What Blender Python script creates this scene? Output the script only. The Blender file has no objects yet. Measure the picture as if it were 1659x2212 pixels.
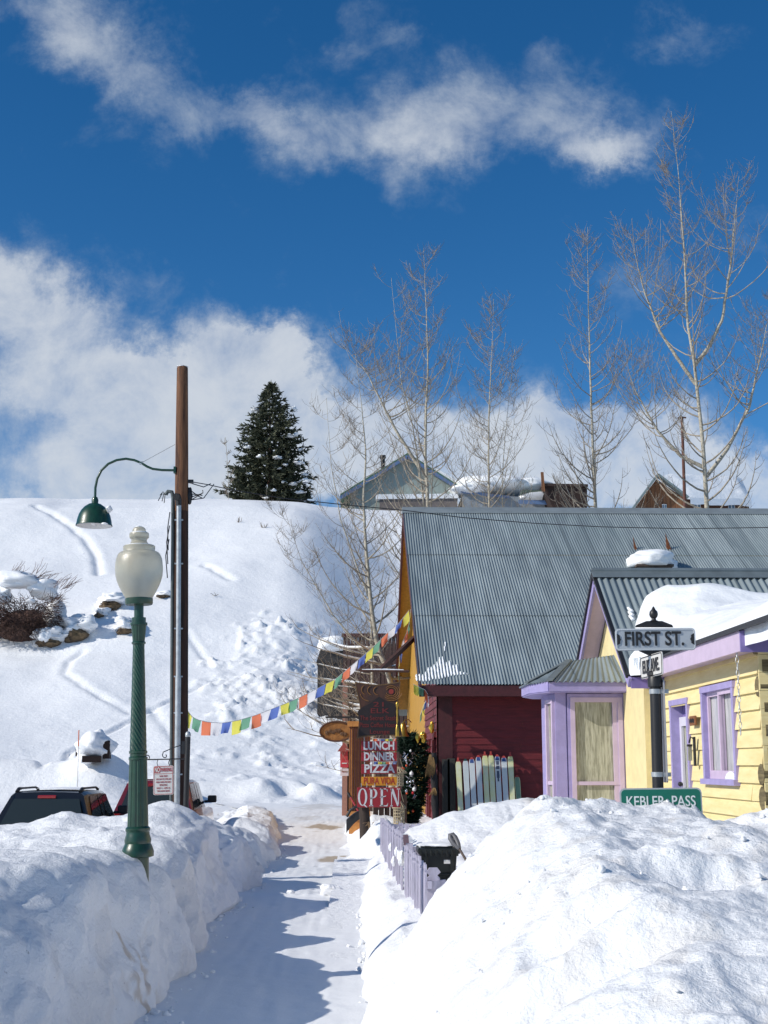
import bpy, math, random
import numpy as np
from mathutils import Vector

random.seed(7)
SC = bpy.context.scene
COL = SC.collection
PI = math.pi

# ------------------------------------------------------------------ camera
EYE = 2.0
FPX, CXP, CYP, WPX, HPX = 2900.0, 829.5, 1106.0, 1659.0, 2212.0     # calibration of the photograph
PITCH = math.atan(544.0 / FPX)
YAW = math.atan(64.5 * math.cos(PITCH) / FPX)
cam_data = bpy.data.cameras.new("camera")
cam_data.sensor_fit = 'VERTICAL'
cam_data.sensor_height = 36.0
cam_data.sensor_width = 27.0
cam_data.lens = 36.0 * FPX / HPX
cam_data.clip_start = 0.1
cam_data.clip_end = 3000
cam = bpy.data.objects.new("camera", cam_data)
COL.objects.link(cam)
cam.location = (0, 0, EYE)
cam.rotation_euler = (PI / 2 + PITCH, 0, -YAW)
SC.camera = cam


def ray(px, py):
    dx, dy = (px - CXP) / FPX, (CYP - py) / FPX
    x = dx
    y = math.cos(PITCH) - dy * math.sin(PITCH)
    z = math.sin(PITCH) + dy * math.cos(PITCH)
    return Vector((x * math.cos(YAW) + y * math.sin(YAW), -x * math.sin(YAW) + y * math.cos(YAW), z))


def at(px, py, Y):
    """World point at street depth Y that the photograph shows at (px, py)."""
    d = ray(px, py)
    return Vector((0, 0, EYE)) + d * (Y / d.y)


# ------------------------------------------------------------------ light
SUN_EL, SUN_A = math.radians(30.5), math.radians(20)      # from the left, a little behind the camera
SUN_DIR = Vector((-math.cos(SUN_EL) * math.cos(SUN_A), -math.cos(SUN_EL) * math.sin(SUN_A), math.sin(SUN_EL)))
sun_data = bpy.data.lights.new("sun", 'SUN')
sun_data.energy = 4.15
sun_data.angle = math.radians(0.53)
sun_data.color = (1.0, 0.945, 0.855)
sun = bpy.data.objects.new("sun", sun_data)
COL.objects.link(sun)
sun.location = (-30, -10, 40)
sun.rotation_euler = SUN_DIR.to_track_quat('Z', 'Y').to_euler()

SC.view_settings.view_transform = 'Standard'
SC.view_settings.look = 'None'
SC.view_settings.exposure = 0.0
SC.view_settings.gamma = 1.0
SC.cycles.max_bounces = 8
SC.cycles.diffuse_bounces = 4
SC.cycles.use_denoising = True

SKY_STRENGTH = 0.10
world = bpy.data.worlds.new("World")
SC.world = world
world.use_nodes = True
wn, wl = world.node_tree.nodes, world.node_tree.links
wn.clear()


def W(kind, **kw):
    n = wn.new(kind)
    for k, v in kw.items():
        setattr(n, k, v)
    return n


def wmath(op, a, b=None, c=None):
    n = W('ShaderNodeMath', operation=op)
    for i, v in enumerate((a, b, c)):
        if v is None:
            continue
        if isinstance(v, (int, float)):
            n.inputs[i].default_value = v
        else:
            wl.new(v, n.inputs[i])
    return n.outputs[0]


sky = W('ShaderNodeTexSky', sky_type='NISHITA')
sky.sun_disc = False
sky.sun_elevation = SUN_EL
sky.sun_rotation = math.atan2(SUN_DIR.x, SUN_DIR.y)
sky.altitude = 2700
sky.air_density = 1.0
sky.dust_density = 0.15
sky.ozone_density = 2.5
tint = W('ShaderNodeHueSaturation')
tint.inputs['Hue'].default_value = 0.5
tint.inputs['Saturation'].default_value = 1.32
tint.inputs['Value'].default_value = 1.22
wl.new(sky.outputs[0], tint.inputs['Color'])

tc = W('ShaderNodeTexCoord')
sep = W('ShaderNodeSeparateXYZ')
wl.new(tc.outputs['Generated'], sep.inputs[0])
yy = wmath('MAXIMUM', sep.outputs[1], 0.08)
uu = wmath('DIVIDE', sep.outputs[0], yy)
vv = wmath('DIVIDE', sep.outputs[2], yy)
uv = W('ShaderNodeCombineXYZ')
wl.new(uu, uv.inputs[0])
wl.new(vv, uv.inputs[1])
# ragged edges: push the lookup about with noise, then pile up soft banks of cloud fixed in the sky
warp = W('ShaderNodeTexNoise')
warp.inputs['Scale'].default_value = 13
warp.inputs['Detail'].default_value = 7
warp.inputs['Roughness'].default_value = 0.68
wl.new(uv.outputs[0], warp.inputs['Vector'])
wsub = W('ShaderNodeVectorMath', operation='SUBTRACT')
wl.new(warp.outputs['Color'], wsub.inputs[0])
wsub.inputs[1].default_value = (0.5, 0.5, 0.5)
wsc = W('ShaderNodeVectorMath', operation='MULTIPLY')
wl.new(wsub.outputs[0], wsc.inputs[0])
wsc.inputs[1].default_value = (0.115, 0.10, 0)
wadd = W('ShaderNodeVectorMath', operation='ADD')
wl.new(uv.outputs[0], wadd.inputs[0])
wl.new(wsc.outputs[0], wadd.inputs[1])

CLOUDS = [  # px, py, half width, half height, weight
    (60, 0, 200, 80, .9), (190, 90, 130, 80, .85), (300, 180, 100, 70, .72), (420, 255, 140, 60, 0.54),
    (560, 245, 120, 65, 0.59), (620, 320, 100, 70, 0.52), (760, 290, 140, 70, 0.54), (900, 225, 130, 80, 0.52),
    (1040, 170, 120, 95, 0.59), (1090, 250, 130, 70, 0.54), (880, 350, 120, 75, 0.58), (850, 440, 60, 50, 0.45),
    (960, 330, 120, 70, 0.56), (1230, 285, 120, 60, 0.52), (1330, 310, 120, 50, 0.50), (1280, 215, 70, 80, 0.50), (1190, 180, 70, 60, 0.36),
    (760, 110, 60, 40, .55), (880, 85, 60, 35, .52), (1470, 75, 110, 40, .55), (780, 20, 45, 50, .42), (600, 60, 50, 60, .4), (1150, 110, 70, 40, .45), (1420, 250, 60, 60, .5),
    (-40, 600, 110, 120, 1.1), (60, 700, 150, 110, 1.05), (190, 660, 80, 60, .7), (330, 590, 60, 50, .52),
    (210, 800, 170, 60, 1.0), (430, 660, 60, 60, .5), (530, 730, 120, 70, 1.05), (610, 780, 80, 70, 1.05),
    (420, 800, 170, 80, 1.05), (40, 860, 200, 70, .75), (330, 920, 260, 80, 1.05), (620, 900, 130, 90, 1.0),
    (120, 1040, 300, 70, 1.1), (520, 1030, 300, 80, 1.1), (820, 980, 220, 110, 1.1), (1000, 1000, 220, 110, 1.15),
    (1230, 930, 130, 95, 1.4), (1400, 940, 150, 90, 1.4), (1300, 1040, 320, 90, 1.2), (1560, 1050, 180, 80, 1.1),
    (1390, 600, 80, 60, .55), (1640, 520, 60, 60, .5), (1360, 330, 90, 40, .5),
]
total = None
for (px, py, hw, hh, w) in CLOUDS:
    d = ray(px, py)
    u0, v0 = d.x / d.y, d.z / d.y
    su, sv = hw / FPX * 1.08, hh / FPX * 1.12
    s = W('ShaderNodeVectorMath', operation='SUBTRACT')
    wl.new(wadd.outputs[0], s.inputs[0])
    s.inputs[1].default_value = (u0, v0, 0)
    m = W('ShaderNodeVectorMath', operation='MULTIPLY')
    wl.new(s.outputs[0], m.inputs[0])
    m.inputs[1].default_value = (1 / su, 1 / sv, 0)
    q = W('ShaderNodeVectorMath', operation='DOT_PRODUCT')
    wl.new(m.outputs[0], q.inputs[0])
    wl.new(m.outputs[0], q.inputs[1])
    e = wmath('POWER', 0.42, q.outputs['Value'])
    total = wmath('MULTIPLY_ADD', e, w, total if total is not None else 0.0)
n1 = W('ShaderNodeTexNoise')
n1.inputs['Scale'].default_value = 13
n1.inputs['Detail'].default_value = 8
n1.inputs['Roughness'].default_value = 0.66
n1.inputs['Distortion'].default_value = 0.25
wl.new(uv.outputs[0], n1.inputs['Vector'])
n2 = W('ShaderNodeTexNoise')
n2.inputs['Scale'].default_value = 7
n2.inputs['Detail'].default_value = 5
wl.new(uv.outputs[0], n2.inputs['Vector'])
tot = wmath('MINIMUM', total, 1.45)
dn = wmath('MULTIPLY_ADD', wmath('SUBTRACT', n1.outputs['Fac'], 0.5), 2.5, tot)
mr = W('ShaderNodeMapRange', interpolation_type='SMOOTHSTEP')
mr.inputs['From Min'].default_value = 0.18
mr.inputs['From Max'].default_value = 1.85
wl.new(dn, mr.inputs['Value'])
front = wmath('GREATER_THAN', sep.outputs[1], 0.08)
alpha = wmath('MULTIPLY', mr.outputs[0], front)
n3 = W('ShaderNodeTexNoise')                     # unseen broken cloud, added outside the view to whiten the blue fill light
n3.inputs['Scale'].default_value = 2.6
n3.inputs['Detail'].default_value = 6
wl.new(tc.outputs['Generated'], n3.inputs['Vector'])
mr3 = W('ShaderNodeMapRange', interpolation_type='SMOOTHSTEP')
mr3.inputs['From Min'].default_value = 0.42
mr3.inputs['From Max'].default_value = 0.66
wl.new(n3.outputs['Fac'], mr3.inputs['Value'])
mr4 = W('ShaderNodeMapRange', interpolation_type='SMOOTHSTEP')
mr4.inputs['From Min'].default_value = 0.78
mr4.inputs['From Max'].default_value = 0.45
wl.new(sep.outputs[1], mr4.inputs['Value'])
alpha = wmath('MAXIMUM', alpha, wmath('MULTIPLY', wmath('MULTIPLY', mr3.outputs[0], mr4.outputs[0]), 0.55))
alpha = wmath('MULTIPLY', alpha, 0.86)
cloud_col = W('ShaderNodeMix', data_type='RGBA')
cloud_col.inputs[6].default_value = (0.33, 0.42, 0.54, 1)
cloud_col.inputs[7].default_value = (0.68, 0.72, 0.77, 1)
bright = W('ShaderNodeMapRange')
bright.inputs['From Min'].default_value = 0.55
bright.inputs['From Max'].default_value = 1.35
wl.new(wmath('MULTIPLY_ADD', wmath('SUBTRACT', n2.outputs['Fac'], 0.5), 0.9, tot), bright.inputs['Value'])
wl.new(bright.outputs[0], cloud_col.inputs[0])
bg_sky = W('ShaderNodeBackground')
bg_sky.inputs['Strength'].default_value = SKY_STRENGTH
wl.new(tint.outputs[0], bg_sky.inputs['Color'])
bg_cloud = W('ShaderNodeBackground')
bg_cloud.inputs['Strength'].default_value = 1.0
wl.new(cloud_col.outputs[2], bg_cloud.inputs['Color'])
wmix = W('ShaderNodeMixShader')
wl.new(alpha, wmix.inputs[0])
wl.new(bg_sky.outputs[0], wmix.inputs[1])
wl.new(bg_cloud.outputs[0], wmix.inputs[2])
wout = W('ShaderNodeOutputWorld')
wl.new(wmix.outputs[0], wout.inputs['Surface'])

# ------------------------------------------------------------------ helpers: noise
def _hash(ix, iy, iz, seed):
    h = (ix * 374761393 + iy * 668265263 + iz * 2147483647 + seed * 1274126177) & 0xFFFFFFFF
    h = ((h ^ (h >> 13)) * 1274126177) & 0xFFFFFFFF
    h = h ^ (h >> 16)
    return (h & 0xFFFFFF) / float(0xFFFFFF)


def vnoise(x, y, z=None, seed=0):
    x, y = np.asarray(x, float), np.asarray(y, float)
    z = np.zeros_like(x) if z is None else np.asarray(z, float)
    x, y, z = np.broadcast_arrays(x, y, z)
    fx, fy, fz = np.floor(x), np.floor(y), np.floor(z)
    ix, iy, iz = fx.astype(np.int64), fy.astype(np.int64), fz.astype(np.int64)
    tx, ty, tz = x - fx, y - fy, z - fz
    tx, ty, tz = (t * t * t * (t * (t * 6 - 15) + 10) for t in (tx, ty, tz))
    r = 0
    for dx in (0, 1):
        for dy in (0, 1):
            for dz in (0, 1):
                w = (tx if dx else 1 - tx) * (ty if dy else 1 - ty) * (tz if dz else 1 - tz)
                r = r + w * _hash(ix + dx, iy + dy, iz + dz, seed)
    return r * 2 - 1


def fbm(x, y, z=None, octaves=4, gain=0.5, seed=0):
    r, a, f = 0, 1.0, 1.0
    for o in range(octaves):
        r = r + a * vnoise(np.asarray(x) * f + 17.3 * o, np.asarray(y) * f - 9.1 * o, None if z is None else np.asarray(z) * f + 3.7 * o, seed + o)
        a *= gain
        f *= 2.03
    return r


def worley(x, y, seed=0):
    x, y = np.asarray(x, float), np.asarray(y, float)
    ix, iy = np.floor(x).astype(np.int64), np.floor(y).astype(np.int64)
    best = np.full(x.shape, 9.0)
    rnd = np.zeros(x.shape)
    for dx in (-1, 0, 1):
        for dy in (-1, 0, 1):
            cx, cy = ix + dx, iy + dy
            px = cx + _hash(cx, cy, cx * 0, seed)
            py = cy + _hash(cx, cy, cx * 0, seed + 5)
            d = np.hypot(x - px, y - py)
            k = d < best
            best = np.where(k, d, best)
            rnd = np.where(k, _hash(cx, cy, cx * 0, seed + 9), rnd)
    return best, rnd


def sstep(a, b, x):
    t = np.clip((np.asarray(x, float) - a) / (b - a), 0, 1)
    return t * t * (3 - 2 * t)


# ------------------------------------------------------------------ helpers: objects
def tag(o, label=None, cat=None, group=None, kind=None):
    if label: o['label'] = label
    if cat: o['category'] = cat
    if group: o['group'] = group
    if kind: o['kind'] = kind
    return o


ORIGIN = {}


def thing(name, label, cat, loc=(0, 0, 0), group=None):
    o = bpy.data.objects.new(name, None)
    COL.objects.link(o)
    o.location = loc
    o.empty_display_size = 0.2
    ORIGIN[o.name] = Vector(loc)
    return tag(o, label, cat, group)


def link_mesh(name, me, mat, parent=None, smooth=False):
    if mat is not None:
        for m in (mat if isinstance(mat, (list, tuple)) else [mat]):
            me.materials.append(m)
    o = bpy.data.objects.new(name, me)
    COL.objects.link(o)
    if parent is not None:
        o.parent = parent
        ORIGIN[o.name] = ORIGIN[parent.name]
    if smooth:
        me.polygons.foreach_set('use_smooth', [True] * len(me.polygons))
    return o


def smooth_by_angle(me, ang=0.6):
    me.polygons.foreach_set('use_smooth', [True] * len(me.polygons))
    try:
        me.set_sharp_from_angle(angle=ang)
    except Exception:
        pass


class MB:
    """Collects world-space geometry; build() links it as ONE mesh object."""

    def __init__(s):
        s.v, s.f, s.m = [], [], []

    def add(s, verts, faces, mi=0):
        b = len(s.v)
        s.v.extend([tuple(p) for p in verts])
        s.f.extend([tuple(i + b for i in f) for f in faces])
        s.m.extend([mi] * len(faces))
        return s

    def box(s, lo, hi, mi=0):
        x0, y0, z0 = lo
        x1, y1, z1 = hi
        v = [(x0, y0, z0), (x1, y0, z0), (x1, y1, z0), (x0, y1, z0), (x0, y0, z1), (x1, y0, z1), (x1, y1, z1), (x0, y1, z1)]
        return s.add(v, [(0, 3, 2, 1), (4, 5, 6, 7), (0, 1, 5, 4), (1, 2, 6, 5), (2, 3, 7, 6), (3, 0, 4, 7)], mi)

    def obox(s, c, ax, ay, az, mi=0):
        """Oriented box: centre and three half-extent vectors."""
        c, ax, ay, az = Vector(c), Vector(ax), Vector(ay), Vector(az)
        v = [c + ax * i + ay * j + az * k for k in (-1, 1) for j in (-1, 1) for i in (-1, 1)]
        return s.add(v, [(0, 2, 3, 1), (4, 5, 7, 6), (0, 1, 5, 4), (1, 3, 7, 5), (3, 2, 6, 7), (2, 0, 4, 6)], mi)

    def beam(s, a, b, w, h, mi=0, up=(0, 0, 1)):
        a, b = Vector(a), Vector(b)
        d = (b - a)
        t = d.normalized()
        side = t.cross(Vector(up))
        if side.length < 1e-4:
            side = t.cross(Vector((0, 1, 0)))
        side.normalize()
        n = side.cross(t)
        return s.obox((a + b) / 2, d / 2, side * w / 2, n * h / 2, mi)

    def prism(s, poly, off, mi=0):
        """poly: planar loop of 3-D points, extruded by the vector off."""
        n = len(poly)
        off = Vector(off)
        v = [Vector(p) for p in poly] + [Vector(p) + off for p in poly]
        f = [tuple(range(n - 1, -1, -1)), tuple(range(n, 2 * n))] + [(i, (i + 1) % n, n + (i + 1) % n, n + i) for i in range(n)]
        return s.add(v, f, mi)

    def tube(s, pts, rad, n=6, mi=0, cap=True):
        pts = [Vector(p) for p in pts]
        if not isinstance(rad, (list, tuple)):
            rad = [rad] * len(pts)
        v, f = [], []
        ref = None
        for i, p in enumerate(pts):
            t = (pts[min(i + 1, len(pts) - 1)] - pts[max(i - 1, 0)])
            if t.length < 1e-9:
                t = Vector((0, 0, 1))
            t.normalize()
            if ref is None:
                ref = t.orthogonal().normalized()
            ref = (ref - t * ref.dot(t))
            if ref.length < 1e-6:
                ref = t.orthogonal()
            ref.normalize()
            b = t.cross(ref)
            for k in range(n):
                a = 2 * PI * k / n
                v.append(p + (ref * math.cos(a) + b * math.sin(a)) * rad[i])
        for i in range(len(pts) - 1):
            for k in range(n):
                f.append((i * n + k, i * n + (k + 1) % n, (i + 1) * n + (k + 1) % n, (i + 1) * n + k))
        if cap:
            f.append(tuple(range(n - 1, -1, -1)))
            f.append(tuple(range((len(pts) - 1) * n, len(pts) * n)))
        return s.add(v, f, mi)

    def lathe(s, prof, org, n=24, mi=0, fn=None):
        """prof: [(r, z)] from bottom to top around the vertical axis at org."""
        ox, oy, oz = org
        v, f = [], []
        for (r, z) in prof:
            for k in range(n):
                a = 2 * PI * k / n
                rr = r if fn is None else fn(r, z, a)
                v.append((ox + rr * math.cos(a), oy + rr * math.sin(a), oz + z))
        m = len(prof)
        for i in range(m - 1):
            for k in range(n):
                f.append((i * n + k, i * n + (k + 1) % n, (i + 1) * n + (k + 1) % n, (i + 1) * n + k))
        f.append(tuple(range(n - 1, -1, -1)))
        f.append(tuple(range((m - 1) * n, m * n)))
        return s.add(v, f, mi)

    def grid(s, P, mi=0, flip=False):
        """P: rows of points."""
        nr, nc = len(P), len(P[0])
        v = [p for row in P for p in row]
        f = []
        for i in range(nr - 1):
            for j in range(nc - 1):
                q = (i * nc + j, i * nc + j + 1, (i + 1) * nc + j + 1, (i + 1) * nc + j)
                f.append(q[::-1] if flip else q)
        return s.add(v, f, mi)

    def blob(s, c, r, seed=0, amp=0.25, nu=14, nv=9, mi=0, zmin=None):
        """Lumpy ellipsoid."""
        c = Vector(c)
        rx, ry, rz = r if isinstance(r, (list, tuple)) else (r, r, r)
        th = np.linspace(0, PI, nv)
        ph = np.linspace(0, 2 * PI, nu, endpoint=False)
        T, Ph = np.meshgrid(th, ph, indexing='ij')
        X, Y, Z = np.sin(T) * np.cos(Ph), np.sin(T) * np.sin(Ph), np.cos(T)
        k = 1 + amp * fbm(X * 1.6 + seed * 3.1, Y * 1.6, Z * 1.6, 3, seed=seed)
        X, Y, Z = X * k * rx + c.x, Y * k * ry + c.y, Z * k * rz + c.z
        if zmin is not None:
            Z = np.maximum(Z, zmin)
        v = list(zip(X.ravel(), Y.ravel(), Z.ravel()))
        f = []
        for i in range(nv - 1):
            for j in range(nu):
                f.append((i * nu + j, (i + 1) * nu + j, (i + 1) * nu + (j + 1) % nu, i * nu + (j + 1) % nu))
        return s.add(v, f, mi)

    def build(s, name, mat, parent=None, smooth=False, bevel=0.0):
        me = bpy.data.meshes.new(name)
        if parent is not None:
            o0 = ORIGIN[parent.name]
        else:
            a = np.array(s.v)
            o0 = Vector(((a[:, 0].min() + a[:, 0].max()) / 2, (a[:, 1].min() + a[:, 1].max()) / 2, a[:, 2].min()))
        me.from_pydata([(p[0] - o0.x, p[1] - o0.y, p[2] - o0.z) for p in s.v], [], s.f)
        if isinstance(mat, (list, tuple)):
            me.polygons.foreach_set('material_index', s.m)
        me.update()
        o = link_mesh(name, me, mat, parent)
        if parent is None:
            o.location = o0
            ORIGIN[o.name] = o0
        if smooth:
            smooth_by_angle(me, 0.7 if smooth is True else smooth)
        if bevel:
            b = o.modifiers.new('bevel', 'BEVEL')
            b.width = bevel
            b.segments = 2
            b.limit_method = 'ANGLE'
        return o


def np_grid(name, X, Y, Z, mat, parent=None, smooth=True, attr=None):
    nr, nc = X.shape
    me = bpy.data.meshes.new(name)
    o0 = ORIGIN[parent.name] if parent is not None else Vector((0, 0, 0))
    co = np.stack([X - o0.x, Y - o0.y, Z - o0.z], -1).reshape(-1, 3).astype(np.float32)
    me.vertices.add(nr * nc)
    me.vertices.foreach_set('co', co.ravel())
    i, j = np.meshgrid(np.arange(nr - 1), np.arange(nc - 1), indexing='ij')
    q = np.stack([i * nc + j, i * nc + j + 1, (i + 1) * nc + j + 1, (i + 1) * nc + j], -1).reshape(-1, 4)
    nf = len(q)
    me.loops.add(nf * 4)
    me.loops.foreach_set('vertex_index', q.ravel().astype(np.int32))
    me.polygons.add(nf)
    me.polygons.foreach_set('loop_start', np.arange(0, nf * 4, 4, dtype=np.int32))
    me.polygons.foreach_set('loop_total', np.full(nf, 4, dtype=np.int32))
    me.update(calc_edges=True)
    me.validate()
    if attr is not None:
        a = me.attributes.new('mask', 'FLOAT', 'POINT')
        a.data.foreach_set('value', attr.ravel().astype(np.float32))
    return link_mesh(name, me, mat, parent, smooth)


def dup(o, loc=None, label=None, parent=None):
    c = o.copy()
    COL.objects.link(c)
    if parent is not None:
        c.parent = parent
    if loc is not None:
        c.location = loc
    if label:
        c['label'] = label
    ORIGIN[c.name] = Vector(c.location)
    for ch in list(o.children):
        dup(ch, parent=c)
    return c


def text_mesh(name, s, size, origin, right, up, mat, parent, depth=0.004, bold=0.0, align='CENTER', shear=0.0, width=None):
    """Letters as a mesh: origin is the middle of the line, right/up its unit vectors."""
    cu = bpy.data.curves.new(name, 'FONT')
    cu.body = s
    cu.size = size
    cu.align_x = align
    cu.align_y = 'CENTER'
    cu.extrude = depth / 2
    cu.offset = bold
    cu.shear = shear
    cu.resolution_u = 4
    tmp = bpy.data.objects.new(name + '_tmp', cu)
    COL.objects.link(tmp)
    dg = bpy.context.evaluated_depsgraph_get()
    me = bpy.data.meshes.new_from_object(tmp.evaluated_get(dg))
    bpy.data.objects.remove(tmp)
    bpy.data.curves.remove(cu)
    right, up = Vector(right).normalized(), Vector(up).normalized()
    n = right.cross(up)
    o0 = ORIGIN[parent.name]
    xs = [v.co.x for v in me.vertices]
    k = 1.0 if width is None else width / max(1e-6, max(xs) - min(xs))
    for v in me.vertices:
        p = Vector(origin) + right * v.co.x * k + up * v.co.y + n * v.co.z
        v.co = p - o0
    me.name = name
    return link_mesh(name, me, mat, parent)


# ------------------------------------------------------------------ helpers: materials
def mat(name, col, rough=0.6, metal=0.0, var=0.0, vscale=6.0, bump=0.0, bscale=30.0, stretch=(1, 1, 1), col2=None, spec=0.5, trans=0.0, coat=0.0):
    """Principled material whose colour wanders between col and col2 (or a darker col) and with fine bump."""
    m = bpy.data.materials.new(name)
    m.use_nodes = True
    nt = m.node_tree
    N, L = nt.nodes, nt.links
    b = N['Principled BSDF']
    b.inputs['Base Color'].default_value = (*col, 1)
    b.inputs['Roughness'].default_value = rough
    b.inputs['Metallic'].default_value = metal
    b.inputs['Specular IOR Level'].default_value = spec
    b.inputs['Transmission Weight'].default_value = trans
    b.inputs['Coat Weight'].default_value = coat
    if var or bump or col2:
        tcn = N.new('ShaderNodeTexCoord')
        mp = N.new('ShaderNodeMapping')
        mp.inputs['Scale'].default_value = stretch
        L.new(tcn.outputs['Object'], mp.inputs['Vector'])
    if var or col2:
        nz = N.new('ShaderNodeTexNoise')
        nz.inputs['Scale'].default_value = vscale
        nz.inputs['Detail'].default_value = 6
        nz.inputs['Roughness'].default_value = 0.65
        L.new(mp.outputs[0], nz.inputs['Vector'])
        rp = N.new('ShaderNodeValToRGB')
        c2 = col2 or tuple(c * (1 - var) for c in col)
        rp.color_ramp.elements[0].position = 0.36
        rp.color_ramp.elements[0].color = (*c2, 1)
        rp.color_ramp.elements[1].position = 0.62
        rp.color_ramp.elements[1].color = (*col, 1)
        L.new(nz.outputs['Fac'], rp.inputs['Fac'])
        L.new(rp.outputs['Color'], b.inputs['Base Color'])
    if bump:
        nb = N.new('ShaderNodeTexNoise')
        nb.inputs['Scale'].default_value = bscale
        nb.inputs['Detail'].default_value = 5
        L.new(mp.outputs[0], nb.inputs['Vector'])
        bp = N.new('ShaderNodeBump')
        bp.inputs['Strength'].default_value = 1.0
        bp.inputs['Distance'].default_value = bump
        L.new(nb.outputs['Fac'], bp.inputs['Height'])
        L.new(bp.outputs['Normal'], b.inputs['Normal'])
    return m


def snow_mat(name, col=(0.86, 0.88, 0.90), dirt=None, s1=9.0, d1=0.02, s2=60.0, d2=0.004, dirt_scale=3.0, dirt_lo=0.55, dirt_hi=0.7, grit=0.0, grit_scale=40.0):
    m = bpy.data.materials.new(name)
    m.use_nodes = True
    N, L = m.node_tree.nodes, m.node_tree.links
    b = N['Principled BSDF']
    b.inputs['Roughness'].default_value = 0.62
    b.inputs['Specular IOR Level'].default_value = 0.3
    tcn = N.new('ShaderNodeTexCoord')
    a = N.new('ShaderNodeTexNoise')
    a.inputs['Scale'].default_value = s1
    a.inputs['Detail'].default_value = 4
    c = N.new('ShaderNodeTexNoise')
    c.inputs['Scale'].default_value = s2
    c.inputs['Detail'].default_value = 5
    c.inputs['Roughness'].default_value = 0.7
    for n in (a, c):
        L.new(tcn.outputs['Object'], n.inputs['Vector'])
    b1, b2 = N.new('ShaderNodeBump'), N.new('ShaderNodeBump')
    b1.inputs['Distance'].default_value = d1
    b2.inputs['Distance'].default_value = d2
    L.new(a.outputs['Fac'], b1.inputs['Height'])
    L.new(c.outputs['Fac'], b2.inputs['Height'])
    L.new(b1.outputs['Normal'], b2.inputs['Normal'])
    L.new(b2.outputs['Normal'], b.inputs['Normal'])
    mx = N.new('ShaderNodeMix')
    mx.data_type = 'RGBA'
    mx.inputs[6].default_value = (*col, 1)
    mx.inputs[7].default_value = (*(dirt or tuple(k * 0.94 for k in col)), 1)
    if dirt:
        at_ = N.new('ShaderNodeAttribute')
        at_.attribute_name = 'mask'
        L.new(at_.outputs['Fac'], mx.inputs[0])
    else:
        dn_ = N.new('ShaderNodeTexNoise')
        dn_.inputs['Scale'].default_value = dirt_scale
        dn_.inputs['Detail'].default_value = 6
        L.new(tcn.outputs['Object'], dn_.inputs['Vector'])
        r = N.new('ShaderNodeMapRange')
        r.inputs['From Min'].default_value = dirt_lo
        r.inputs['From Max'].default_value = dirt_hi
        L.new(dn_.outputs['Fac'], r.inputs['Value'])
        L.new(r.outputs[0], mx.inputs[0])
    sp_ = N.new('ShaderNodeTexNoise')                # grit caught in the snow
    sp_.inputs['Scale'].default_value = grit_scale
    sp_.inputs['Detail'].default_value = 3
    L.new(tcn.outputs['Object'], sp_.inputs['Vector'])
    sr = N.new('ShaderNodeMapRange')
    sr.inputs['From Min'].default_value = 0.70
    sr.inputs['From Max'].default_value = 0.78
    sr.inputs['To Max'].default_value = grit
    L.new(sp_.outputs['Fac'], sr.inputs['Value'])
    mg = N.new('ShaderNodeMix')
    mg.data_type = 'RGBA'
    L.new(sr.outputs[0], mg.inputs[0])
    L.new(mx.outputs[2], mg.inputs[6])
    mg.inputs[7].default_value = (.22, .19, .16, 1)
    L.new(mg.outputs[2], b.inputs['Base Color'])
    return m

# ================================================================== TERRAIN
M_snow = snow_mat('snow', (0.88, 0.89, 0.905), s1=7, d1=0.030, s2=45, d2=0.008)
M_hill = snow_mat('snow_hill', (0.88, 0.89, 0.905), s1=0.5, d1=0.12, s2=3.5, d2=0.05)
M_path = snow_mat('snow_packed', (0.86, 0.87, 0.885), dirt=(0.42, 0.34, 0.25), s1=3.0, d1=0.02, s2=40, d2=0.004)
M_bank = snow_mat('snow_bank', (0.87, 0.88, 0.90), dirt=(0.60, 0.52, 0.44), s1=7, d1=0.035, s2=38, d2=0.020, grit=.55, grit_scale=26)
M_roofsnow = snow_mat('snow_roof', (0.88, 0.895, 0.91), s1=2.5, d1=0.05, s2=30, d2=0.004)


def axis(segs):
    """segs: [(start, end, step)] joined into one increasing axis."""
    out = []
    for a, b, st in segs:
        n = max(1, int(round((b - a) / st)))
        out.extend(list(np.linspace(a, b, n, endpoint=False)))
    out.append(segs[-1][1])
    return np.array(out)


# ---- ground sheet to the horizon
gx = axis([(-1200, -60, 60), (-60, 60, 2), (60, 1200, 60)])
gy = axis([(-300, 0, 30), (0, 90, 1.5), (90, 1500, 60)])
GX, GY = np.meshgrid(gx, gy)
GZ = -0.06 + 0.035 * fbm(GX * 0.35, GY * 0.35, None, 3, seed=3) * (np.abs(GX) < 60)
o = np_grid('ground', GX, GY, GZ, M_hill)
tag(o, kind='structure')

# ---- hill
HILL_Y = [55, 66, 74, 82, 90, 97, 103, 107, 112, 118, 125, 133, 141, 148, 154, 162, 185, 230, 320]
HILL_Z = [-.3, -.1, 0.2, 1.9, 4.9, 8.0, 10.2, 12.6, 15.0, 17.8, 21.2, 25.2, 28.8, 31.1, 31.9, 32.2, 32.6, 33, 30]


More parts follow.
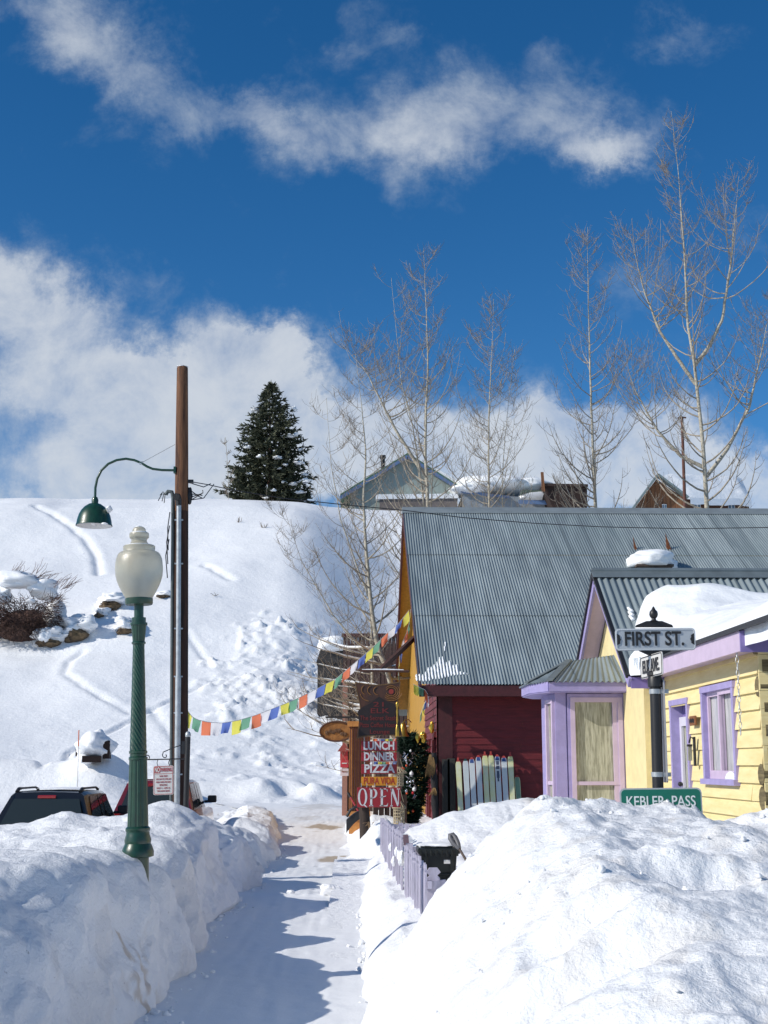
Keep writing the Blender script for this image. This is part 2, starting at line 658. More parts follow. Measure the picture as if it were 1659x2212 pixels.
def hill_base(X, Y):
    X, Y = np.asarray(X, float), np.asarray(Y, float)
    sh = 2.5 * vnoise(X / 23.0, Y / 40.0, None, 41) + 1.0 * vnoise(X / 9.0, Y / 14.0, None, 42)
    z = np.interp(Y + sh * sstep(66, 90, Y) * (1 - 0.85 * sstep(138, 152, Y)), HILL_Y, HILL_Z)
    # gully to the right, its bank turned from the sun
    z = z - 5.0 * sstep(-7, 5, X) * sstep(88, 108, Y) * (1 - sstep(136, 156, Y))
    z = z - 0.7 * sstep(-14, 6, X) * sstep(140, 152, Y)
    # plough berm along the far side of the street
    z = z + 2.3 * np.exp(-((Y - 70 - 0.5 * np.sin(X * .3)) / 2.6) ** 2) * (sstep(-8.5, -13, X)) * (1 + .18 * vnoise(X / 2.2, Y / 2.2, None, 44))
    z = z + 0.9 * np.exp(-((Y - 74) / 2.5) ** 2) * sstep(-13, -9, X) * (1 - sstep(-2.5, .5, X)) * (1 + .5 * vnoise(X / 1.7, Y / 1.7, None, 45))
    on = sstep(60, 72, Y)
    z = z + on * (0.26 * vnoise(X / 6.0, Y / 8.0, None, 46) + 0.05 * vnoise(X / 2.1, Y / 2.6, None, 47)) * (1 - 0.6 * sstep(144, 152, Y))
    return z


def hill_hit(px, py, y0=62.0, y1=175.0):
    d = ray(px, py)
    Y = np.arange(y0, y1, 0.1)
    P = EYE + d.z / d.y * Y
    H = hill_base(d.x / d.y * Y, Y)
    k = np.argmax(H > P)
    if not (H > P).any():
        k = int(np.argmin(np.abs(H - P)))
    return Vector((d.x / d.y * Y[k], Y[k], H[k]))


hx = axis([(-420, -60, 12), (-60, -44, 1.2), (-44, 9, 0.2), (9, 30, 0.8), (30, 420, 12)])
hy = axis([(52, 64, 0.6), (64, 112, 0.2), (112, 154, 0.3), (154, 200, 2), (200, 330, 8)])
HX, HY = np.meshgrid(hx, hy)
HZ = hill_base(HX, HY)


def seg_dist(X, Y, pts):
    best = np.full(X.shape, 99.0)
    for a, b in zip(pts[:-1], pts[1:]):
        ax, ay, bx, by = a[0], a[1], b[0], b[1]
        L2 = (bx - ax) ** 2 + (by - ay) ** 2 + 1e-9
        t = np.clip(((X - ax) * (bx - ax) + (Y - ay) * (by - ay)) / L2, 0, 1)
        best = np.minimum(best, np.hypot(X - ax - t * (bx - ax), Y - ay - t * (by - ay)))
    return best


TRACKS = [
    ([(75, 1092), (110, 1108), (150, 1135), (185, 1165), (208, 1200), (214, 1240)], .42, .24),
    ([(282, 1540), (230, 1512), (180, 1482), (140, 1455), (150, 1428), (178, 1410)], .32, .17),
    ([(90, 1655), (150, 1625), (210, 1595), (270, 1565), (330, 1532), (400, 1500), (470, 1470)], .22, .22),
    ([(400, 1360), (420, 1392), (440, 1420), (452, 1440)], .28, .15),
    ([(440, 1220), (470, 1235), (500, 1252)], .4, .18),
    ([(330, 1530), (350, 1560), (380, 1600)], .4, .14),
]
for pts, wdt, dep in TRACKS:
    W3 = [hill_hit(*p) for p in pts]
    dd = seg_dist(HX, HY, W3)
    wob = 1 + 0.45 * vnoise(HX * 1.1, HY * 1.1, None, 51)
    HZ = HZ - dep * wob * np.exp(-(dd / (.75 * wdt)) ** 2) + 0.15 * dep * np.exp(-((dd - 2.0 * wdt) / wdt) ** 2) * (dd < 4)
# avalanche debris: heaped chunks where the slope has slid
c = hill_hit(575, 1480)
mask = np.zeros(HX.shape)
for (px, py, rx, ry, w) in [(620, 1410, 4.0, 6, 1), (570, 1470, 4.2, 5, 1), (640, 1480, 4.2, 6, 1), (560, 1540, 3.2, 5, .85), (660, 1570, 4.5, 5, 1),
                            (515, 1500, 2.0, 3.0, .6), (700, 1450, 3.5, 5, .9), (600, 1650, 4.2, 4, .45), (690, 1640, 4, 4, .6)]:
    p = hill_hit(px, py)
    mask = np.maximum(mask, w * np.exp(-(((HX - p.x) / rx) ** 2 + ((HY - p.y) / ry) ** 2) * 1.1))
mask = np.clip(mask * 1.5 + 0.35 * fbm(HX / 1.6, HY / 1.6, None, 3, seed=61) * (mask > .05), 0, 1)
w1, r1 = worley(HX * 1.6 + .5 * vnoise(HX * 1.5, HY * 1.3, None, 65), HY * 1.25 + .4 * vnoise(HX * 1.4, HY * 1.2, None, 68), 62)
w2, r2 = worley(HX * 3.1 + .3 * vnoise(HX * 3, HY * 3, None, 69), HY * 2.5, 63)
lump = 0.42 * r1 ** 3.2 * np.clip(1 - w1 * 1.5, 0, 1) ** .6 + 0.30 * r2 * np.clip(1 - w2 * 1.4, 0, 1) ** .6
brk = np.clip(.55 + .9 * fbm(HX * .55, HY * .5, None, 3, seed=70), 0.05, 1.25)
lump = lump * brk + .16 * np.abs(fbm(HX * 2.4, HY * 2.0, None, 3, seed=74)) * brk
HZ = HZ + sstep(.28, .6, mask) * lump + 0.06 * sstep(.1, .6, mask) * vnoise(HX * 2, HY * 2, None, 64)
# loose rubble over the ploughed skirt at the foot of the hill
foot = np.exp(-((HY - 76) / 6.0) ** 2)
w3, r3 = worley(HX * 1.4, HY * 1.1, 66)
HZ = HZ + foot * 0.25 * r3 ** 3 * np.clip(1 - w3 * 1.5, 0, 1) + foot * .10 * vnoise(HX * .9, HY * .9, None, 67)
o = np_grid('hill', HX, HY, HZ, M_hill)
tag(o, kind='structure')

# ---- the sidewalk, shovelled clean between the banks
SX_Y = [0, 10, 20, 30, 40, 48, 56, 66, 80]
SX_L = [-1.72, -1.72, -1.66, -1.68, -2.15, -2.7, -3.4, -5.5, -9]
SX_R = [0.14, 0.12, 0.14, 0.0, -0.2, -0.35, -0.5, -.3, 0]
sy = axis([(1.0, 12, 0.05), (12, 30, 0.08), (30, 82, 0.25)])
sv = np.linspace(0, 1, 64)
SY, SV = np.meshgrid(sy, sv, indexing='ij')
L_, R_ = np.interp(SY, SX_Y, SX_L) - 0.5, np.interp(SY, SX_Y, SX_R) + 0.55
SXX = L_ + (R_ - L_) * SV
SZ = 0.010 + 0.010 * fbm(SXX * 1.5, SY * 0.8, None, 3, seed=71) + 0.004 * fbm(SXX * 9, SY * 2.2, None, 2, seed=72)
SZ = SZ + 0.006 * vnoise(SXX * 14, SY * .5, None, 75)      # scrape marks along the walk
fw, fr_ = worley(SXX * 3.4, SY * 1.5, 76)
SZ = SZ - 0.014 * sstep(.34, .18, fw) * (fr_ > .45) * sstep(-.2, .4, vnoise(SXX * 1.2, SY * .3, None, 77))
# a shovel-width lip across the path and a few dropped lumps
SZ = SZ + 0.035 * np.exp(-((SY - 21.4 - .15 * np.sin(SXX * 3)) / 0.12) ** 2)
dirt = np.zeros(SXX.shape)
for (px, py, rx, ry, w) in [(700, 1787, .65, 2.6, 1.0), (728, 1858, .42, 1.1, 1.0), (660, 1768, .7, 2.0, .35), (690, 1742, 1.2, 4, .35)]:
    d = ray(px, py)
    t = -EYE / d.z
    qx, qy = d.x * t, d.y * t
    k = 1.3 - np.sqrt(((SXX - qx) / rx) ** 2 + ((SY - qy) / ry) ** 2) + 0.5 * fbm(SXX * 2.6, SY * 1.0, None, 3, seed=73)
    dirt = np.maximum(dirt, w * sstep(.15, .75, k))
o = np_grid('sidewalk', SXX, SY, SZ, M_path, attr=dirt * .95)
tag(o, kind='structure')

# ---- left snow bank: a wall cut by the blower, rounded on top
ly = axis([(1.6, 7, 0.05), (7, 14, 0.035), (14, 26, 0.05), (26, 40, 0.09), (40, 58, 0.16)])
NV = 150
lv = np.linspace(0, 1, NV)
LY, LV = np.meshgrid(ly, lv, indexing='ij')
xe = np.interp(LY, SX_Y, SX_L)
# scallops left by the shovel
xe = xe + 0.13 * vnoise(LY * 0.85, 0 * LY, None, 81) + 0.07 * vnoise(LY * 2.3, 0 * LY, None, 82) - 0.22 * np.exp(-((LY - 24.2) / .5) ** 2)
lp_ = np.exp(-((LY - 10.7) / .75) ** 2)                       # a heavier lump in front of the lamp post
xe = xe - .03 - .03 * lp_ - .12 * sstep(11.0, 9.5, LY)
xe = xe + .25 * np.exp(-((LY - 13.0) / 1.3) ** 2)
modb = np.interp(LY, [0, 13.4, 14.6, 15.6, 17.0, 18.2, 19.6, 20.9, 22.0, 23.2, 24.4, 25.6, 27.2, 28.6, 29.6, 31.5, 33.2, 35, 38, 41, 44, 58], [1, 1, .80, 1.04, .76, 1.0, 1.08, .74, .97, 1, .42, .55, .95, .80, .45, .85, .5, .45, .9, .5, .8, .6])
hw = np.interp(LY, [0, 8, 10.5, 12.5, 15, 21, 23.6, 24.3, 25, 30, 45, 58], [.42, .54, .66, .76, .80, .80, .62, .42, .55, .66, .55, .3])
hw = (hw + .24 * lp_) * modb * (1 + 0.18 * vnoise(LY * 1.1, 0 * LY, None, 83) + .10 * vnoise(LY * 3.1, 0 * LY, None, 84))
zt = .10 * lp_ - .05 + .20 * np.exp(-((LY - 19.6) / .7) ** 2) + np.interp(LY, [0, 5, 8, 10, 12, 16, 20, 23, 25.0, 27, 34, 46, 58], [1.0, 1.08, 1.10, 1.17, 1.27, 1.21, 1.16, 1.15, 1.00, .90, .92, .80, .5])
zt = zt * modb
Wd = np.interp(LY, [0, 24, 29, 34, 58], [3.4, 3.3, 2.0, 1.5, 1.4])
a0, a1, a2 = 0.36, 0.60, 0.87
wallp = np.clip(LV / a0, 0, 1)
shp = np.clip((LV - a0) / (a1 - a0), 0, 1)
topp = np.clip((LV - a1) / (a2 - a1), 0, 1)
rdp = np.clip((LV - a2) / (1 - a2), 0, 1)
sw = np.interp(LY, [0, 9, 11.5, 13.5, 16, 22, 26, 58], [1.2, .75, .42, .5, .9, .95, .7, .6])
LX = xe - 0.06 - 0.20 * wallp ** 1.3 - sw * (.55 * shp + .45 * shp ** 2) - (Wd - .95) * topp - 0.8 * rdp
LZ = -0.03 + hw * wallp + (np.maximum(zt + .05 * vnoise(LY * .9, 0 * LY, None, 95), hw + .05) - hw) * np.sin(shp * PI / 2) ** .9 + 0 * topp
LZ = LZ - (zt + .05) * sstep(0, 1, rdp) - .24 * topp * (1 - rdp)
zt = zt
# swell of the top, and a heap at the pole
LZ = LZ + topp * (1 - rdp) * (0.10 * fbm(LX * .9, LY * .7, None, 3, seed=85))
LZ = LZ + 0.12 * np.exp(-((LX + 2.85) / .60) ** 2 - ((LY - 22.3) / 2.0) ** 2) * (wallp > .99)
# displacement along the surface normal
dPy = np.stack([np.gradient(LX, axis=0), np.gradient(LY, axis=0), np.gradient(LZ, axis=0)], -1)
dPv = np.stack([np.gradient(LX, axis=1), np.gradient(LY, axis=1), np.gradient(LZ, axis=1)], -1)
nn = np.cross(dPv, dPy)
nn = nn / (np.linalg.norm(nn, axis=-1, keepdims=True) + 1e-9)
nn = nn * np.sign(nn[..., 2:3] + nn[..., 0:1] + 1e-6)
crumb = fbm(LX * 7, LY * 7, LZ * 7, 3, seed=87)
wl_, wr_ = worley(LY * 2.6 + LX, LZ * 2.6 - LX * 1.2, 88)
disp = 0.085 * fbm(LX * 1.5, LY * 1.3, LZ * 1.5, 3, seed=86) + 0.020 * crumb * (0.4 + .9 * sstep(.2, .9, vnoise(LX * 1.2, LY * 1.2, LZ, 89) + .5))
disp = disp + 0.035 * (wr_ - .4) * np.clip(1 - 1.3 * wl_, 0, 1)
wl5, wr5 = worley(LY * 6 + .3 * crumb, LX * 6 + LZ * 4, 90)
disp = disp + 0.035 * wr5 ** 2 * np.clip(1 - 1.4 * wl5, 0, 1) * (topp > 0.0) * sstep(-.1, .5, vnoise(LX * .8, LY * .8, None, 91))
fade = np.clip(LV / 0.03, 0, 1)
BX, BY, BZ = LX + nn[..., 0] * disp * fade, LY + nn[..., 1] * disp * fade, LZ + nn[..., 2] * disp * fade
bdirt = sstep(.25, .7, fbm(LY * 1.1, LZ * 1.4 + 5, None, 4, seed=92)) * (wallp < .98) * .18
bdirt = np.maximum(bdirt, .9 * sstep(.35, .8, fbm(LY * 7, LZ * 4, None, 3, seed=93) + .35) * np.exp(-((LY - 11.6) / .35) ** 2) * (wallp < .98) * (LZ < .7))
o = np_grid('snow_bank', BX, BY, BZ, M_bank, attr=bdirt)
tag(o, kind='structure')

# ---- right side: low bank, yard, the pile at the corner and the pile under the skis
rx_ = axis([(-0.35, 5.0, 0.028), (5.0, 12, 0.16)])
ry_ = [2.6]
while ry_[-1] < 44:
    ry_.append(ry_[-1] + max(.022, 0.0042 * ry_[-1]))
ry_ = np.array(ry_)
RX, RY = np.meshgrid(rx_, ry_)


def right_base(X, Y, fine=True):
    X, Y = np.asarray(X, float), np.asarray(Y, float)
    re = np.interp(Y, SX_Y, SX_R) + 0.05 * vnoise(Y * 1.4, 0 * Y, None, 101) + 0.03 * vnoise(Y * 4, 0 * Y, None, 102)
    # low shovelled bank with pillowy scallops
    sc_ = 0.5 + 0.5 * vnoise(Y * 1.25, X * .6, None, 103)
    wdt = 0.30 + 0.14 * sc_
    low = (0.34 + 0.15 * sc_ + .06 * vnoise(Y * 3.0, X, None, 104)) * np.sqrt(np.clip((X - re) / wdt, 0, 1)) - 0.05 * (X < re)
    low = low + .22 * sstep(.5, 1.5, X)
    low = low + .28 * np.exp(-((X - .62) / .5) ** 2) * sstep(25.5, 27, Y) * (1 - sstep(31, 34, Y)) * (1 + .5 * vnoise(X * 3, Y * 2, None, 105))
    z = low
    # corner pile
    cz = np.interp(X, [.12, .24, .40, .60, .88, 1.20, 1.48, 1.66, 1.9, 2.3, 2.6, 2.85, 3.0, 3.2, 3.45, 4.0, 5.5, 8, 12],
                   [0, .22, .48, .78, 1.12, 1.42, 1.60, 1.66, 1.60, 1.58, 1.60, 1.52, 1.47, 1.54, 1.60, 1.58, 1.45, 1.2, .8])
    p = np.interp(Y, [2.6, 3.2, 4.5, 6.0, 7.5, 9.0, 10.3, 11.2, 12.0, 13.0, 14.2, 15.5], [0, .08, .33, .56, .74, .90, .985, 1.0, .90, .62, .30, 0])
    z = np.maximum(z, cz * p) + 0.06 * np.minimum(low, cz * p)
    # pile under the skis
    c2 = np.interp(X, [.3, .7, 1.0, 1.8, 2.6, 3.1, 3.45, 3.7, 4.2, 6], [.3, .62, .86, 1.16, 1.35, 1.41, 1.30, 1.0, .7, .5])
    p2 = np.exp(-((Y - 24.5) / 3.2) ** 2)
    z = np.maximum(z, c2 * p2)
    return z, re


RZ, re_ = right_base(RX, RY)
pile = sstep(.5, .9, RZ) * (RY < 15)
big = fbm(RX * 1.6, RY * 1.3, RZ * 1.2, 3, seed=111)
RZ = RZ + pile * (0.06 * big)
wq, rq = worley(RX * 4.2 + .3 * big, RY * 3.4, 112)
patch = sstep(-.05, .55, fbm(RX * .9 + 3, RY * .8, None, 3, seed=113))
RZ = RZ + pile * patch * 0.065 * rq ** 1.5 * np.clip(1 - 1.35 * wq, 0, 1)
wq2, rq2 = worley(RX * 11, RY * 9, 114)
RZ = RZ + pile * patch * 0.034 * rq2 * np.clip(1 - 1.3 * wq2, 0, 1) + 0.016 * pile * fbm(RX * 9, RY * 8, None, 3, seed=115)
# hollows where lumps rolled away
for (px, py, Y, r, d) in [(1270, 2050, 7.6, .16, .14), (1360, 2150, 7.0, .22, .14), (1480, 1985, 8.3, .2, .10), (1580, 1985, 8.3, .16, .09), (1180, 2140, 7.0, .15, .1)]:
    q = at(px, py, Y)
    RZ = RZ - d * np.exp(-((RX - q.x) / (r * 1.5)) ** 2 - ((RY - q.y) / r) ** 2)
    RZ = RZ + .5 * d * np.exp(-((RX - q.x) / (r * 1.6)) ** 2 - ((RY - q.y - 1.9 * r) / (r * .8)) ** 2)
RZ = RZ + (1 - pile) * 0.030 * fbm(RX * 3, RY * 2, None, 3, seed=116) * sstep(.05, .3, RZ)
for (px, py, Y, r) in [(828, 1845, 26, .16), (800, 1905, 22, .12), (770, 1840, 28.5, .18), (760, 1800, 33, .22), (812, 1830, 27, .16)]:
    q = at(px, py, Y)
    RZ = RZ + r * .8 * np.exp(-(((RX - q.x) ** 2 + (RY - q.y) ** 2 * .5) / r ** 2))
d2 = sstep(.2, .8, 1.1 - np.hypot((RX - 3.32) / .42, (RY - 24.0) / 2.2) + .3 * fbm(RX * 3, RY * 2, None, 3, seed=117))
d2 = np.maximum(d2 * .55, pile * .22 * sstep(.25, .6, fbm(RX * 5, RY * 4, None, 4, seed=118)))
M_pile = snow_mat('snow_pile', (0.88, 0.89, 0.905), dirt=(0.62, 0.54, 0.44), s1=9, d1=0.03, s2=38, d2=0.013, grit=.35, grit_scale=30)
o = np_grid('snow_pile', RX, RY, RZ, M_pile, attr=d2)
tag(o, kind='structure')


def right_z(x, y):
    i = int(np.clip(np.searchsorted(ry_, y), 0, len(ry_) - 1))
    j = int(np.clip(np.searchsorted(rx_, x), 0, len(rx_) - 1))
    return float(RZ[i, j])


# crumbs and clods rolled off the ploughed banks: nobody could count them
rnd = random.Random(404)
cr = MB()


def crumb(x, y, z, r, k):
    cr.blob((x, y, z + r * .35), (r * rnd.uniform(.8, 1.3), r * rnd.uniform(.8, 1.3), r * rnd.uniform(.6, .9)), seed=k % 40, amp=.55, nu=9, nv=6)


k = 0
while k < 170:
    y = rnd.uniform(5.6, 13.0)
    x = rnd.uniform(.15, .62 * y * .6)
    i = int(np.clip(np.searchsorted(ry_, y), 0, len(ry_) - 1))
    j = int(np.clip(np.searchsorted(rx_, x), 0, len(rx_) - 1))
    if float(patch[i, j]) * .9 + .06 < rnd.random():
        k += .25
        continue
    r = .007 + .018 * rnd.random() ** 3.0
    crumb(x, y, float(RZ[i, j]) - .004, r, int(k))
    k += 1
for k in range(420):                                  # along the foot of both banks
    y = 7.5 + 26 * rnd.random() ** 1.5
    if rnd.random() < .6:
        x = float(np.interp(y, ly, BX[:, 3])) + abs(rnd.gauss(0, .10)) + .03
    else:
        x = float(np.interp(y, SX_Y, SX_R)) - abs(rnd.gauss(0, .06))
    crumb(x, y, .008, .008 + .030 * rnd.random() ** 3, k)
for k in range(260):                                  # on top of the left bank
    i, j = rnd.randrange(0, len(ly)), rnd.randrange(int(NV * .55), int(NV * .88))
    if ly[i] < 7 or float(vnoise(BX[i, j] * .9, BY[i, j] * .9, None, 401)) < rnd.uniform(-.2, .5):
        continue
    crumb(float(BX[i, j]), float(BY[i, j]), float(BZ[i, j]) - .004, .008 + .022 * rnd.random() ** 2.5, k)
o = cr.build('snow_crumbs', M_snow, smooth=1.2)
tag(o, kind='stuff')

# loose snow lumps lying on the path
lumps = [((715, 1932), 21.3, .17, 'large crumbled snow lump lying in the middle of the shovelled sidewalk'),
         ((628, 1927), 21.5, .06, 'small snow crumb on the sidewalk shadow beside the larger lump')]
for (px, py), Y, r, lab in lumps:
    q = at(px, py, Y)
    m = MB().blob((q.x, Y, .03 + r * .3), (r, r * .7, r * .62), seed=int(px), amp=.45, nu=26, nv=16)
    tag(m.build('snow_lump', M_snow, smooth=1.2), lab, 'snow lump', 'snow lumps on the sidewalk')

# ================================================================== STREET FURNITURE, LEFT
M_green = mat('green_paint', (0.006, 0.050, 0.026), rough=0.36, var=0.35, vscale=14, bump=.0006, bscale=120, coat=.3)
M_globe = mat('globe_plastic', (0.74, 0.70, 0.56), rough=0.32, var=.10, vscale=5, bump=.0016, bscale=160, trans=0.62)
M_darkwood = mat('creosote_wood', (0.055, 0.022, 0.012), rough=0.85, col2=(0.012, 0.006, 0.005), vscale=9, stretch=(1, 1, .12), bump=.006, bscale=40)
M_topwood = mat('weathered_wood', (0.20, 0.09, 0.04), rough=0.85, col2=(0.04, 0.014, 0.008), vscale=12, stretch=(1, 1, .08), bump=.006, bscale=40)
M_galv = mat('galvanised_conduit', (0.50, 0.52, 0.53), rough=0.42, metal=0.55, var=.25, vscale=8)
M_black = mat('black_metal', (0.016, 0.015, 0.016), rough=0.45, var=.3, vscale=20)
M_white = mat('white_enamel', (0.78, 0.77, 0.75), rough=.4)
M_glass = mat('dark_glass', (0.02, 0.028, 0.03), rough=0.06, spec=.6)

# ---- ornamental lamp post
LD = 12.9                                  # depth of the post
KL = LD / 12.0
p = at(297, 1890, LD)
LXp, LYp = p.x, p.y


def zl(py):
    return at(297, py, LD).z


def rl(w):                                  # half of a width measured on the photograph at this depth
    return w / 2 / FPX * LD * 1.008


post = thing('lamp_post', 'dark green fluted lamp post with acorn globe rising from the snow bank', 'lamp post', (LXp, LYp, 0))
wide = lambda r, z, a: r * KL
z0 = zl(1300)
base_prof = [(rl(54), -zl(1840) + .12), (rl(54), 0)]
m = MB()
m.lathe([(.097, 0.2), (.097, zl(1853)), (.138, zl(1850)), (.139, zl(1840)), (.130, zl(1832)), (.112, zl(1822)), (.116, zl(1814)), (.102, zl(1803)),
         (.100, zl(1797)), (.107, zl(1793)), (.107, zl(1789)), (.092, zl(1785))], (LXp, LYp, 0), 36, fn=wide)
m.build('base', M_green, post, smooth=.5)
m = MB()
zA, zB = zl(1785), zl(1642)
flut = lambda r, z, a: KL * r * (1 - 0.075 * max(0.0, math.cos(a * 12)) ** .6)
m.lathe([(.0905 - (.0905 - .0775) * t, zA + (zB - zA) * t) for t in np.linspace(0, 1, 6)], (LXp, LYp, 0), 96, fn=flut)
m.lathe([(.0775, zB), (.083, zB + .005), (.083, zB + .025), (.073, zB + .035), (.073, zB + .06), (.080, zB + .065), (.080, zB + .085), (.072, zB + .09)], (LXp, LYp, 0), 36, fn=wide)
zC, zD = zB + .09, zl(1392)
twist = lambda r, z, a: KL * r * (1 + 0.038 * math.cos(14 * (a + (z - zC) * 8.0)))
m.lathe([(.0715 - .0225 * t, zC + (zD - zC) * t) for t in np.linspace(0, 1, 150)], (LXp, LYp, 0), 112, fn=twist)
m.lathe([(.052, zD), (.062, zD + .008), (.062, zD + .022), (.054, zD + .03)], (LXp, LYp, 0), 36, fn=wide)
zE = zl(1350)
m.lathe([(.053, zD + .03), (.067, zE)], (LXp, LYp, 0), 96, fn=flut)
m.lathe([(.076, zE), (.076, zE + .022), (.063, zE + .024), (.063, zl(1334)), (.042, zl(1333)), (.042, zl(1304))], (LXp, LYp, 0), 36, fn=wide)
m.lathe([(.118, zl(1306)), (.124, zl(1303)), (.124, zl(1293)), (.112, zl(1292))], (LXp, LYp, 0), 40, fn=wide)
m.build('shaft', M_green, post, smooth=.5)
m = MB()
m.lathe([(rl(w), zl(y)) for (w, y) in [(56, 1293), (64, 1286), (75, 1276), (86, 1265), (94, 1255), (100, 1243), (102, 1231), (101, 1218), (98, 1207), (92, 1199), (87, 1195.5), (84, 1194), (78, 1192.5),
                                         (69, 1191.5), (68, 1189), (68.7, 1181), (66, 1179), (50, 1178), (44, 1177), (38, 1173), (33, 1169), (34, 1165), (40, 1162), (42, 1160), (42, 1153), (40, 1151),
                                         (31, 1150), (30, 1147), (27, 1142), (20, 1139), (10, 1137.5), (7, 1136), (1, 1135)]], (LXp, LYp, 0), 48)
globe = m.build('globe', M_globe, post, smooth=.55)
m = MB()
for (w, y, a0_, a1_) in [(82, 1194.2, 3.6, 6.0), (66, 1179.2, 3.4, 6.1), (40, 1151.2, 3.6, 6.2), (14, 1138, 2, 6)]:
    pts = [(LXp + rl(w) * .94 * math.cos(a), LYp + rl(w) * .94 * math.sin(a), zl(y)) for a in np.linspace(a0_, a1_, 14)]
    m.tube(pts, [.003 + .005 * math.sin(PI * i / 13) for i in range(14)], 6)
m.build('snow_rim', M_roofsnow, globe, smooth=1.2)
post.rotation_euler = (0, -.029, 0)          # the old post leans a little
post.location.x += .03

# ---- utility pole with conduits and a gooseneck lamp
PYD = 24.0
pb, pt = at(388, 1742, PYD), at(394, 793, PYD)
pole = thing('utility_pole', 'tall brown wooden utility pole with grey conduits strapped to its side', 'utility pole', (pb.x, PYD, 0))


def pp(z):                                                     # the pole leans a little
    t = (z - pb.z) / (pt.z - pb.z)
    return pb + (pt - pb) * t


m = MB()
pts = [pp(z) for z in (-.5, 1, 3, 5, 6.5)]
m.tube(pts, [.150, .146, .138, .130, .124], 20)
m.build('pole_shaft', M_darkwood, pole, smooth=.8)
m = MB()
zs = [6.5, 7.6, 8.6, pt.z - .02, pt.z]
m.tube([pp(z) for z in zs], [.124, .117, .108, .102, .09], 20)
m.build('pole_top', M_topwood, pole, smooth=.8)
m = MB()
m.blob(pt + Vector((0, 0, .005)), (.098, .098, .022), seed=3, amp=.3)
m.build('snow_cap', M_roofsnow, pole, smooth=1.2)
m = MB()
c0, c1 = at(384, 1740, PYD - .17), at(386.5, 1092, PYD - .17)
m.tube([c0 - Vector((0, 0, .8)), c0 + (c1 - c0) * .42], .052, 14)
m.tube([c0 + (c1 - c0) * .42, c1], .043, 14)
for t in (.1, .30, .42, .58, .80, .95):
    q = c0 + (c1 - c0) * t
    m.obox(q + Vector((0, .01, 0)), (.075, 0, 0), (0, .02, 0), (0, 0, .012))
m.build('conduit', M_galv, pole, smooth=.6)
m = MB()
d0, d1 = at(372, 1740, PYD - .05), at(373.5, 1072, PYD - .05)
m.tube([d0 - Vector((0, 0, .8)), d1], .032, 12)
m.tube([d1, d1 + Vector((-.02, 0, .08)), d1 + Vector((-.09, 0, .09)), d1 + Vector((-.13, 0, .03))], .036, 10)
m.build('conduit', mat('dark_conduit', (.10, .12, .12), .5, .3, var=.3), pole, smooth=.7)
m = MB()
e = c1 + Vector((0, -.03, 0))
m.tube([e, e + Vector((-.005, 0, .10)), e + Vector((-.02, -.06, .15)), e + Vector((-.03, -.14, .13))], [.05, .055, .06, .062], 14)
m.build('weatherhead', M_black, pole, smooth=.8)
m = MB()
q = d1 + Vector((-.13, 0, .03))
for k, (dx, dz) in enumerate([(-.10, -.02), (-.06, -.13), (-.13, -.12), (-.02, -.16)]):
    m.tube([q, q + Vector((dx * .5, -.02, .05 - .02 * k)), q + Vector((dx, -.03, dz))], .008, 5)
q2 = at(413, 1040, PYD)
m.obox(q2 + Vector((-.02, 0, 0)), (.06, 0, 0), (0, .03, 0), (0, 0, .03))
q3 = at(409, 1072, PYD)
m.blob(q3, (.05, .05, .16), 2, .2)
for k in range(4):
    m.tube([q3 + Vector((.03, -.02, .1 - .06 * k)), q3 + Vector((.16 + .03 * k, -.03, .02 * k)), q3 + Vector((.24, -.02, -.04 + .05 * k))], .010, 5)
for k in range(3):
    z = d1.z - .5 - .25 * k
    q = at(372, 1075, PYD)
    m.tube([Vector((q.x - .02, PYD - .1, z + .2)), Vector((q.x - .05 - .01 * k, PYD - .12, z - .1)), Vector((q.x - .03, PYD - .1, z - .5))], .010, 5)
m.build('wiring', M_black, pole)

lamp = thing('street_lamp', 'green bell-shaded street lamp hanging from a gooseneck arm on the wooden pole', 'street lamp', at(378, 1016, PYD))
arm_px = [(378, 1016), (350, 1015.5), (330, 1013), (318, 1008), (305, 1000), (290, 994), (272, 991), (252, 994), (234, 1002), (219, 1016), (210, 1034), (206, 1054), (205.5, 1076)]
ap = [at(x, y, PYD - .05) for x, y in arm_px]
m = MB()
m.tube(ap, .023, 10)
m.obox(ap[0] + Vector((.0, 0, 0)), (.02, 0, 0), (0, .06, 0), (0, 0, .06))
m.build('arm', M_green, lamp, smooth=.8)
m = MB()
a_ = at(305, 1000, PYD - .05)
m.tube([a_, at(378, 960, PYD)], .006, 5)
m.obox(a_, (.03, 0, 0), (0, .02, 0), (0, 0, .03))
m.build('stay_wire', M_galv, lamp)
sx, sy_ = ap[-1].x, PYD - .05
zz = lambda py: at(205, py, sy_).z
k_ = PYD / FPX
m = MB()
m.lathe([(7 * k_, zz(1090)), (7.5 * k_, zz(1080)), (5 * k_, zz(1074)), (3 * k_, zz(1073))], (sx, sy_, 0), 20)
prof = [(39.5 * k_, zz(1136)), (39.5 * k_, zz(1134)), (38 * k_, zz(1131)), (37 * k_, zz(1124)), (34 * k_, zz(1113)), (29 * k_, zz(1103)), (22 * k_, zz(1095)), (13 * k_, zz(1089)), (5 * k_, zz(1087))]
v = MB()
v.lathe(prof, (sx, sy_, 0), 40)
v.f = [f for f in v.f if len(f) == 4]
m.add(v.v, v.f)
m.build('lamp_shade', M_green, lamp, smooth=.6)
m = MB()
v = MB()
v.lathe([(r * .965, z - .004) for r, z in prof], (sx, sy_, 0), 40)
v.f = [f[::-1] for f in v.f if len(f) == 4]
m.add(v.v, v.f)
m.blob((sx, sy_, zz(1122)), (.07, .07, .11), 1, .02)
m.build('reflector', M_white, lamp, smooth=.8)
m = MB()
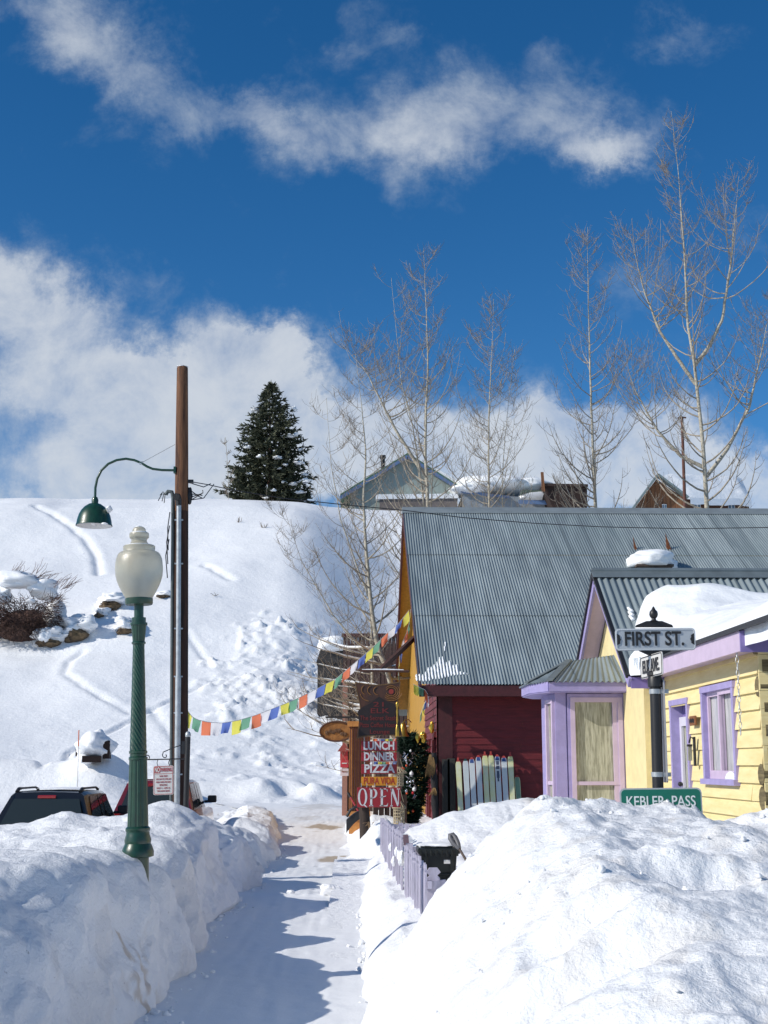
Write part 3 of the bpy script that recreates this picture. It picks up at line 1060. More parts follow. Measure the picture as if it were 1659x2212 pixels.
m.blob(at(236, 1100, sy_ - .1), (.05, .12, .06), 4, .3)
m.build('snow_patch', M_roofsnow, lamp, smooth=1.2)
m = MB()
m.blob(at(226, 1131, sy_ - .28), (.05, .05, .02), 5, .3)
m.build('snow_patch', M_roofsnow, lamp, smooth=1.2)

# ---- no parking sign on a scrolled iron bracket
NY = 21.7
nb, nt_ = at(401, 1752, NY), at(406, 1592, NY)
np_ = thing('parking_sign', 'red and white parking restriction plate hung from a scrolled black post', 'street sign', (nb.x, NY, 0))
m = MB()
m.tube([nb - Vector((0, 0, 1.0)), nt_], .042, 12)
m.build('post', M_black, np_, smooth=.8)
m = MB()
m.blob(nt_ + Vector((0, 0, .03)), (.045, .045, .06), 2, .05)
m.build('finial', M_galv, np_, smooth=1)
m = MB()
i0, i1 = at(404, 1639, NY), at(318, 1641, NY)
m.tube([i0, i1], .010, 6)
e = i1
m.tube([e + Vector((.035 * math.cos(a) * (1 - .0 * a), 0, .035 + .035 * math.sin(a))) for a in np.linspace(-PI / 2, PI * 1.1, 12)], .008, 5)
b0, b1 = at(400, 1607, NY), at(352, 1625, NY)
ctr = at(357, 1632, NY)
m.tube([b0, (b0 + b1) / 2 + Vector((0, 0, .01)), b1] + [ctr + Vector((.05 * (1 - .07 * i) * math.cos(a), 0, .05 * (1 - .07 * i) * math.sin(a))) for i, a in enumerate(np.linspace(2.4, 7.6, 12))], .008, 5)
m.obox((at(399, 1615, NY)), (.05, 0, 0), (0, .02, 0), (0, 0, .10))
for px in (341, 366):
    m.tube([at(px, 1641, NY), at(px - 2, 1648, NY), at(px, 1655, NY)], .006, 5)
m.build('bracket', M_black, np_, smooth=.8)
tl, br = at(332, 1654, NY), at(374, 1717, NY)
tilt = .03
m = MB()


def rrect(cx, cz, w, h, r, n=5):
    out = []
    for (sx_, sz_, a) in ((1, 1, 0), (-1, 1, PI / 2), (-1, -1, PI), (1, -1, 1.5 * PI)):
        for i in range(n + 1):
            t = a + PI / 2 * i / n
            out.append((cx + sx_ * (w / 2 - r) + r * math.cos(t), cz + sz_ * (h / 2 - r) + r * math.sin(t)))
    return out


def sign_board(m, c, right, up, w, h, r, th, mi=0):
    """Rounded plate, its face turned to right x up."""
    c, right, up = Vector(c), Vector(right).normalized(), Vector(up).normalized()
    n = right.cross(up)
    poly = [c + right * a + up * b + n * th / 2 for a, b in rrect(0, 0, w, h, r)]
    return m.prism(poly, -n * th, mi)


cw, chh = br.x - tl.x, tl.z - br.z
nc = (tl + br) / 2
RT, UP = Vector((1, 0, tilt)), Vector((-tilt, 0, 1))
M_signwhite = mat('sign_white', (0.66, 0.645, 0.61), .45, var=.06, vscale=10)
M_signred = mat('sign_red', (0.46, 0.055, 0.05), .5)
sign_board(m, nc, RT, UP, cw, chh, .03, .006)
plate = m.build('plate', M_signwhite, np_)
m = MB()
fr = [nc + RT * a + UP * b + Vector((0, -.005, 0)) for a, b in rrect(0, 0, cw * .95, chh * .965, .028)]
fi = [nc + RT * a + UP * b + Vector((0, -.005, 0)) for a, b in rrect(0, 0, cw * .90, chh * .93, .022)]
n_ = len(fr)
m.add(fr + fi, [(i, (i + 1) % n_, n_ + (i + 1) % n_, n_ + i) for i in range(n_)])
m.obox(nc + RT * (-cw * .30) + UP * (chh * .365) + Vector((0, -.0045, 0)), RT * cw * .145, (0, .0015, 0), UP * chh * .105)
m.obox(nc + UP * (chh * .225) + Vector((0, -.0045, 0)), RT * cw * .45, (0, .0015, 0), UP * chh * .006)
m.build('border', M_signred, plate)
text_mesh('lettering', 'NO', .105, nc + RT * (-cw * .30) + UP * (chh * .355) + Vector((0, -.008, 0)), RT, UP, M_signwhite, plate, bold=.003, width=cw * .25)
text_mesh('lettering', 'PARKING', .085, nc + RT * (cw * .145) + UP * (chh * .355) + Vector((0, -.006, 0)), RT, UP, M_signred, plate, bold=.001, width=cw * .54)
for k, (s_, w_) in enumerate([('THIS SIDE', .40), ('1:00 AM TO 7:00 AM', .72), ('MON WED FRI SUN', .72), ('EFFECTIVE', .36), ('NOV 1 - APR 15', .66), ('TOW AWAY ZONE', .62)]):
    text_mesh('lettering', s_, .036, nc + UP * (chh * (.14 - .102 * k)) + Vector((0, -.006, 0)), RT, UP, M_signred, plate, width=cw * w_)

# ---- parked cars, seen from behind
M_tyre = mat('tyre_rubber', (.012, .012, .013), .8)
M_chrome = mat('rim_metal', (.5, .5, .52), .3, .9)
M_trim = mat('black_plastic', (.015, .015, .017), .55)
M_redlens = mat('red_lens', (.30, .012, .012), .25, coat=.4)


def car(name, label, cx, y0, zg, w, h, ln, paint, rails, snow=False):
    """A boxy estate: y0 is the rear bumper, cx its middle."""
    r = thing(name, label, 'car', (cx, y0 + ln / 2, zg))
    hw_ = w / 2
    belt, roof = h * .60, h
    # stations: (y at sill, y at belt, y at roof, half width at roof, top height)
    st = [(0.06, 0.02, .42, .73, roof * .985), (.30, .28, .62, .76, roof), (ln * .42, ln * .42, ln * .42, .77, roof), (ln * .58, ln * .60, ln * .56, .75, roof * .985),
          (ln * .74, ln * .74, ln * .735, .88, belt * 1.04), (ln * .93, ln * .95, ln * .94, .84, belt * .93), (ln, ln, ln * .985, .78, belt * .80)]
    rows = []
    for (ya, yb, yc, k, top) in st:
        sec = [(-.90, .28, ya), (-.97, .42, ya), (-1, .62 * belt / .6 * .6, ya * .6 + yb * .4), (-.985, min(belt, top), yb), (-k * 1.03, top - .07, yc * .92 + yb * .08), (-k * .93, top - .012, yc), (-k * .5, top, yc),
               (0, top + .008, yc)]
        sec = sec + [(-a, b, c) for a, b, c in sec[-2::-1]]
        rows.append([(cx + a * hw_, y0 + c, zg + b) for a, b, c in sec])
    m = MB()
    m.grid(rows)
    m.f.append(tuple(range(len(rows[0]))))
    m.m.append(0)
    m.f.append(tuple(range(len(m.v) - 1, len(m.v) - 1 - len(rows[0]), -1)))
    m.m.append(0)
    body = m.build('body', paint, r, smooth=.5)
    # rear glass lies just proud of the hatch

    def hatch(u, v):                                                 # u -1..1 across, v 0 at belt..1 at roof
        a, b, c = (.985, belt, .02), (.75, roof * .985 - .05, .40), None
        x = (a[0] + (b[0] - a[0]) * v) * u
        return Vector((cx + x * hw_, y0 + a[2] + (b[2] - a[2]) * v - .014, zg + a[1] + (b[1] - a[1]) * v + .006))
    m = MB()
    m.grid([[hatch(u * .86, v) for u in np.linspace(-1, 1, 7)] for v in (.02, .3, .6, .86)])
    m.build('rear_window', M_glass, r, smooth=1)
    for sgn in (-1, 1):
        m = MB()
        for (ya, yb, ra, rb) in ((.34, .72 * ln * .42, .70, .74 * ln * .42), (.74 * ln * .42 + .06, ln * .40, .76 * ln * .42 + .05, ln * .40), (ln * .42, ln * .57, ln * .42, ln * .545)):
            q = []
            for (yv, zv) in ((ya, belt + .02), (yb, belt + .02), (rb, roof - .10), (ra, roof - .10)):
                t = (zv - belt) / (roof - .07 - belt)
                q.append((cx + sgn * hw_ * (.985 + (.785 - .985) * t + .012), y0 + yv, zg + zv))
            m.add(q, [(0, 1, 2, 3)])
        m.build('side_window', M_glass, r)
        m = MB()
        m.obox((cx + sgn * hw_ * .90, y0 + .05, zg + belt - .20), (.07, 0, 0), (0, .06, 0), (0, 0, .20))
        m.build('tail_light', M_redlens, r, bevel=.02)
        mm = MB()
        my = y0 + ln * .60
        mm.obox((cx + sgn * (hw_ + .14), my, zg + belt + .20), (.105, 0, 0), (0, .05, 0), (0, 0, .085))
        mm.obox((cx + sgn * (hw_ - .0), my + .02, zg + belt + .14), (.06, 0, 0), (0, .03, 0), (0, 0, .03))
        mm.build('wing_mirror', M_trim, r, bevel=.03)
        if rails:
            m = MB()
            xr = cx + sgn * hw_ * .66
            m.tube([(xr, y0 + .50, zg + roof - .02), (xr, y0 + .62, zg + roof + .035), (xr, y0 + .9, zg + roof + .045), (xr, y0 + ln * .45, zg + roof + .045), (xr, y0 + ln * .5, zg + roof)], [.04, .036, .020, .020, .03], 8)
            m.build('roof_rail', M_trim, r, smooth=1)
        for yv in (ln * .18, ln * .82):
            m = MB()
            xw = cx + sgn * (hw_ - .10)
            m.tube([(xw - .1, y0 + yv, zg + .34), (xw + .1, y0 + yv, zg + .34)], .34, 24)
            whl = m.build('wheel', M_tyre, r, smooth=.6)
            m = MB()
            m.tube([(xw + sgn * .05, y0 + yv, zg + .34), (xw + sgn * .108, y0 + yv, zg + .34)], .21, 18)
            m.build('rim', M_chrome, whl, smooth=.6)
    m = MB()
    m.obox((cx, y0 - .02, zg + .48), (hw_ * .96, 0, 0), (0, .09, 0), (0, 0, .13))
    m.build('bumper', M_trim, r, bevel=.04)
    m = MB()
    m.obox((cx, y0 - .005, zg + belt - .16), (.16, 0, 0), (0, .012, 0), (0, 0, .08))
    m.build('licence_plate', M_white, r)
    m = MB()
    q = hatch(0, .93)
    m.obox(q + Vector((0, -.015, 0)), (.17, 0, 0), (0, .02, .01), (0, 0, .018))
    m.build('brake_light', M_redlens, r)
    m = MB()
    q = hatch(.12, .10)
    m.beam(hatch(-.05, .06) + Vector((0, -.02, 0)), hatch(.45, .13) + Vector((0, -.02, 0)), .02, .02)
    m.build('wiper', M_trim, r)
    if snow:
        m = MB()
        m.grid([[(cx + u * hw_ * .66, y0 + v, zg + roof + .012 + .03 * (1 - u * u)) for u in np.linspace(-1, 1, 9)] for v in np.linspace(.7, ln * .5, 6)])
        m.build('snow_dusting', M_roofsnow, r, smooth=1)
    return r


g = -.06
M_carblack = mat('car_paint_black', (.007, .006, .008), .3, coat=.35, var=.3, vscale=3)
M_carred = mat('car_paint_red', (.20, .012, .018), .28, coat=.7, var=.25, vscale=3)
cb = at(101, 1702, 26.3)
car('parked_car', 'dark estate car with roof rails parked behind the snow bank', cb.x, 26.0, g, 1.84, cb.z - g - .06, 4.5, M_carblack, True, snow=True)
cr = at(338, 1685, 31.0)
car('parked_car', 'dark red car parked beyond the wooden utility pole, black mirror showing', cr.x, 30.6, g, 1.76, cr.z - g + .01, 4.6, M_carred, False, snow=True)

# ================================================================== BUILDINGS
M_redlap = mat('red_clapboard', (0.150, 0.011, 0.014), .62, col2=(0.095, 0.006, 0.009), vscale=5, stretch=(.6, .6, 5), bump=.002, bscale=25)
M_maroon = mat('maroon_trim', (0.075, 0.012, 0.014), .6, var=.35, vscale=8, bump=.002)
M_ochre = mat('ochre_boards', (0.46, 0.24, 0.022), .65, var=.28, vscale=5, stretch=(2, 2, .4), bump=.002)
M_yellow = mat('yellow_siding', (0.80, 0.68, 0.36), .68, col2=(0.72, 0.58, 0.27), vscale=4, stretch=(.5, .5, 3), bump=.0025, bscale=22)
M_yellow2 = mat('yellow_stucco', (0.78, 0.66, 0.35), .78, var=.12, vscale=6, bump=.006, bscale=9)
M_lilac = mat('lilac_paint', (0.36, 0.31, 0.565), .55, var=.16, vscale=7, bump=.0015)
M_pink = mat('pale_lilac_paint', (0.58, 0.46, 0.60), .5, var=.10, vscale=7, bump=.0015)
M_purple = mat('purple_paint', (0.22, 0.17, 0.42), .5, var=.15, vscale=7, bump=.0015)
M_logwall = mat('old_logs', (0.22, 0.175, 0.085), .9, col2=(0.09, 0.07, 0.035), vscale=5, stretch=(.5, .5, 6), bump=.008, bscale=14)
M_curtain = mat('lace_curtain', (0.50, 0.49, 0.38), .85, col2=(0.24, 0.235, 0.17), vscale=7, stretch=(6, 6, .6))
M_pane = mat('window_glass', (0.42, 0.42, 0.34), .06, col2=(0.20, 0.20, 0.15), vscale=3, stretch=(5, 5, .7), spec=.7)
M_ice = mat('ice', (.75, .8, .84), .1, trans=.6)


def roof_metal(name, ax, period, seed=0.0):
    """Weathered galvanised sheet: each sheet a little different, rust freckles, seams."""
    m = bpy.data.materials.new(name)
    m.use_nodes = True
    N, L = m.node_tree.nodes, m.node_tree.links
    b = N['Principled BSDF']
    b.inputs['Metallic'].default_value = .15
    b.inputs['Roughness'].default_value = .48
    t = N.new('ShaderNodeTexCoord')
    sp = N.new('ShaderNodeSeparateXYZ')
    L.new(t.outputs['Object'], sp.inputs[0])
    d = N.new('ShaderNodeMath'); d.operation = 'DIVIDE'
    L.new(sp.outputs[ax], d.inputs[0]); d.inputs[1].default_value = period
    fl = N.new('ShaderNodeMath'); fl.operation = 'FLOOR'
    L.new(d.outputs[0], fl.inputs[0])
    wn_ = N.new('ShaderNodeTexWhiteNoise'); wn_.noise_dimensions = '1D'
    L.new(fl.outputs[0], wn_.inputs['W'])
    nz = N.new('ShaderNodeTexNoise')
    nz.inputs['Scale'].default_value = 2.2
    nz.inputs['Detail'].default_value = 8
    mp = N.new('ShaderNodeMapping')
    mp.inputs['Scale'].default_value = (2.2, .22, .22)
    L.new(t.outputs['Object'], mp.inputs['Vector'])
    L.new(mp.outputs[0], nz.inputs['Vector'])
    ad = N.new('ShaderNodeMath'); ad.operation = 'MULTIPLY_ADD'
    L.new(wn_.outputs['Value'], ad.inputs[0]); ad.inputs[1].default_value = .26
    L.new(nz.outputs['Fac'], ad.inputs[2])
    r = N.new('ShaderNodeValToRGB')
    r.color_ramp.elements[0].position = .42
    r.color_ramp.elements[0].color = (.185, .225, .24, 1)
    r.color_ramp.elements[1].position = .92
    r.color_ramp.elements[1].color = (.34, .395, .405, 1)
    L.new(ad.outputs[0], r.inputs['Fac'])
    n2_ = N.new('ShaderNodeTexNoise')
    n2_.inputs['Scale'].default_value = 7
    n2_.inputs['Detail'].default_value = 8
    n2_.inputs['Roughness'].default_value = .75
    L.new(t.outputs['Object'], n2_.inputs['Vector'])
    r2 = N.new('ShaderNodeMapRange')
    r2.inputs['From Min'].default_value = .66
    r2.inputs['From Max'].default_value = .76
    L.new(n2_.outputs['Fac'], r2.inputs['Value'])
    mx = N.new('ShaderNodeMix'); mx.data_type = 'RGBA'
    L.new(r2.outputs[0], mx.inputs[0])
    L.new(r.outputs['Color'], mx.inputs[6])
    mx.inputs[7].default_value = (.13, .085, .06, 1)
    fr = N.new('ShaderNodeMath'); fr.operation = 'FRACT'
    L.new(d.outputs[0], fr.inputs[0])
    lt = N.new('ShaderNodeMath'); lt.operation = 'LESS_THAN'
    L.new(fr.outputs[0], lt.inputs[0]); lt.inputs[1].default_value = .028
    ls = N.new('ShaderNodeMath'); ls.operation = 'MULTIPLY'
    L.new(lt.outputs[0], ls.inputs[0]); ls.inputs[1].default_value = .6
    m2 = N.new('ShaderNodeMix'); m2.data_type = 'RGBA'
    L.new(ls.outputs[0], m2.inputs[0])
    L.new(mx.outputs[2], m2.inputs[6])
    m2.inputs[7].default_value = (.07, .085, .09, 1)
    L.new(m2.outputs[2], b.inputs['Base Color'])
    return m


M_roofA = roof_metal('corrugated_roof', 0, .66)
M_roofB = roof_metal('corrugated_roof_cottage', 0, .81)


def corrugated(m, x0, x1, A, B, per, amp, lap=None, flip=False, th=.004, sheet=None):
    """Corrugated sheet: ribs run from A(x) at the eave to B(x) at the top; x is the street-cross axis."""
    n = int((x1 - x0) / per * 8)
    xs = x0 + np.arange(n + 1) * per / 8
    up = None
    rows = []
    ts = lap or [0, 1]
    for k in range(len(ts) - 1):
        for t, lift in ((ts[k], .012 if k else .0), (ts[k + 1], 0.0)):
            row = []
            for x in xs:
                a, b = Vector(A(x)), Vector(B(x))
                dirv = (b - a)
                nrm = dirv.cross(Vector((1, 0, 0))) * (1 if not flip else -1)
                if nrm.z < 0:
                    nrm = -nrm
                nrm.normalize()
                sh = 0
                if sheet:
                    sh = .004 * math.sin(37.7 * math.floor((x - x0 + (k % 2) * sheet * .37) / sheet))
                row.append(a + dirv * t + nrm * (amp * math.cos(2 * PI * x / per) + (lift if t == ts[k] else 0) + sh))
            rows.append(row)
    for k in range(0, len(rows), 2):
        m.grid(rows[k:k + 2])
    return m


def clapboard(m, a, b, z0, z1, bh, out, th=.022, seed=1, cut=(), mi=0):
    """Lap siding between plan points a and b, facing out; each board thicker at its foot."""
    rnd = random.Random(seed)
    a, b, out = Vector((a[0], a[1], 0)), Vector((b[0], b[1], 0)), Vector((out[0], out[1], 0)).normalized()
    L = (b - a).length
    t = (b - a) / L
    z = z0
    while z < z1 - .01:
        h = min(bh * rnd.uniform(.94, 1.06), z1 - z)
        s = 0
        while s < L - .01:
            w = min(rnd.uniform(1.6, 3.6), L - s)
            if L - s - w < .3:
                w = L - s
            hit = [c for c in cut if z + h > c[2] + .02 and z < c[3] - .02]
            stop = s + w
            skip = False
            for c in hit:
                if c[0] - .001 <= s < c[1] - .001:
                    s, skip = c[1], True
                elif s < c[0] < stop:
                    stop = c[0]
            if skip:
                continue
            w = stop - s
            o1, o2 = th * rnd.uniform(.8, 1.25), .004
            dz = rnd.uniform(-.004, .004)
            p0, p1 = a + t * (s + .0015), a + t * (s + w - .0015)
            q = [p0 + Vector((0, 0, z + dz)), p1 + Vector((0, 0, z + dz * .4)), p1 + Vector((0, 0, z + h + .012)), p0 + Vector((0, 0, z + h + .012))]
            v = q + [q[0] + out * o1, q[1] + out * o1, q[2] + out * o2, q[3] + out * o2]
            m.add(v, [(4, 5, 6, 7), (0, 1, 5, 4), (2, 3, 7, 6), (1, 2, 6, 5), (3, 0, 4, 7)], mi)
            s += w
        z += h


# ---------------------------------------------------------------- the red restaurant building
ev = at(905, 1478, 30.0)
rg = at(870, 1100, 40.0)
XR0 = (ev.x + rg.x) / 2 + .0                 # rake edge
XR1 = 24.0
EY, RYd, FY = 30.0, 40.0, 50.0               # eave, ridge, far eave depths
EZ, RZg = ev.z, rg.z
XW, YW = 1.92, 30.75                         # wall faces
red = thing('red_building', 'dark red clapboard building with a huge grey corrugated metal roof and ochre gable', 'building', (8, 40, 0))
sl = (RZg - EZ) / (RYd - EY)
roofz = lambda y: EZ + sl * (y - EY) if y < RYd else RZg - sl * (y - RYd)
m = MB()
m.box((XW, YW, -.3), (XR1 - .5, FY - .8, EZ + .2))
m.prism([(XW + .01, YW, EZ + .15), (XW + .01, FY - .8, EZ + .15), (XW + .01, FY - .8, roofz(FY - .8) - .2), (XW + .01, RYd, RZg - .25), (XW + .01, YW, roofz(YW) - .2)], (XR1 - XW - .6, 0, 0))
m.build('wall_core', M_ochre, red)
m = MB()
clapboard(m, (XW, YW), (16, YW), -.1, roofz(YW) - .30, .17, (0, -1), seed=3)
m.build('side_wall', M_redlap, red)
m = MB()
clapboard(m, (XW - .02, 36.2), (XW - .02, YW), -.1, roofz(YW) - .12, .17, (-1, 0), seed=4, th=.03)
m.build('front_wall', M_redlap, red)
m = MB()
m.box((XW - .05, YW - .05, -.1), (XW + .30, YW - .005, roofz(YW) - .3))
m.box((XW - .05, YW - .05, -.1), (XW - .02, YW + .14, roofz(YW) - .3))
m.build('corner_board', M_maroon, red)
m = MB()
m.box((XR0 + .03, EY + .02, EZ - .26), (XR1, EY + .07, EZ - .02))
m.box((XR0 + .05, EY + .07, EZ - .24), (XR1, YW, EZ - .20))
m.build('fascia', M_maroon, red)
m = MB()
for (ya, yb) in ((EY, RYd), (FY, RYd)):
    A_, B_ = Vector((XR0 + .03, ya, roofz(ya) - .16)), Vector((XR0 + .03, yb, RZg - .16))
    m.beam(A_, B_, .06, .26)
m.build('rake_board', M_maroon, red)
m = MB()
for (ya, yb) in ((EY, RYd), (FY, RYd)):
    y2 = ya + (.5 if ya < yb else -.5)
    A2, B2 = Vector((XR0 + .30, y2, roofz(y2) - .07)), Vector((XR0 + .30, yb, RZg - .07))
    m.beam(A2, B2, .46, .03)
m.build('soffit', M_ochre, red)
m = MB()
corrugated(m, XR0, XR1, lambda x: (x, EY, EZ), lambda x: (x, RYd, RZg), .072, .013, lap=[0, .32, .675, 1.0], sheet=.66)
m.build('roof', M_roofA, red, smooth=1.3)
m = MB()
corrugated(m, XR0, XR1, lambda x: (x, FY, EZ), lambda x: (x, RYd, RZg), .24, .0105)
m.build('back_roof', M_roofA, red, smooth=1.3)
m = MB()
m.prism([(XR0 - .02, RYd - .33, RZg - .20 + .03), (XR0 - .02, RYd - .30, RZg - .14 + .03), (XR0 - .02, RYd, RZg + .07), (XR0 - .02, RYd + .3, RZg - .13)], (XR1 - XR0, 0, 0))
m.build('ridge_cap', mat('ridge_metal', (.30, .34, .35), .5, .35, var=.2, vscale=3), red)
# snow left clinging in the corrugations near the eave
m = MB()
rnd = random.Random(5)
pA = at(938, 1478, 30.0)
for i in range(19):
    x = XR0 + .072 * (round((pA.x - .38 - XR0) / .072) + i) + .0287
    u = i / 18
    top = .38 + 0.80 * math.exp(-((u - .44) / .24) ** 2) + .25 * math.exp(-((u - .7) / .2) ** 2) + rnd.uniform(-.10, .16)
    bot = .10 + .22 * abs(u - .15) + (.30 * u) + rnd.uniform(-.03, .03)
    if u > .8:
        top = min(top, .80 - 1.4 * (u - .8))
    if top <= bot:
        continue
    pts = []
    for k in range(7):
        s_ = bot + (top - bot) * k / 6
        yk = EY + s_ * math.cos(math.atan(sl))
        pts.append((x + rnd.uniform(-.004, .004), yk, roofz(yk) + .006))
    m.tube(pts, [.012] + [rnd.uniform(.020, .030) for _ in range(5)] + [.012], 6)
q = at(962, 1422, 31.3)
for k in range(2):
    y_ = EY + 1.45 + .2 * k
    m.tube([(q.x + .03 * k, y_, roofz(y_) + .01), (q.x + .03 * k + .01, y_ + .2, roofz(y_ + .2) + .01)], [.012, .02], 6)
m.build('snow_remnant', M_roofsnow, red, smooth=1.2)


def roof_hit(px, py):
    d = ray(px, py)
    # plane z = EZ + sl (y-EY)
    t = (EZ - sl * EY - EYE) / (d.z - sl * d.y)
    return Vector((0, 0, EYE)) + d * t


# stone chimney stub under a snow cap
q = roof_hit(1417, 1236)
chim = MB()
chim.box((q.x - .50, q.y - .1, q.z - .3), (q.x + .42, q.y + .8, q.z + .17))
ch = chim.build('chimney', mat('chimney_stone', (.14, .12, .10), .9, var=.6, vscale=9, bump=.02, bscale=12), red)
m = MB()
m.box((q.x - .54, q.y - .15, q.z + .14), (q.x + .46, q.y + .85, q.z + .20))
m.build('cap', mat('rusty_cap', (.09, .06, .045), .8, var=.4, vscale=8), ch)
m = MB()
m.blob((q.x - .04, q.y + .32, q.z + .36), (.64, .68, .30), seed=12, amp=.16, nu=36, nv=20, zmin=q.z + .17)
m.blob((q.x + .46, q.y + .42, q.z + .20), (.20, .40, .26), seed=13, amp=.25, nu=20, nv=12)
m.build('snow_cap', M_roofsnow, ch, smooth=1.2)
m = MB()
M_rust = mat('rusty_iron', (.24, .075, .02), .85, col2=(.05, .02, .012), vscale=22)
for (pxa, pya, pxb, pyb, w) in ((1374, 1182, 1367, 1158, .06), (1446, 1182, 1437, 1151, .10)):
    a, b = roof_hit(pxa, pya + 6), roof_hit(pxa, pya + 6)
    e = at(pxb, pyb, a.y + .05)
    m.add([a + Vector((-w * .6, 0, 0)), a + Vector((w * .6, 0, 0)), e, a + Vector((w * .6, .1, 0)), a + Vector((-w * .6, .1, 0))], [(0, 1, 2), (1, 3, 2), (3, 4, 2), (4, 0, 2)])
m.build('snow_splitter', M_rust, red)
# narrow shuttered opening and trim boards on the street face
m = MB()
for y_ in (31.25, 31.95, 33.6, 34.4):
    m.box((XW - .09, y_, .2), (XW - .02, y_ + .10, 2.6))
m.box((XW - .09, 31.25, 2.55), (XW - .02, 32.05, 2.72))
m.build('door_trim', M_redlap, red)
m = MB()
m.box((XW - .05, 31.36, .2), (XW - .025, 31.94, 2.55))
m.build('door', mat('dark_door', (.035, .02, .016), .7, var=.3), red)

# ---------------------------------------------------------------- the yellow cottage
GX_ = 3.78                                    # gable wall plane, facing the street
GYn, GYf = 17.6, 21.2                         # its near and far corners
cot = thing('yellow_cottage', 'small yellow cottage with lilac trim, corrugated roof and thick snow on its wing', 'cottage', (5.5, 17, 0))
ap_ = at(1280, 1238, 19.4)
XRK = ap_.x                                   # rake overhang
ZR = ap_.z
YE_n, YE_f = 17.15, 21.65
ge = at(1338, 1425, 17.45)
slc = (ZR - ge.z) / (19.4 - 17.45)
mainz = lambda y: ZR - slc * abs(y - 19.4)
XC1 = 9.5
m = MB()
m.prism([(GX_, GYn, -.2), (GX_, GYf, -.2), (GX_, GYf, mainz(GYf) - .12), (GX_, 19.4, ZR - .14), (GX_, GYn, mainz(GYn) - .12)], (XC1 - GX_ - .1, 0, 0))
m.build('gable_wall', M_yellow2, cot)
m = MB()
corrugated(m, XRK, XC1, lambda x: (x, YE_n, mainz(YE_n)), lambda x: (x, 19.4, ZR), .0985, .0165, sheet=.81)
m.build('roof', M_roofB, cot, smooth=1.3)
m = MB()
corrugated(m, XRK, XC1, lambda x: (x, YE_f, mainz(YE_f)), lambda x: (x, 19.4, ZR), .0985, .0165)
m.build('roof', M_roofB, cot, smooth=1.3)
m = MB()
m.prism([(XRK - .02, 19.4 - .16, ZR - .16 * slc + .035), (XRK - .02, 19.4, ZR + .045), (XRK - .02, 19.4 + .16, ZR - .16 * slc + .035), (XRK - .02, 19.4, ZR + .02)], (XC1 - XRK, 0, 0))
m.tube([(XRK - .02, 19.4, ZR + .045), (XC1, 19.4, ZR + .045)], .035, 8)
m.build('ridge_cap', mat('ridge_metal_cottage', (.20, .24, .255), .5, .35, var=.25, vscale=3), cot)
m = MB()
for ya, (w1, mt) in ((YE_n, (0, 0)), (YE_f, (0, 0))):
    a, b = Vector((XRK + .035, ya, mainz(ya) - .10)), Vector((XRK + .035, 19.4, ZR - .10))
    m.beam(a, b, .04, .13)
m.build('rake_board', M_lilac, cot)
m = MB()
for ya in (YE_n, YE_f):
    a, b = Vector((XRK + .01, ya, mainz(ya) - .02)), Vector((XRK + .01, 19.4, ZR - .02))
    m.beam(a, b, .05, .045)
m.build('rake_edge', M_black, cot)
m = MB()
for ya in (YE_n, YE_f):
    a, b = Vector(((XRK + GX_) / 2 + .02, ya, mainz(ya) - .10)), Vector(((XRK + GX_) / 2 + .02, 19.4, ZR - .10))
    m.beam(a, b, GX_ - XRK - .06, .03)
m.build('soffit', M_pink, cot)
m = MB()
m.box((XRK + .05, YE_n - .02, mainz(YE_n) - .17), (4.0, YE_n + .02, mainz(YE_n) - .03))
m.build('fascia', M_purple, cot)

# bay window: chamfered, corrugated hip on top
q0, q1 = at(1203, 1600, 19.0), at(1183, 1600, 19.55)
BXl, BYn = 2.86, 19.0
bay = MB()
pl = [(GX_ + .05, BYn), (q0.x, BYn), (q1.x + .0, 19.32), (q1.x, 20.2), (q0.x, 20.5), (GX_ + .05, 20.5)]
zT = at(1300, 1490, BYn).z
P0, P1, P2 = Vector((q0.x, BYn, 0)), Vector((q1.x, BYn + .50, 0)), Vector((q1.x, 20.1, 0))
plan = [Vector((GX_ + .05, BYn, 0)), P0, P1, P2, Vector((q0.x, 20.5, 0)), Vector((GX_ + .05, 20.5, 0))]
m = MB()
m.prism([p + Vector((0, 0, -.2)) for p in plan][::-1], (0, 0, zT + .2))
bw = m.build('bay_wall', M_lilac, cot)


def framed(parent, a, b, z0, z1, out, name_f='frame', rail=None, depth=.05, fw=.07, matf=None, matg=None, inset=.02, sub=True):
    """Window between plan points a,b: frame ring proud of the wall, pane set back within it."""
    a, b = Vector(a), Vector(b)
    t = (b - a).normalized()
    out = Vector(out).normalized()
    L = (b - a).length
    win = MB()

    def bar(s0, s1, za, zb, d0, d1):
        c = a + t * (s0 + s1) / 2 + out * (d0 + d1) / 2
        win.obox((c.x, c.y, (za + zb) / 2), t * (s1 - s0) / 2, out * (d1 - d0) / 2, (0, 0, (zb - za) / 2))
    bar(0, fw, z0, z1, 0.003, depth)
    bar(L - fw, L, z0, z1, 0.003, depth)
    bar(fw, L - fw, z1 - fw, z1, 0.003, depth - .003)
    bar(fw, L - fw, z0, z0 + fw, 0.003, depth - .003)
    if rail:
        for zr in rail:
            bar(fw, L - fw, zr - .025, zr + .025, .003, depth * .8)
    w = win.build('window', matf or M_pink, parent)
    m = MB()
    c = a + t * L / 2 + out * inset
    m.obox((c.x, c.y, (z0 + z1) / 2), t * (L / 2 - fw + .002), out * .003, (0, 0, (z1 - z0) / 2 - fw + .002))
    m.build('pane', matg or M_pane, w)
    return w


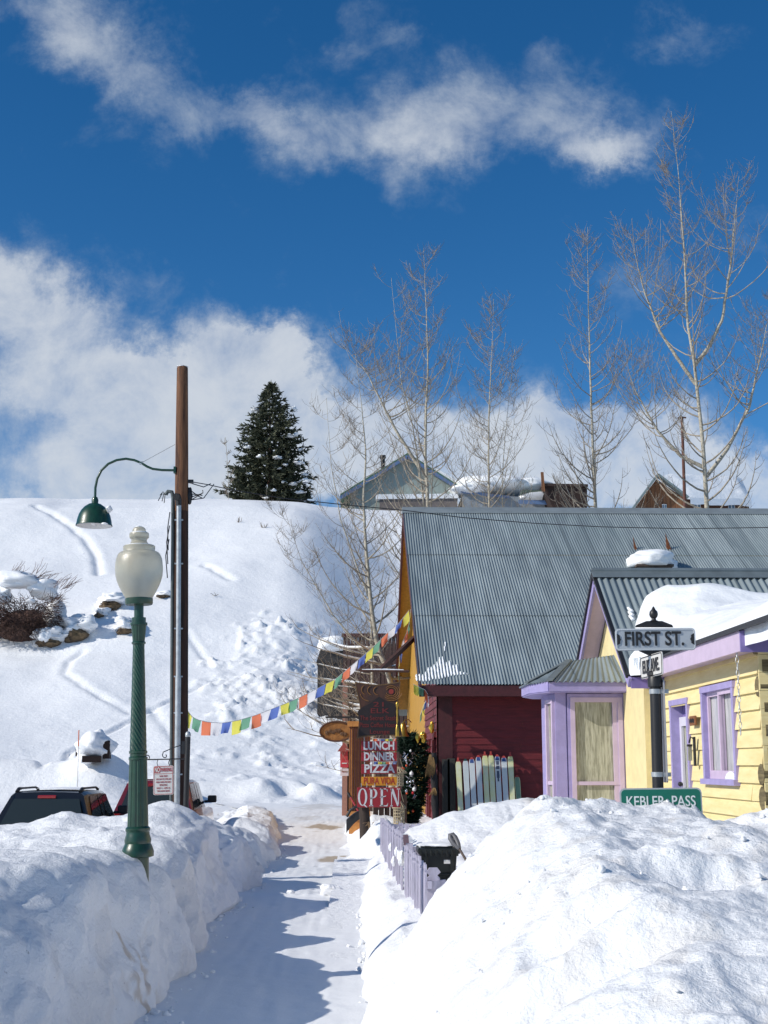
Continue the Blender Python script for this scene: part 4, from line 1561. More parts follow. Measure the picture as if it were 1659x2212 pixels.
def curtain_grid(parent, a, b, z0, z1, out):
    a, b, out = Vector(a), Vector(b), Vector(out).normalized()
    m = MB()
    m.grid([[a + (b - a) * s_ + out * (.010 * math.sin(s_ * 40) + .006 * math.sin(s_ * 97) + .012) + Vector((0, 0, z)) for s_ in np.linspace(0, 1, 60)] for z in np.linspace(z0, z1, 3)])
    return m.build('curtain', M_curtain, parent, smooth=1)


zr_ = at(1290, 1700, BYn).z
wn1 = (at(1230, 1510, BYn).x, BYn, 0)
wn2 = (at(1342, 1510, BYn).x, BYn, 0)
zw1 = at(1280, 1507, BYn).z
w = framed(cot, wn1, wn2, .35, zw1, (0, -1, 0), rail=[at(1290, 1692, BYn).z], depth=.06, fw=.065, inset=.006, matg=M_curtain)
m = MB()
for xq in (wn1[0] - .012, wn2[0] + .012):
    m.box((xq - .03, BYn - .045, .1), (xq + .03, BYn - .002, zw1 + .03))
m.box((wn1[0] - .04, BYn - .05, zw1 + .001), (wn2[0] + .04, BYn - .002, zw1 + .05))
m.build('window_trim', M_lilac, cot)
t2 = (P1 - P0)
n2d = Vector((t2.y, -t2.x, 0)).normalized()
n2d = n2d if n2d.x < 0 else -n2d
a2 = P0 + t2 * .12
b2 = P0 + t2 * .92
framed(cot, b2, a2, .35, zw1 - .02, n2d, rail=[at(1290, 1692, BYn).z], depth=.05, fw=.055, inset=.006, matg=M_pane)
m = MB()
cc = P0 + n2d * .01 + Vector((.05, -.02, 0))
m.box((P0.x - .02, BYn - .035, -.2), (P0.x + .13, BYn - .002, zT))
m.build('corner_post', M_lilac, cot)
m = MB()
m.box((GX_ - .16, BYn - .04, -.2), (GX_ - .02, BYn - .002, zT))
m.build('corner_post', M_pink, cot)
# bay eave and roof
oh = .27
E = [Vector((GX_ + .0, BYn - oh, zT)), Vector((P0.x - oh * .5, BYn - oh, zT)), Vector((P1.x - oh, P1.y - oh * .6, zT)), Vector((P2.x - oh, P2.y + .1, zT)), Vector((P0.x - .1, 20.5 + oh, zT)), Vector((GX_, 20.5 + oh, zT))]
m = MB()
m.prism([p + Vector((0, 0, -.05)) for p in E][::-1], (0, 0, .035))
m.build('bay_soffit', M_lilac, cot)
m = MB()
for a, b in zip(E[:-1], E[1:]):
    m.beam(a + Vector((0, 0, .03)), b + Vector((0, 0, .03)), .03, .13)
m.build('bay_fascia', M_lilac, cot)
rt0 = at(1240, 1447, 19.75)
zRt = rt0.z
T = [Vector((GX_ - .0, BYn + .55, zRt + .10)), Vector((P0.x + .30, BYn + .65, zRt + .02)), Vector((P0.x + .30, 19.8, zRt + .02)), Vector((GX_, 20.0, zRt + .1))]
up_ = Vector((0, 0, .10))
m = MB()


def hipface(e0, e1, t0, t1, per=.085, amp=.013):
    n = max(6, int((e1 - e0).length / per * 6))
    rows = []
    nn_ = (e1 - e0).cross(t0 - e0).normalized()
    nn_ = nn_ if nn_.z > 0 else -nn_
    for v in (0, .5, 1):
        row = []
        for i in range(n + 1):
            u = i / n
            s_ = (e1 - e0).length * u
            p = (e0 + (e1 - e0) * u) * (1 - v) + (t0 + (t1 - t0) * u) * v
            row.append(p + up_ + nn_ * amp * math.cos(2 * PI * s_ / per) * (1 - .3 * v))
        rows.append(row)
    m.grid(rows)


ext = Vector((0, -.05, -.01))
hipface(E[0] + ext, E[1] + ext, T[0], T[1])
hipface(E[1] + ext, E[2] + Vector((-.05, -.03, -.01)), T[1], T[2])
hipface(E[2] + Vector((-.05, -.03, -.01)), E[3] + Vector((-.05, 0, -.01)), T[1], T[2])
hipface(E[3], E[4], T[2], T[2])
hipface(E[4], E[5], T[2], T[3])
m.add([T[0] + up_, T[1] + up_, T[2] + up_, T[3] + up_], [(0, 1, 2, 3)])
m.build('bay_roof', roof_metal('corrugated_bay', 0, .6), cot, smooth=1.3)
m = MB()
for a, b in ((E[1] + ext, T[1]), (E[2] + Vector((-.05, -.03, 0)), T[1])):
    m.beam(a + up_ + Vector((0, 0, .02)), b + up_ + Vector((0, 0, .02)), .10, .012)
m.build('hip_cap', mat('hip_metal', (.20, .225, .225), .6, .3, var=.3, vscale=6), cot)

# wing with door and window, facing the street
WX = 3.97
WYn, WYf = 13.1, 17.6
we = at(1590, 1352, 12.75)
XEV, ZEV = we.x, we.z                       # eave edge
slw = .24
wingz = lambda x: ZEV + slw * (x - XEV)
XRD = 6.4                                    # wing ridge
m = MB()
m.box((WX + .16, WYn + .02, -.2), (XRD * 2 - WX, WYf + .1, ZEV - .05))
m.prism([(WX + .05, WYn + .03, ZEV - .06), (XRD * 2 - WX, WYn + .03, ZEV - .06), (XRD, WYn + .03, wingz(XRD) - .1)], (0, WYf - WYn + .6, 0))
m.build('wing_core', M_yellow, cot)
m = MB()


def fpt(px, py):                             # point on the wing's street face
    d = ray(px, py)
    t = (WX - .03) / d.x
    return Vector((0, 0, EYE)) + d * t


dn_, df_ = fpt(1487, 1540).y, fpt(1448, 1540).y        # outer edges of the door frame, near and far
wn_y, wf_y = fpt(1590, 1600).y, fpt(1519, 1600).y      # outer edges of the window frame
dz1 = fpt(1468, 1522).z
wz1, wz0 = fpt(1555, 1490).z, fpt(1556, 1683).z
CW = .075
clapboard(m, (WX, WYf), (WX, WYn), .25, ZEV - .16, .175, (-1, 0), seed=8, th=.034,
          cut=[(WYf - df_ + CW * .5, WYf - dn_ - CW * .5, -1, dz1), (WYf - wf_y + CW * .5, WYf - wn_y - CW * .5, wz0, wz1)])
m.build('front_siding', M_yellow, cot)
m = MB()
z = .2
rnd = random.Random(9)
while z < wingz(WX) + .2:
    h = rnd.uniform(.19, .24)
    m.tube([(WX - .02 + rnd.uniform(-.03, .03), WYn + .02, z), (8.5, WYn + .02, z)], h * .52, 10)
    z += h
m.build('log_end_wall', M_logwall, cot, smooth=1)
m = MB()
z = .25
while z < ZEV - .1:
    h = .175
    m.box((WX - .035 - .012 * rnd.random(), WYn - .075, z), (WX + .14 + .03 * rnd.random(), WYn - .05, z + h - .004))
    z += h
m.build('corner_shingles', M_yellow, cot)
# wing roof: slab, fascia, near rake board
m = MB()
YRn = 10.9
m.prism([(XEV, YRn, ZEV), (XRD, YRn, wingz(XRD)), (XRD, YRn, wingz(XRD) - .05), (XEV, YRn, ZEV - .05)], (0, WYf - YRn - .12, 0))
m.prism([(XRD, YRn, wingz(XRD)), (2 * XRD - XEV, YRn, ZEV), (2 * XRD - XEV, YRn, ZEV - .05), (XRD, YRn, wingz(XRD) - .05)], (0, WYf - YRn - .12, 0))
m.build('wing_roof', M_black, cot)
m = MB()
m.box((XEV + .03, 12.76, ZEV - .24), (XEV + .07, WYf - .35, ZEV - .045))
m.build('fascia', M_pink, cot)
m = MB()
m.box((XEV + .07, 12.76, ZEV - .21), (WX, WYf - .35, ZEV - .19))
m.build('soffit', M_pink, cot)
m = MB()
m.prism([(XEV + .03, 12.73, ZEV - .25), (XEV + .33, 12.73, ZEV - .25), (XEV + .33, 12.73, wingz(XEV + .33) - .052), (XEV + .03, 12.73, ZEV - .052)], (0, .03, 0))
m.build('rake_board', M_purple, cot)

# snow lying on the wing, banked up against the main roof
gx_ = np.linspace(XEV - .30, 6.3, 110)
gy_ = np.linspace(YRn - .06, 19.12, 150)
SX2, SY2 = np.meshgrid(gx_, gy_)
wz = ZEV + slw * (SX2 - XEV)
mz = ZR - slc * np.abs(SY2 - 19.4)
onmain = mz > wz
basez = np.maximum(wz, mz)
edge_x = np.interp(SY2, [10.8, 15.8, 17.0, 17.15, 17.5, 17.8, 18.2, 18.5, 18.75, 18.9, 19.0], [XEV + .10, XEV + .06, XEV - .04, XEV - .14, XEV + .02, 3.70, 3.86, 3.98, 4.10, 4.27, 4.62])
edge_x = edge_x + .03 * vnoise(SY2 * 2.2, 0 * SY2, None, 131)
ytop = 18.98 + .06 * vnoise(SX2 * 3, 0 * SX2, None, 132) - .22 * sstep(4.9, 5.8, SX2)
dx_, dy_ = SX2 - edge_x, ytop - SY2
near_d = SY2 - (YRn - .03)
inside = np.minimum(np.minimum(dx_, dy_), near_d)
prof_ = np.sqrt(np.clip(np.minimum(dx_ / .85, np.minimum(dy_ / .55, near_d / .30)), 0, 1))
prof_ = np.minimum(prof_, 1)
thk = (0.27 + .16 * np.exp(-((SY2 - 17.6) / 1.0) ** 2) - .07 * np.exp(-((SY2 - 14.0) / 1.2) ** 2)) * prof_ * (1 + .13 * vnoise(SX2 * 1.6, SY2 * 1.3, None, 133)) + .018 * prof_ * vnoise(SX2 * 2.0 + SY2 * 4.2, SY2 * 1.4 - SX2 * 2, None, 134)
SZ2 = np.where(inside > 0, basez + .01 + thk, basez - .12)
SX3 = np.where(SX2 < edge_x, edge_x + .01, SX2)
o = np_grid('snow_cover', SX3, SY2, SZ2, M_roofsnow, parent=cot)
m = MB()
rnd = random.Random(4)
for k in range(9):
    x, y = XEV - .06 + rnd.uniform(-.06, .12), 17.0 + rnd.uniform(-.25, .15)
    L = rnd.choice([.10, .14, .2, .12, .33])
    z = ZEV + .02
    m.tube([(x, y, z), (x + .004, y, z - L * .5), (x + .002, y, z - L)], [.016, .010, .002], 6)
m.build('icicle', M_ice, cot, smooth=1)
m = MB()
q = at(1356, 1308, 18.45)
for k in range(3):
    y_ = 18.35 + .09 * k
    m.tube([(q.x + .01 * k, y_, mainz(y_) + .02), (q.x + .03 + .012 * k, y_ - .09, mainz(y_ - .09) + .02)], [.02, .028], 6)
m.build('snow_remnant', M_roofsnow, cot, smooth=1)

# door and window let into the wing's street face
XF = WX - .045


def jambs(name, y0_, y1_, z0, z1, matc, sill):
    """Casing flat on the siding, lining the opening back to the core wall."""
    m = MB()
    m.box((XF, y0_, z0), (WX + .155, y0_ + CW, z1))
    m.box((XF, y1_ - CW, z0), (WX + .155, y1_, z1))
    m.box((XF - .004, y0_ - .01, z1), (WX + .155, y1_ + .01, z1 + CW * .9))
    if sill:
        m.box((XF - .035, y0_ - .02, z0 - CW * .8), (WX + .155, y1_ + .02, z0))
    return m.build(name, matc, cot)


jambs('door_frame', dn_, df_, -.1, dz1 - .0, M_lilac, False)
m = MB()
m.box((WX + .11, dn_ + CW, -.1), (WX + .15, df_ - CW, dz1))
door = m.build('door', M_purple, cot)
m = MB()
ya_, yb_ = dn_ + CW, df_ - CW
m.box((WX + .06, ya_, .2), (WX + .09, ya_ + .09, dz1 - .14))
m.box((WX + .06, yb_ - .09, .2), (WX + .09, yb_, dz1 - .14))
m.box((WX + .061, ya_ + .09, dz1 - .25), (WX + .089, yb_ - .09, dz1 - .14))
m.box((WX + .061, ya_ + .09, .9), (WX + .089, yb_ - .09, 1.0))
m.build('storm_door', mat('white_door', (.62, .60, .68), .4), door)
m = MB()
m.box((WX + .095, ya_ + .09, .3), (WX + .10, yb_ - .09, dz1 - .25))
m.build('pane', M_pane, door)
m = MB()
m.blob((WX + .03, yb_ - .05, dz1 - .95), (.03, .03, .03), 1, 0)
m.build('handle', M_black, door)
win = jambs('window', wn_y, wf_y, wz0, wz1, M_lilac, True)
ya_, yb_ = wn_y + CW, wf_y - CW
ym = (ya_ + yb_) / 2
m = MB()
for (y0_, y1_, x_) in ((ya_, ym + .02, WX - .02), (ym - .02, yb_, WX + .012)):
    m.box((x_, y0_, wz0), (x_ + .03, y0_ + .045, wz1))
    m.box((x_, y1_ - .045, wz0), (x_ + .03, y1_, wz1))
    m.box((x_ + .001, y0_ + .045, wz1 - .05), (x_ + .029, y1_ - .045, wz1))
    m.box((x_ + .001, y0_ + .045, wz0), (x_ + .029, y1_ - .045, wz0 + .09))
m.build('sash', M_pink, win)
m = MB()
m.box((WX + .05, ya_, wz0), (WX + .056, yb_, wz1))
m.build('pane', mat('pale_pane', (.55, .56, .55), .06, col2=(.36, .37, .37), vscale=4, stretch=(5, 5, .8), spec=.7), win)
m = MB()
m.blob((WX - .03, ya_ + .16, wz0 + .02), (.05, .17, .06), 3, .25, zmin=wz0 - .005)
m.build('snow_sill', M_roofsnow, win, smooth=1)

# ---------------------------------------------------------------- things on the cottage front
q = fpt(1504, 1557)
t_ = thing('wooden_plaque', 'small carved brown house plaque beside the lilac door', 'plaque', (XF, q.y, q.z))
m = MB()
m.box((XF - .035, q.y - .13, q.z - .055), (XF - .01, q.y + .13, q.z + .055))
m.build('board', mat('plaque_wood', (.26, .10, .035), .7, var=.5, vscale=30), t_, bevel=.008)
m = MB()
for k in range(5):
    m.obox((XF - .038, q.y - .09 + .045 * k, q.z + .01 * (k % 2) - .005), (.004, 0, 0), (0, .010, 0), (0, 0, .022))
m.build('carving', M_black, t_)
q = fpt(1507, 1624)
t_ = thing('wall_lantern', 'narrow black wall lantern below the brown plaque', 'lantern', (XF, q.y, q.z - .15))
m = MB()
m.box((XF - .03, q.y - .03, q.z - .16), (XF - .01, q.y + .03, q.z + .17))
m.tube([(XF - .02, q.y, q.z + .14), (XF - .06, q.y, q.z + .17), (XF - .08, q.y, q.z + .10)], .010, 6)
m.box((XF - .10, q.y - .03, q.z + .06), (XF - .05, q.y + .03, q.z + .085))
m.build('bracket', M_black, t_)
m = MB()
m.box((XF - .095, q.y - .022, q.z - .10), (XF - .055, q.y + .022, q.z + .06))
m.build('glass', M_pane, t_)
ca = at(1603, 1380, 12.95)
m = MB()
z = ZEV - .25
for k in range(13):
    c_ = Vector((XEV + .06, 12.98, z - .062 * k))
    pts = [c_ + Vector(((.014 * math.cos(a) if k % 2 else 0), (0 if k % 2 else .014 * math.cos(a)), .036 * math.sin(a))) for a in np.linspace(0, 2 * PI, 9)]
    m.tube(pts, .004, 4, cap=False)
tag(m.build('chain', M_galv), 'thin metal chain hanging from the lilac eave of the yellow cottage', 'chain')

# ================================================================== STREET SIGNS ON THE CORNER PILE
SYP = 12.0
sp = at(1421, 1690, SYP)
st_ = thing('street_sign_post', 'black pole with finial carrying two street name plates at the corner', 'street sign', (sp.x, SYP, 1.0))
stop_ = at(1415, 1470, SYP)
dirp = (stop_ - sp).normalized()


def spz(py):
    t = (at(1415, py, SYP).z - sp.z) / (stop_.z - sp.z)
    return sp + (stop_ - sp) * t


m = MB()
m.tube([spz(1690) - dirp * 1.4, spz(1476)], .049, 18)
m.build('pole', M_black, st_, smooth=.8)
m = MB()
top = spz(1476)
m.lathe([(.050, -.01), (.066, .0), (.066, .07), (.058, .09), (.070, .10), (.070, .125), (.04, .14), (.03, .17), (.03, .20)], (top.x, top.y, top.z - .03), 20)
c_ = at(1413.5, 1378, SYP)
m.prism([(c_.x - .17, SYP + .012, c_.z + .095), (c_.x + .17, SYP + .012, c_.z + .095), (c_.x + .16, SYP + .012, c_.z + .115), (c_.x + .07, SYP + .012, c_.z + .15), (c_.x - .07, SYP + .012, c_.z + .15), (c_.x - .16, SYP + .012, c_.z + .115)], (0, -.035, 0))
m.build('finial', M_black, st_, smooth=.6)
m = MB()
m.prism([(c_.x - .15, SYP + .012, c_.z - .095), (c_.x - .14, SYP + .012, c_.z - .12), (c_.x - .05, SYP + .012, c_.z - .16), (c_.x + .05, SYP + .012, c_.z - .16), (c_.x + .14, SYP + .012, c_.z - .12), (c_.x + .15, SYP + .012, c_.z - .095)], (0, -.035, 0))
m.build('bracket', M_black, st_, smooth=.6)
m = MB()
m.lathe([(.05, .145), (.022, .16), (.020, .175), (.034, .19), (.040, .21), (.036, .235), (.018, .255), (.012, .27), (.001, .285)], (c_.x, SYP - .005, c_.z - .0), 16)
m.build('finial', M_black, st_, smooth=.6)
m = MB()
m.tube([(c_.x, SYP, c_.z - .14), (c_.x + .005, SYP, c_.z - .42)], .032, 12)
m.build('neck', M_black, st_, smooth=.6)
M_signgrey = mat('sign_grey', (.42, .45, .48), .42, .15, var=.12, vscale=9)
tl, tr = at(1328, 1358, SYP - .03), at(1501, 1356.5, SYP - .03)
RT = (tr - tl).normalized()
UPv = Vector((-RT.z, 0, RT.x))
wS, hS = (tr - tl).length, (at(1414, 1357, SYP - .03).z - at(1414, 1405, SYP - .03).z)
cS = (tl + tr) / 2 - UPv * hS / 2
m = MB()
sign_board(m, cS, RT, UPv, wS, hS, .035, .012)
pl1 = m.build('name_plate', M_signgrey, st_, bevel=.003)


def ring(m, c, RT, UPv, w, h, r, inner, off):
    fo = [Vector(c) + RT * a + UPv * b for a, b in rrect(0, 0, w, h, r)]
    fi = [Vector(c) + RT * a + UPv * b for a, b in rrect(0, 0, w - inner * 2, h - inner * 2, max(.004, r - inner))]
    n = len(fo)
    off = Vector(off)
    v = fo + fi + [p + off for p in fo] + [p + off for p in fi]
    f = []
    for i in range(n):
        j = (i + 1) % n
        f += [(2 * n + i, 2 * n + j, 3 * n + j, 3 * n + i), (i, j, 2 * n + j, 2 * n + i), (n + j, n + i, 3 * n + i, 3 * n + j)]
    m.add(v, f)


m = MB()
ring(m, cS + Vector((0, -.0062, 0)), RT, UPv, wS - .012, hS - .012, .03, .009, (0, -.006, 0))
m.build('raised_border', mat('sign_rim', (.60, .62, .63), .4, .2), pl1)
text_mesh('lettering', 'FIRST ST.', .175, cS + RT * -.012 + UPv * .0 + Vector((0, -.011, 0)), RT, UPv, M_black, pl1, depth=.008, bold=.0035, width=wS * .735)
m = MB()
for s_ in (-1, 1):
    e = cS + RT * s_ * (wS / 2 - .035) + Vector((0, -.009, 0))
    m.prism([e + RT * s_ * .022 + UPv * .052, e + RT * s_ * -.006 + UPv * .036, e + RT * s_ * -.006 + UPv * .016, e + RT * s_ * -.016, e + RT * s_ * -.006 - UPv * .016, e + RT * s_ * -.006 - UPv * .036, e + RT * s_ * .022 - UPv * .052], (0, -.004, 0))
m.build('end_bracket', M_black, pl1)
# the second plate points down the other street
c2 = Vector((at(1416, 1438, SYP).x, SYP, at(1416, 1438, SYP).z))
R2, U2 = Vector((0.05, -1, 0.0)).normalized(), Vector((0, 0, 1))
m = MB()
sign_board(m, c2 + Vector((-.035, 0, 0)), R2, U2, .72, .20, .03, .010)
pl2 = m.build('name_plate', M_signwhite, st_, bevel=.003)
text_mesh('lettering', 'ELK AVE.', .16, c2 + Vector((-.045, 0, -.005)), R2, U2, M_black, pl2, depth=.006, bold=.004, width=.55)
m = MB()
ring(m, c2 + Vector((-.0405, 0, 0)), R2, U2, .708, .188, .028, .007, R2.cross(U2) * .004)
m.build('raised_border', M_black, pl2)
# an edge-on plate clamped behind
m = MB()
pa, pb_ = at(1430, 1474, SYP + .1), at(1446, 1695, SYP + .1)
M_edge = mat('sign_back', (.46, .45, .46), .45, .4, var=.15)
sign_board(m, (sp.x + .085, SYP + .22, (pa.z + pb_.z) / 2 + .02), Vector((.05, 1, 0)), UP * 0 + Vector((0, 0, 1)), .58, pa.z - pb_.z, .02, .012)
m.build('edge_on_plate', M_edge, st_)
for py in (1494, 1673):
    m = MB()
    q = spz(py)
    m.lathe([(.052, -.022), (.056, -.02), (.056, .02), (.052, .022)], q, 18)
    m.obox(q + Vector((.075, -.03, 0)), (.035, 0, 0), (0, .012, 0), (0, 0, .018))
    m.build('clamp', M_galv, st_, smooth=.6)

KY = 11.86
kl, kr = at(1338, 1703, KY), at(1515, 1701, KY)
ks = thing('direction_sign', 'green road sign half buried in the snow pile, white letters showing', 'road sign', ((kl.x + kr.x) / 2, KY, 1.0))
RT = (kr - kl).normalized()
UPv = Vector((-RT.z, 0, RT.x))
wK, hK = (kr - kl).length, .42
cK = (kl + kr) / 2 - UPv * hK / 2
M_rim = mat('sign_aluminium', (.50, .51, .50), .4, .3)
m = MB()
sign_board(m, cK, RT, UPv, wK, hK, .045, .006)
pk = m.build('panel', M_rim, ks)
m = MB()
sign_board(m, cK + Vector((0, -.0045, 0)), RT, UPv, wK - .026, hK - .026, .036, .003)
m.build('green_face', mat('sign_green', (.004, .16, .105), .4, var=.08), pk)
M_wht = mat('letter_white', (.76, .78, .77), .5)
text_mesh('lettering', 'KEBLER  PASS', .128, cK + RT * -.003 + UPv * (hK / 2 - .118) + Vector((0, -.008, 0)), RT, UPv, M_wht, pk, bold=.001, width=wK * .84)
m = MB()
m.tube([(cK.x, KY + .05, .6), (cK.x, KY + .05, cK.z + .1)], .03, 10)
m.build('post', M_galv, ks)

# ================================================================== PICKET FENCE, BIN, SHOVEL
M_picket = mat('lilac_pickets', (.52, .49, .60), .6, var=.3, vscale=16, stretch=(1, 1, .3), bump=.002)
fence = thing('picket_fence', 'weathered lilac picket fence sunk in snow along the path', 'fence', (.65, 19, 0))


def picket(m, x, y, zb, zt_, along, w=.085, th=.020):
    along = Vector(along).normalized()
    n = Vector((along.y, -along.x, 0))
    c = Vector((x, y, 0))
    prof = [(-w / 2, zb), (w / 2, zb), (w / 2, zt_ - .10), (w * .30, zt_ - .075), (w * .56, zt_ - .045), (w * .30, zt_), (-w * .30, zt_), (-w * .56, zt_ - .045), (-w * .30, zt_ - .075), (-w / 2, zt_ - .10)]
    m.prism([c + along * a + Vector((0, 0, z)) - n * th / 2 for a, z in prof], n * th)


rnd = random.Random(3)
F0, F1 = at(919, 1865, 13.6), at(823, 1778, 25.0)
NP = 74
gap = (at(862, 1850, 17.0).y, at(862, 1850, 18.2).y)
rail = MB()
for k in range(NP):
    t = k / (NP - 1)
    y = 13.6 + (25.0 - 13.6) * t
    x = F0.x + (F1.x - F0.x) * t
    if 17.3 < y < 17.95:
        continue
    m = MB()
    zt_ = F0.z + (F1.z - F0.z) * t + rnd.uniform(-.02, .025) + (.10 if y > 17.9 else 0) - (.0 if y < 17.3 else .0)
    picket(m, x + rnd.uniform(-.008, .008), y, .05, zt_, (F1.x - F0.x, 11.4, 0))
    m.build('picket', M_picket, fence)
for (y0_, y1_) in ((13.5, 17.3), (17.95, 25.0)):
    for dz in (-.20, -.62):
        ta, tb = (y0_ - 13.6) / 11.4, (y1_ - 13.6) / 11.4
        a = Vector((F0.x + (F1.x - F0.x) * ta + .035, y0_, F0.z + (F1.z - F0.z) * ta + dz))
        b = Vector((F0.x + (F1.x - F0.x) * tb + .035, y1_, F0.z + (F1.z - F0.z) * tb + dz))
        rail.beam(a, b, .04, .07)
for (x, y) in ((F0.x + .07, 17.25), (F0.x + .02, 18.0), (F1.x + .04, 24.9)):
    rail.box((x - .045, y - .045, 0), (x + .045, y + .045, .98))
rail.build('rail', M_picket, fence)
for (y, s_) in ((17.6, .10), (19.5, .07), (20.6, .06), (18.8, .06)):
    m = MB()
    t = (y - 13.6) / 11.4
    m.blob((F0.x + (F1.x - F0.x) * t - .03, y, F0.z - .25 + rnd.uniform(-.15, .1)), (s_ * .5, s_, s_), int(y * 10), .3)
    m.build('snow_clump', M_snow, fence, smooth=1)
back = thing('picket_fence', 'short return of lilac pickets with rounded heads in front of the decorated tree', 'fence', (1.2, 25.2, 0))
for k in range(6):
    m = MB()
    q = at(840 + 14 * 0 + k * 13.0 + (0 if k else 0), 1782, 25.2)
    picket(m, q.x, 25.2, .2, at(850, 1779, 25.2).z + rnd.uniform(-.02, .02), (1, 0, 0), w=.115)
    m.build('picket', M_picket, back)
m = MB()
m.box((at(836, 1790, 25.2).x, 25.215, .62), (at(925, 1790, 25.2).x, 25.25, .70))
m.build('rail', M_picket, back)
near = thing('picket_fence', 'lone wide lilac picket with a stub rail beside the corner snow pile', 'fence', (.85, 13.6, 0))
m = MB()
q = at(936, 1890, 13.7)
picket(m, q.x, 13.7, .2, at(936, 1874, 13.7).z, (1, .1, 0), w=.13)
m.build('picket', M_picket, near)
m = MB()
m.beam((F0.x, 13.66, .82), (q.x + .12, 13.72, .84), .04, .07)
m.build('rail', M_picket, near)
m = MB()
m.beam((F0.x, 13.66, .52), (q.x + .12, 13.72, .52), .04, .07)
m.build('rail', M_picket, near)

BY_ = 16.6
bl, br_ = at(903, 1835, BY_), at(993, 1835, BY_)
M_bin = mat('bin_plastic', (.014, .018, .016), .38, var=.3, vscale=8)
bn = thing('storage_bin', 'dark green plastic bin with a snowy lid inside the lilac fence', 'bin', ((bl.x + br_.x) / 2, BY_ + .25, .3))
zt1_ = at(948, 1836, BY_).z
m = MB()
x0_, x1_ = bl.x + .03, br_.x - .03
zb_ = zt1_ - .55
m.add([(x0_ + .04, BY_ + .03, zb_), (x1_ - .04, BY_ + .03, zb_), (x1_ - .04, BY_ + .47, zb_), (x0_ + .04, BY_ + .47, zb_), (x0_, BY_, zt1_), (x1_, BY_, zt1_), (x1_, BY_ + .5, zt1_), (x0_, BY_ + .5, zt1_)],
      [(0, 3, 2, 1), (4, 5, 6, 7), (0, 1, 5, 4), (1, 2, 6, 5), (2, 3, 7, 6), (3, 0, 4, 7)])
for k in (0.15, .85):
    xk = x0_ + (x1_ - x0_) * k
    m.box((xk - .02, BY_ - .018, zt1_ - .40), (xk + .02, BY_ - .004, zt1_ - .06))
m.box((x0_ + .03, BY_ - .022, zt1_ - .30), (x1_ - .03, BY_ - .006, zt1_ - .27))
m.build('body', M_bin, bn, bevel=.012)
m = MB()
m.box((bl.x, BY_ - .04, zt1_ - .045), (br_.x, BY_ + .54, zt1_ + .02))
m.box((x0_ + .05, BY_ + .02, zt1_ + .02), (x1_ - .05, BY_ + .46, zt1_ + .045))
for k in range(8):
    xk = bl.x + .03 + (br_.x - bl.x - .06) * k / 7
    m.box((xk - .012, BY_ - .052, zt1_ - .07), (xk + .012, BY_ - .038, zt1_ + .0))
m.build('lid', M_bin, bn, bevel=.012)
m = MB()
m.box((x0_ + .28, BY_ - .012, zt1_ - .16), (x0_ + .37, BY_ - .003, zt1_ - .115))
m.build('sticker', M_white, bn)
m = MB()
m.blob(((bl.x + br_.x) / 2 + .02, BY_ + .26, zt1_ + .035), (.25, .24, .04), 9, .3, nu=24, nv=12)
m.build('snow_dusting', M_roofsnow, bn, smooth=1)

sh0, sh1 = at(1012, 1867, 16.2), at(974, 1803, 16.4)
sv_ = thing('snow_shovel', 'snow shovel stuck in the snow, grey handle leaning beside the plastic bin', 'shovel', sh0)
ax_ = (sh1 - sh0)
m = MB()
m.tube([sh0 - ax_ * .6, sh0 + ax_ * .55], .016, 10)
m.build('shaft', mat('shovel_wood', (.12, .085, .07), .6, var=.3), sv_, smooth=1)
m = MB()
a = sh0 + ax_ * .52
sd = Vector((.7, .2, .45)).normalized()
grip = [a, a + ax_ * .16 + sd * .022, a + ax_ * .34 + sd * .03, a + ax_ * .45 + sd * .02, a + ax_ * .48 - sd * .01, a + ax_ * .40 - sd * .03, a + ax_ * .22 - sd * .03, a]
m.tube(grip, [.024, .028, .03, .03, .03, .03, .028, .024], 8)
m.build('grip', mat('grip_plastic', (.12, .12, .13), .5), sv_, smooth=1)
m = MB()
pa, pb_ = at(886, 1870, 18.4), at(876, 1803, 18.4)
m.beam(pa - Vector((0, 0, .3)), pb_, .075, .02, up=(0, 1, 0))
tag(m.build('wooden_stake', mat('stake_wood', (.22, .15, .19), .8, var=.3, vscale=14)), 'leaning purplish board propped behind the lilac pickets', 'stake')

# ================================================================== SHOP SIGNS
SG = 29.4
M_signr = mat('shop_sign_red', (.30, .012, .020), .5, var=.12, vscale=9)
M_letter = mat('shop_letter_white', (.62, .60, .60), .55, var=.15, vscale=20)
M_gold = mat('gold_foil', (.80, .52, .08), .25, .85)
M_brass = mat('brass', (.58, .36, .07), .3, .8, var=.2)
M_signbrown = mat('sign_brown', (.045, .020, .014), .6, col2=(.085, .030, .014), vscale=4)
M_sgold = mat('sign_gold_line', (.30, .13, .03), .6, var=.3, vscale=20)
M_sred = mat('sign_red_text', (.15, .016, .013), .6)
M_brownw = mat('brown_timber', (.095, .038, .022), .75, var=.4, vscale=7, stretch=(1, 1, .3), bump=.003)

br1 = thing('sign_bracket', 'dark timber bracket reaching from the corrugated roof to carry the hanging shop signs', 'bracket', at(822, 1449, SG))
m = MB()
m.beam(at(822, 1447, SG), at(926, 1349, 34.5), .07, .11)
m.build('brace', M_brownw, br1)
m = MB()
m.tube([at(779, 1449, SG), at(884, 1450, SG)], .028, 8)
m.tube([at(779, 1449, SG), at(777, 1478, SG)], .010, 5)
m.tube([at(862, 1449, SG), at(863, 1476, SG)], .010, 5)
m.build('crossbar', M_brownw, br1)
m = MB()
m.tube([at(782, 1446.6, SG), at(830, 1446.4, SG), at(872, 1447.5, SG)], [.012, .022, .014], 6)
m.build('snow_line', M_roofsnow, br1, smooth=1)

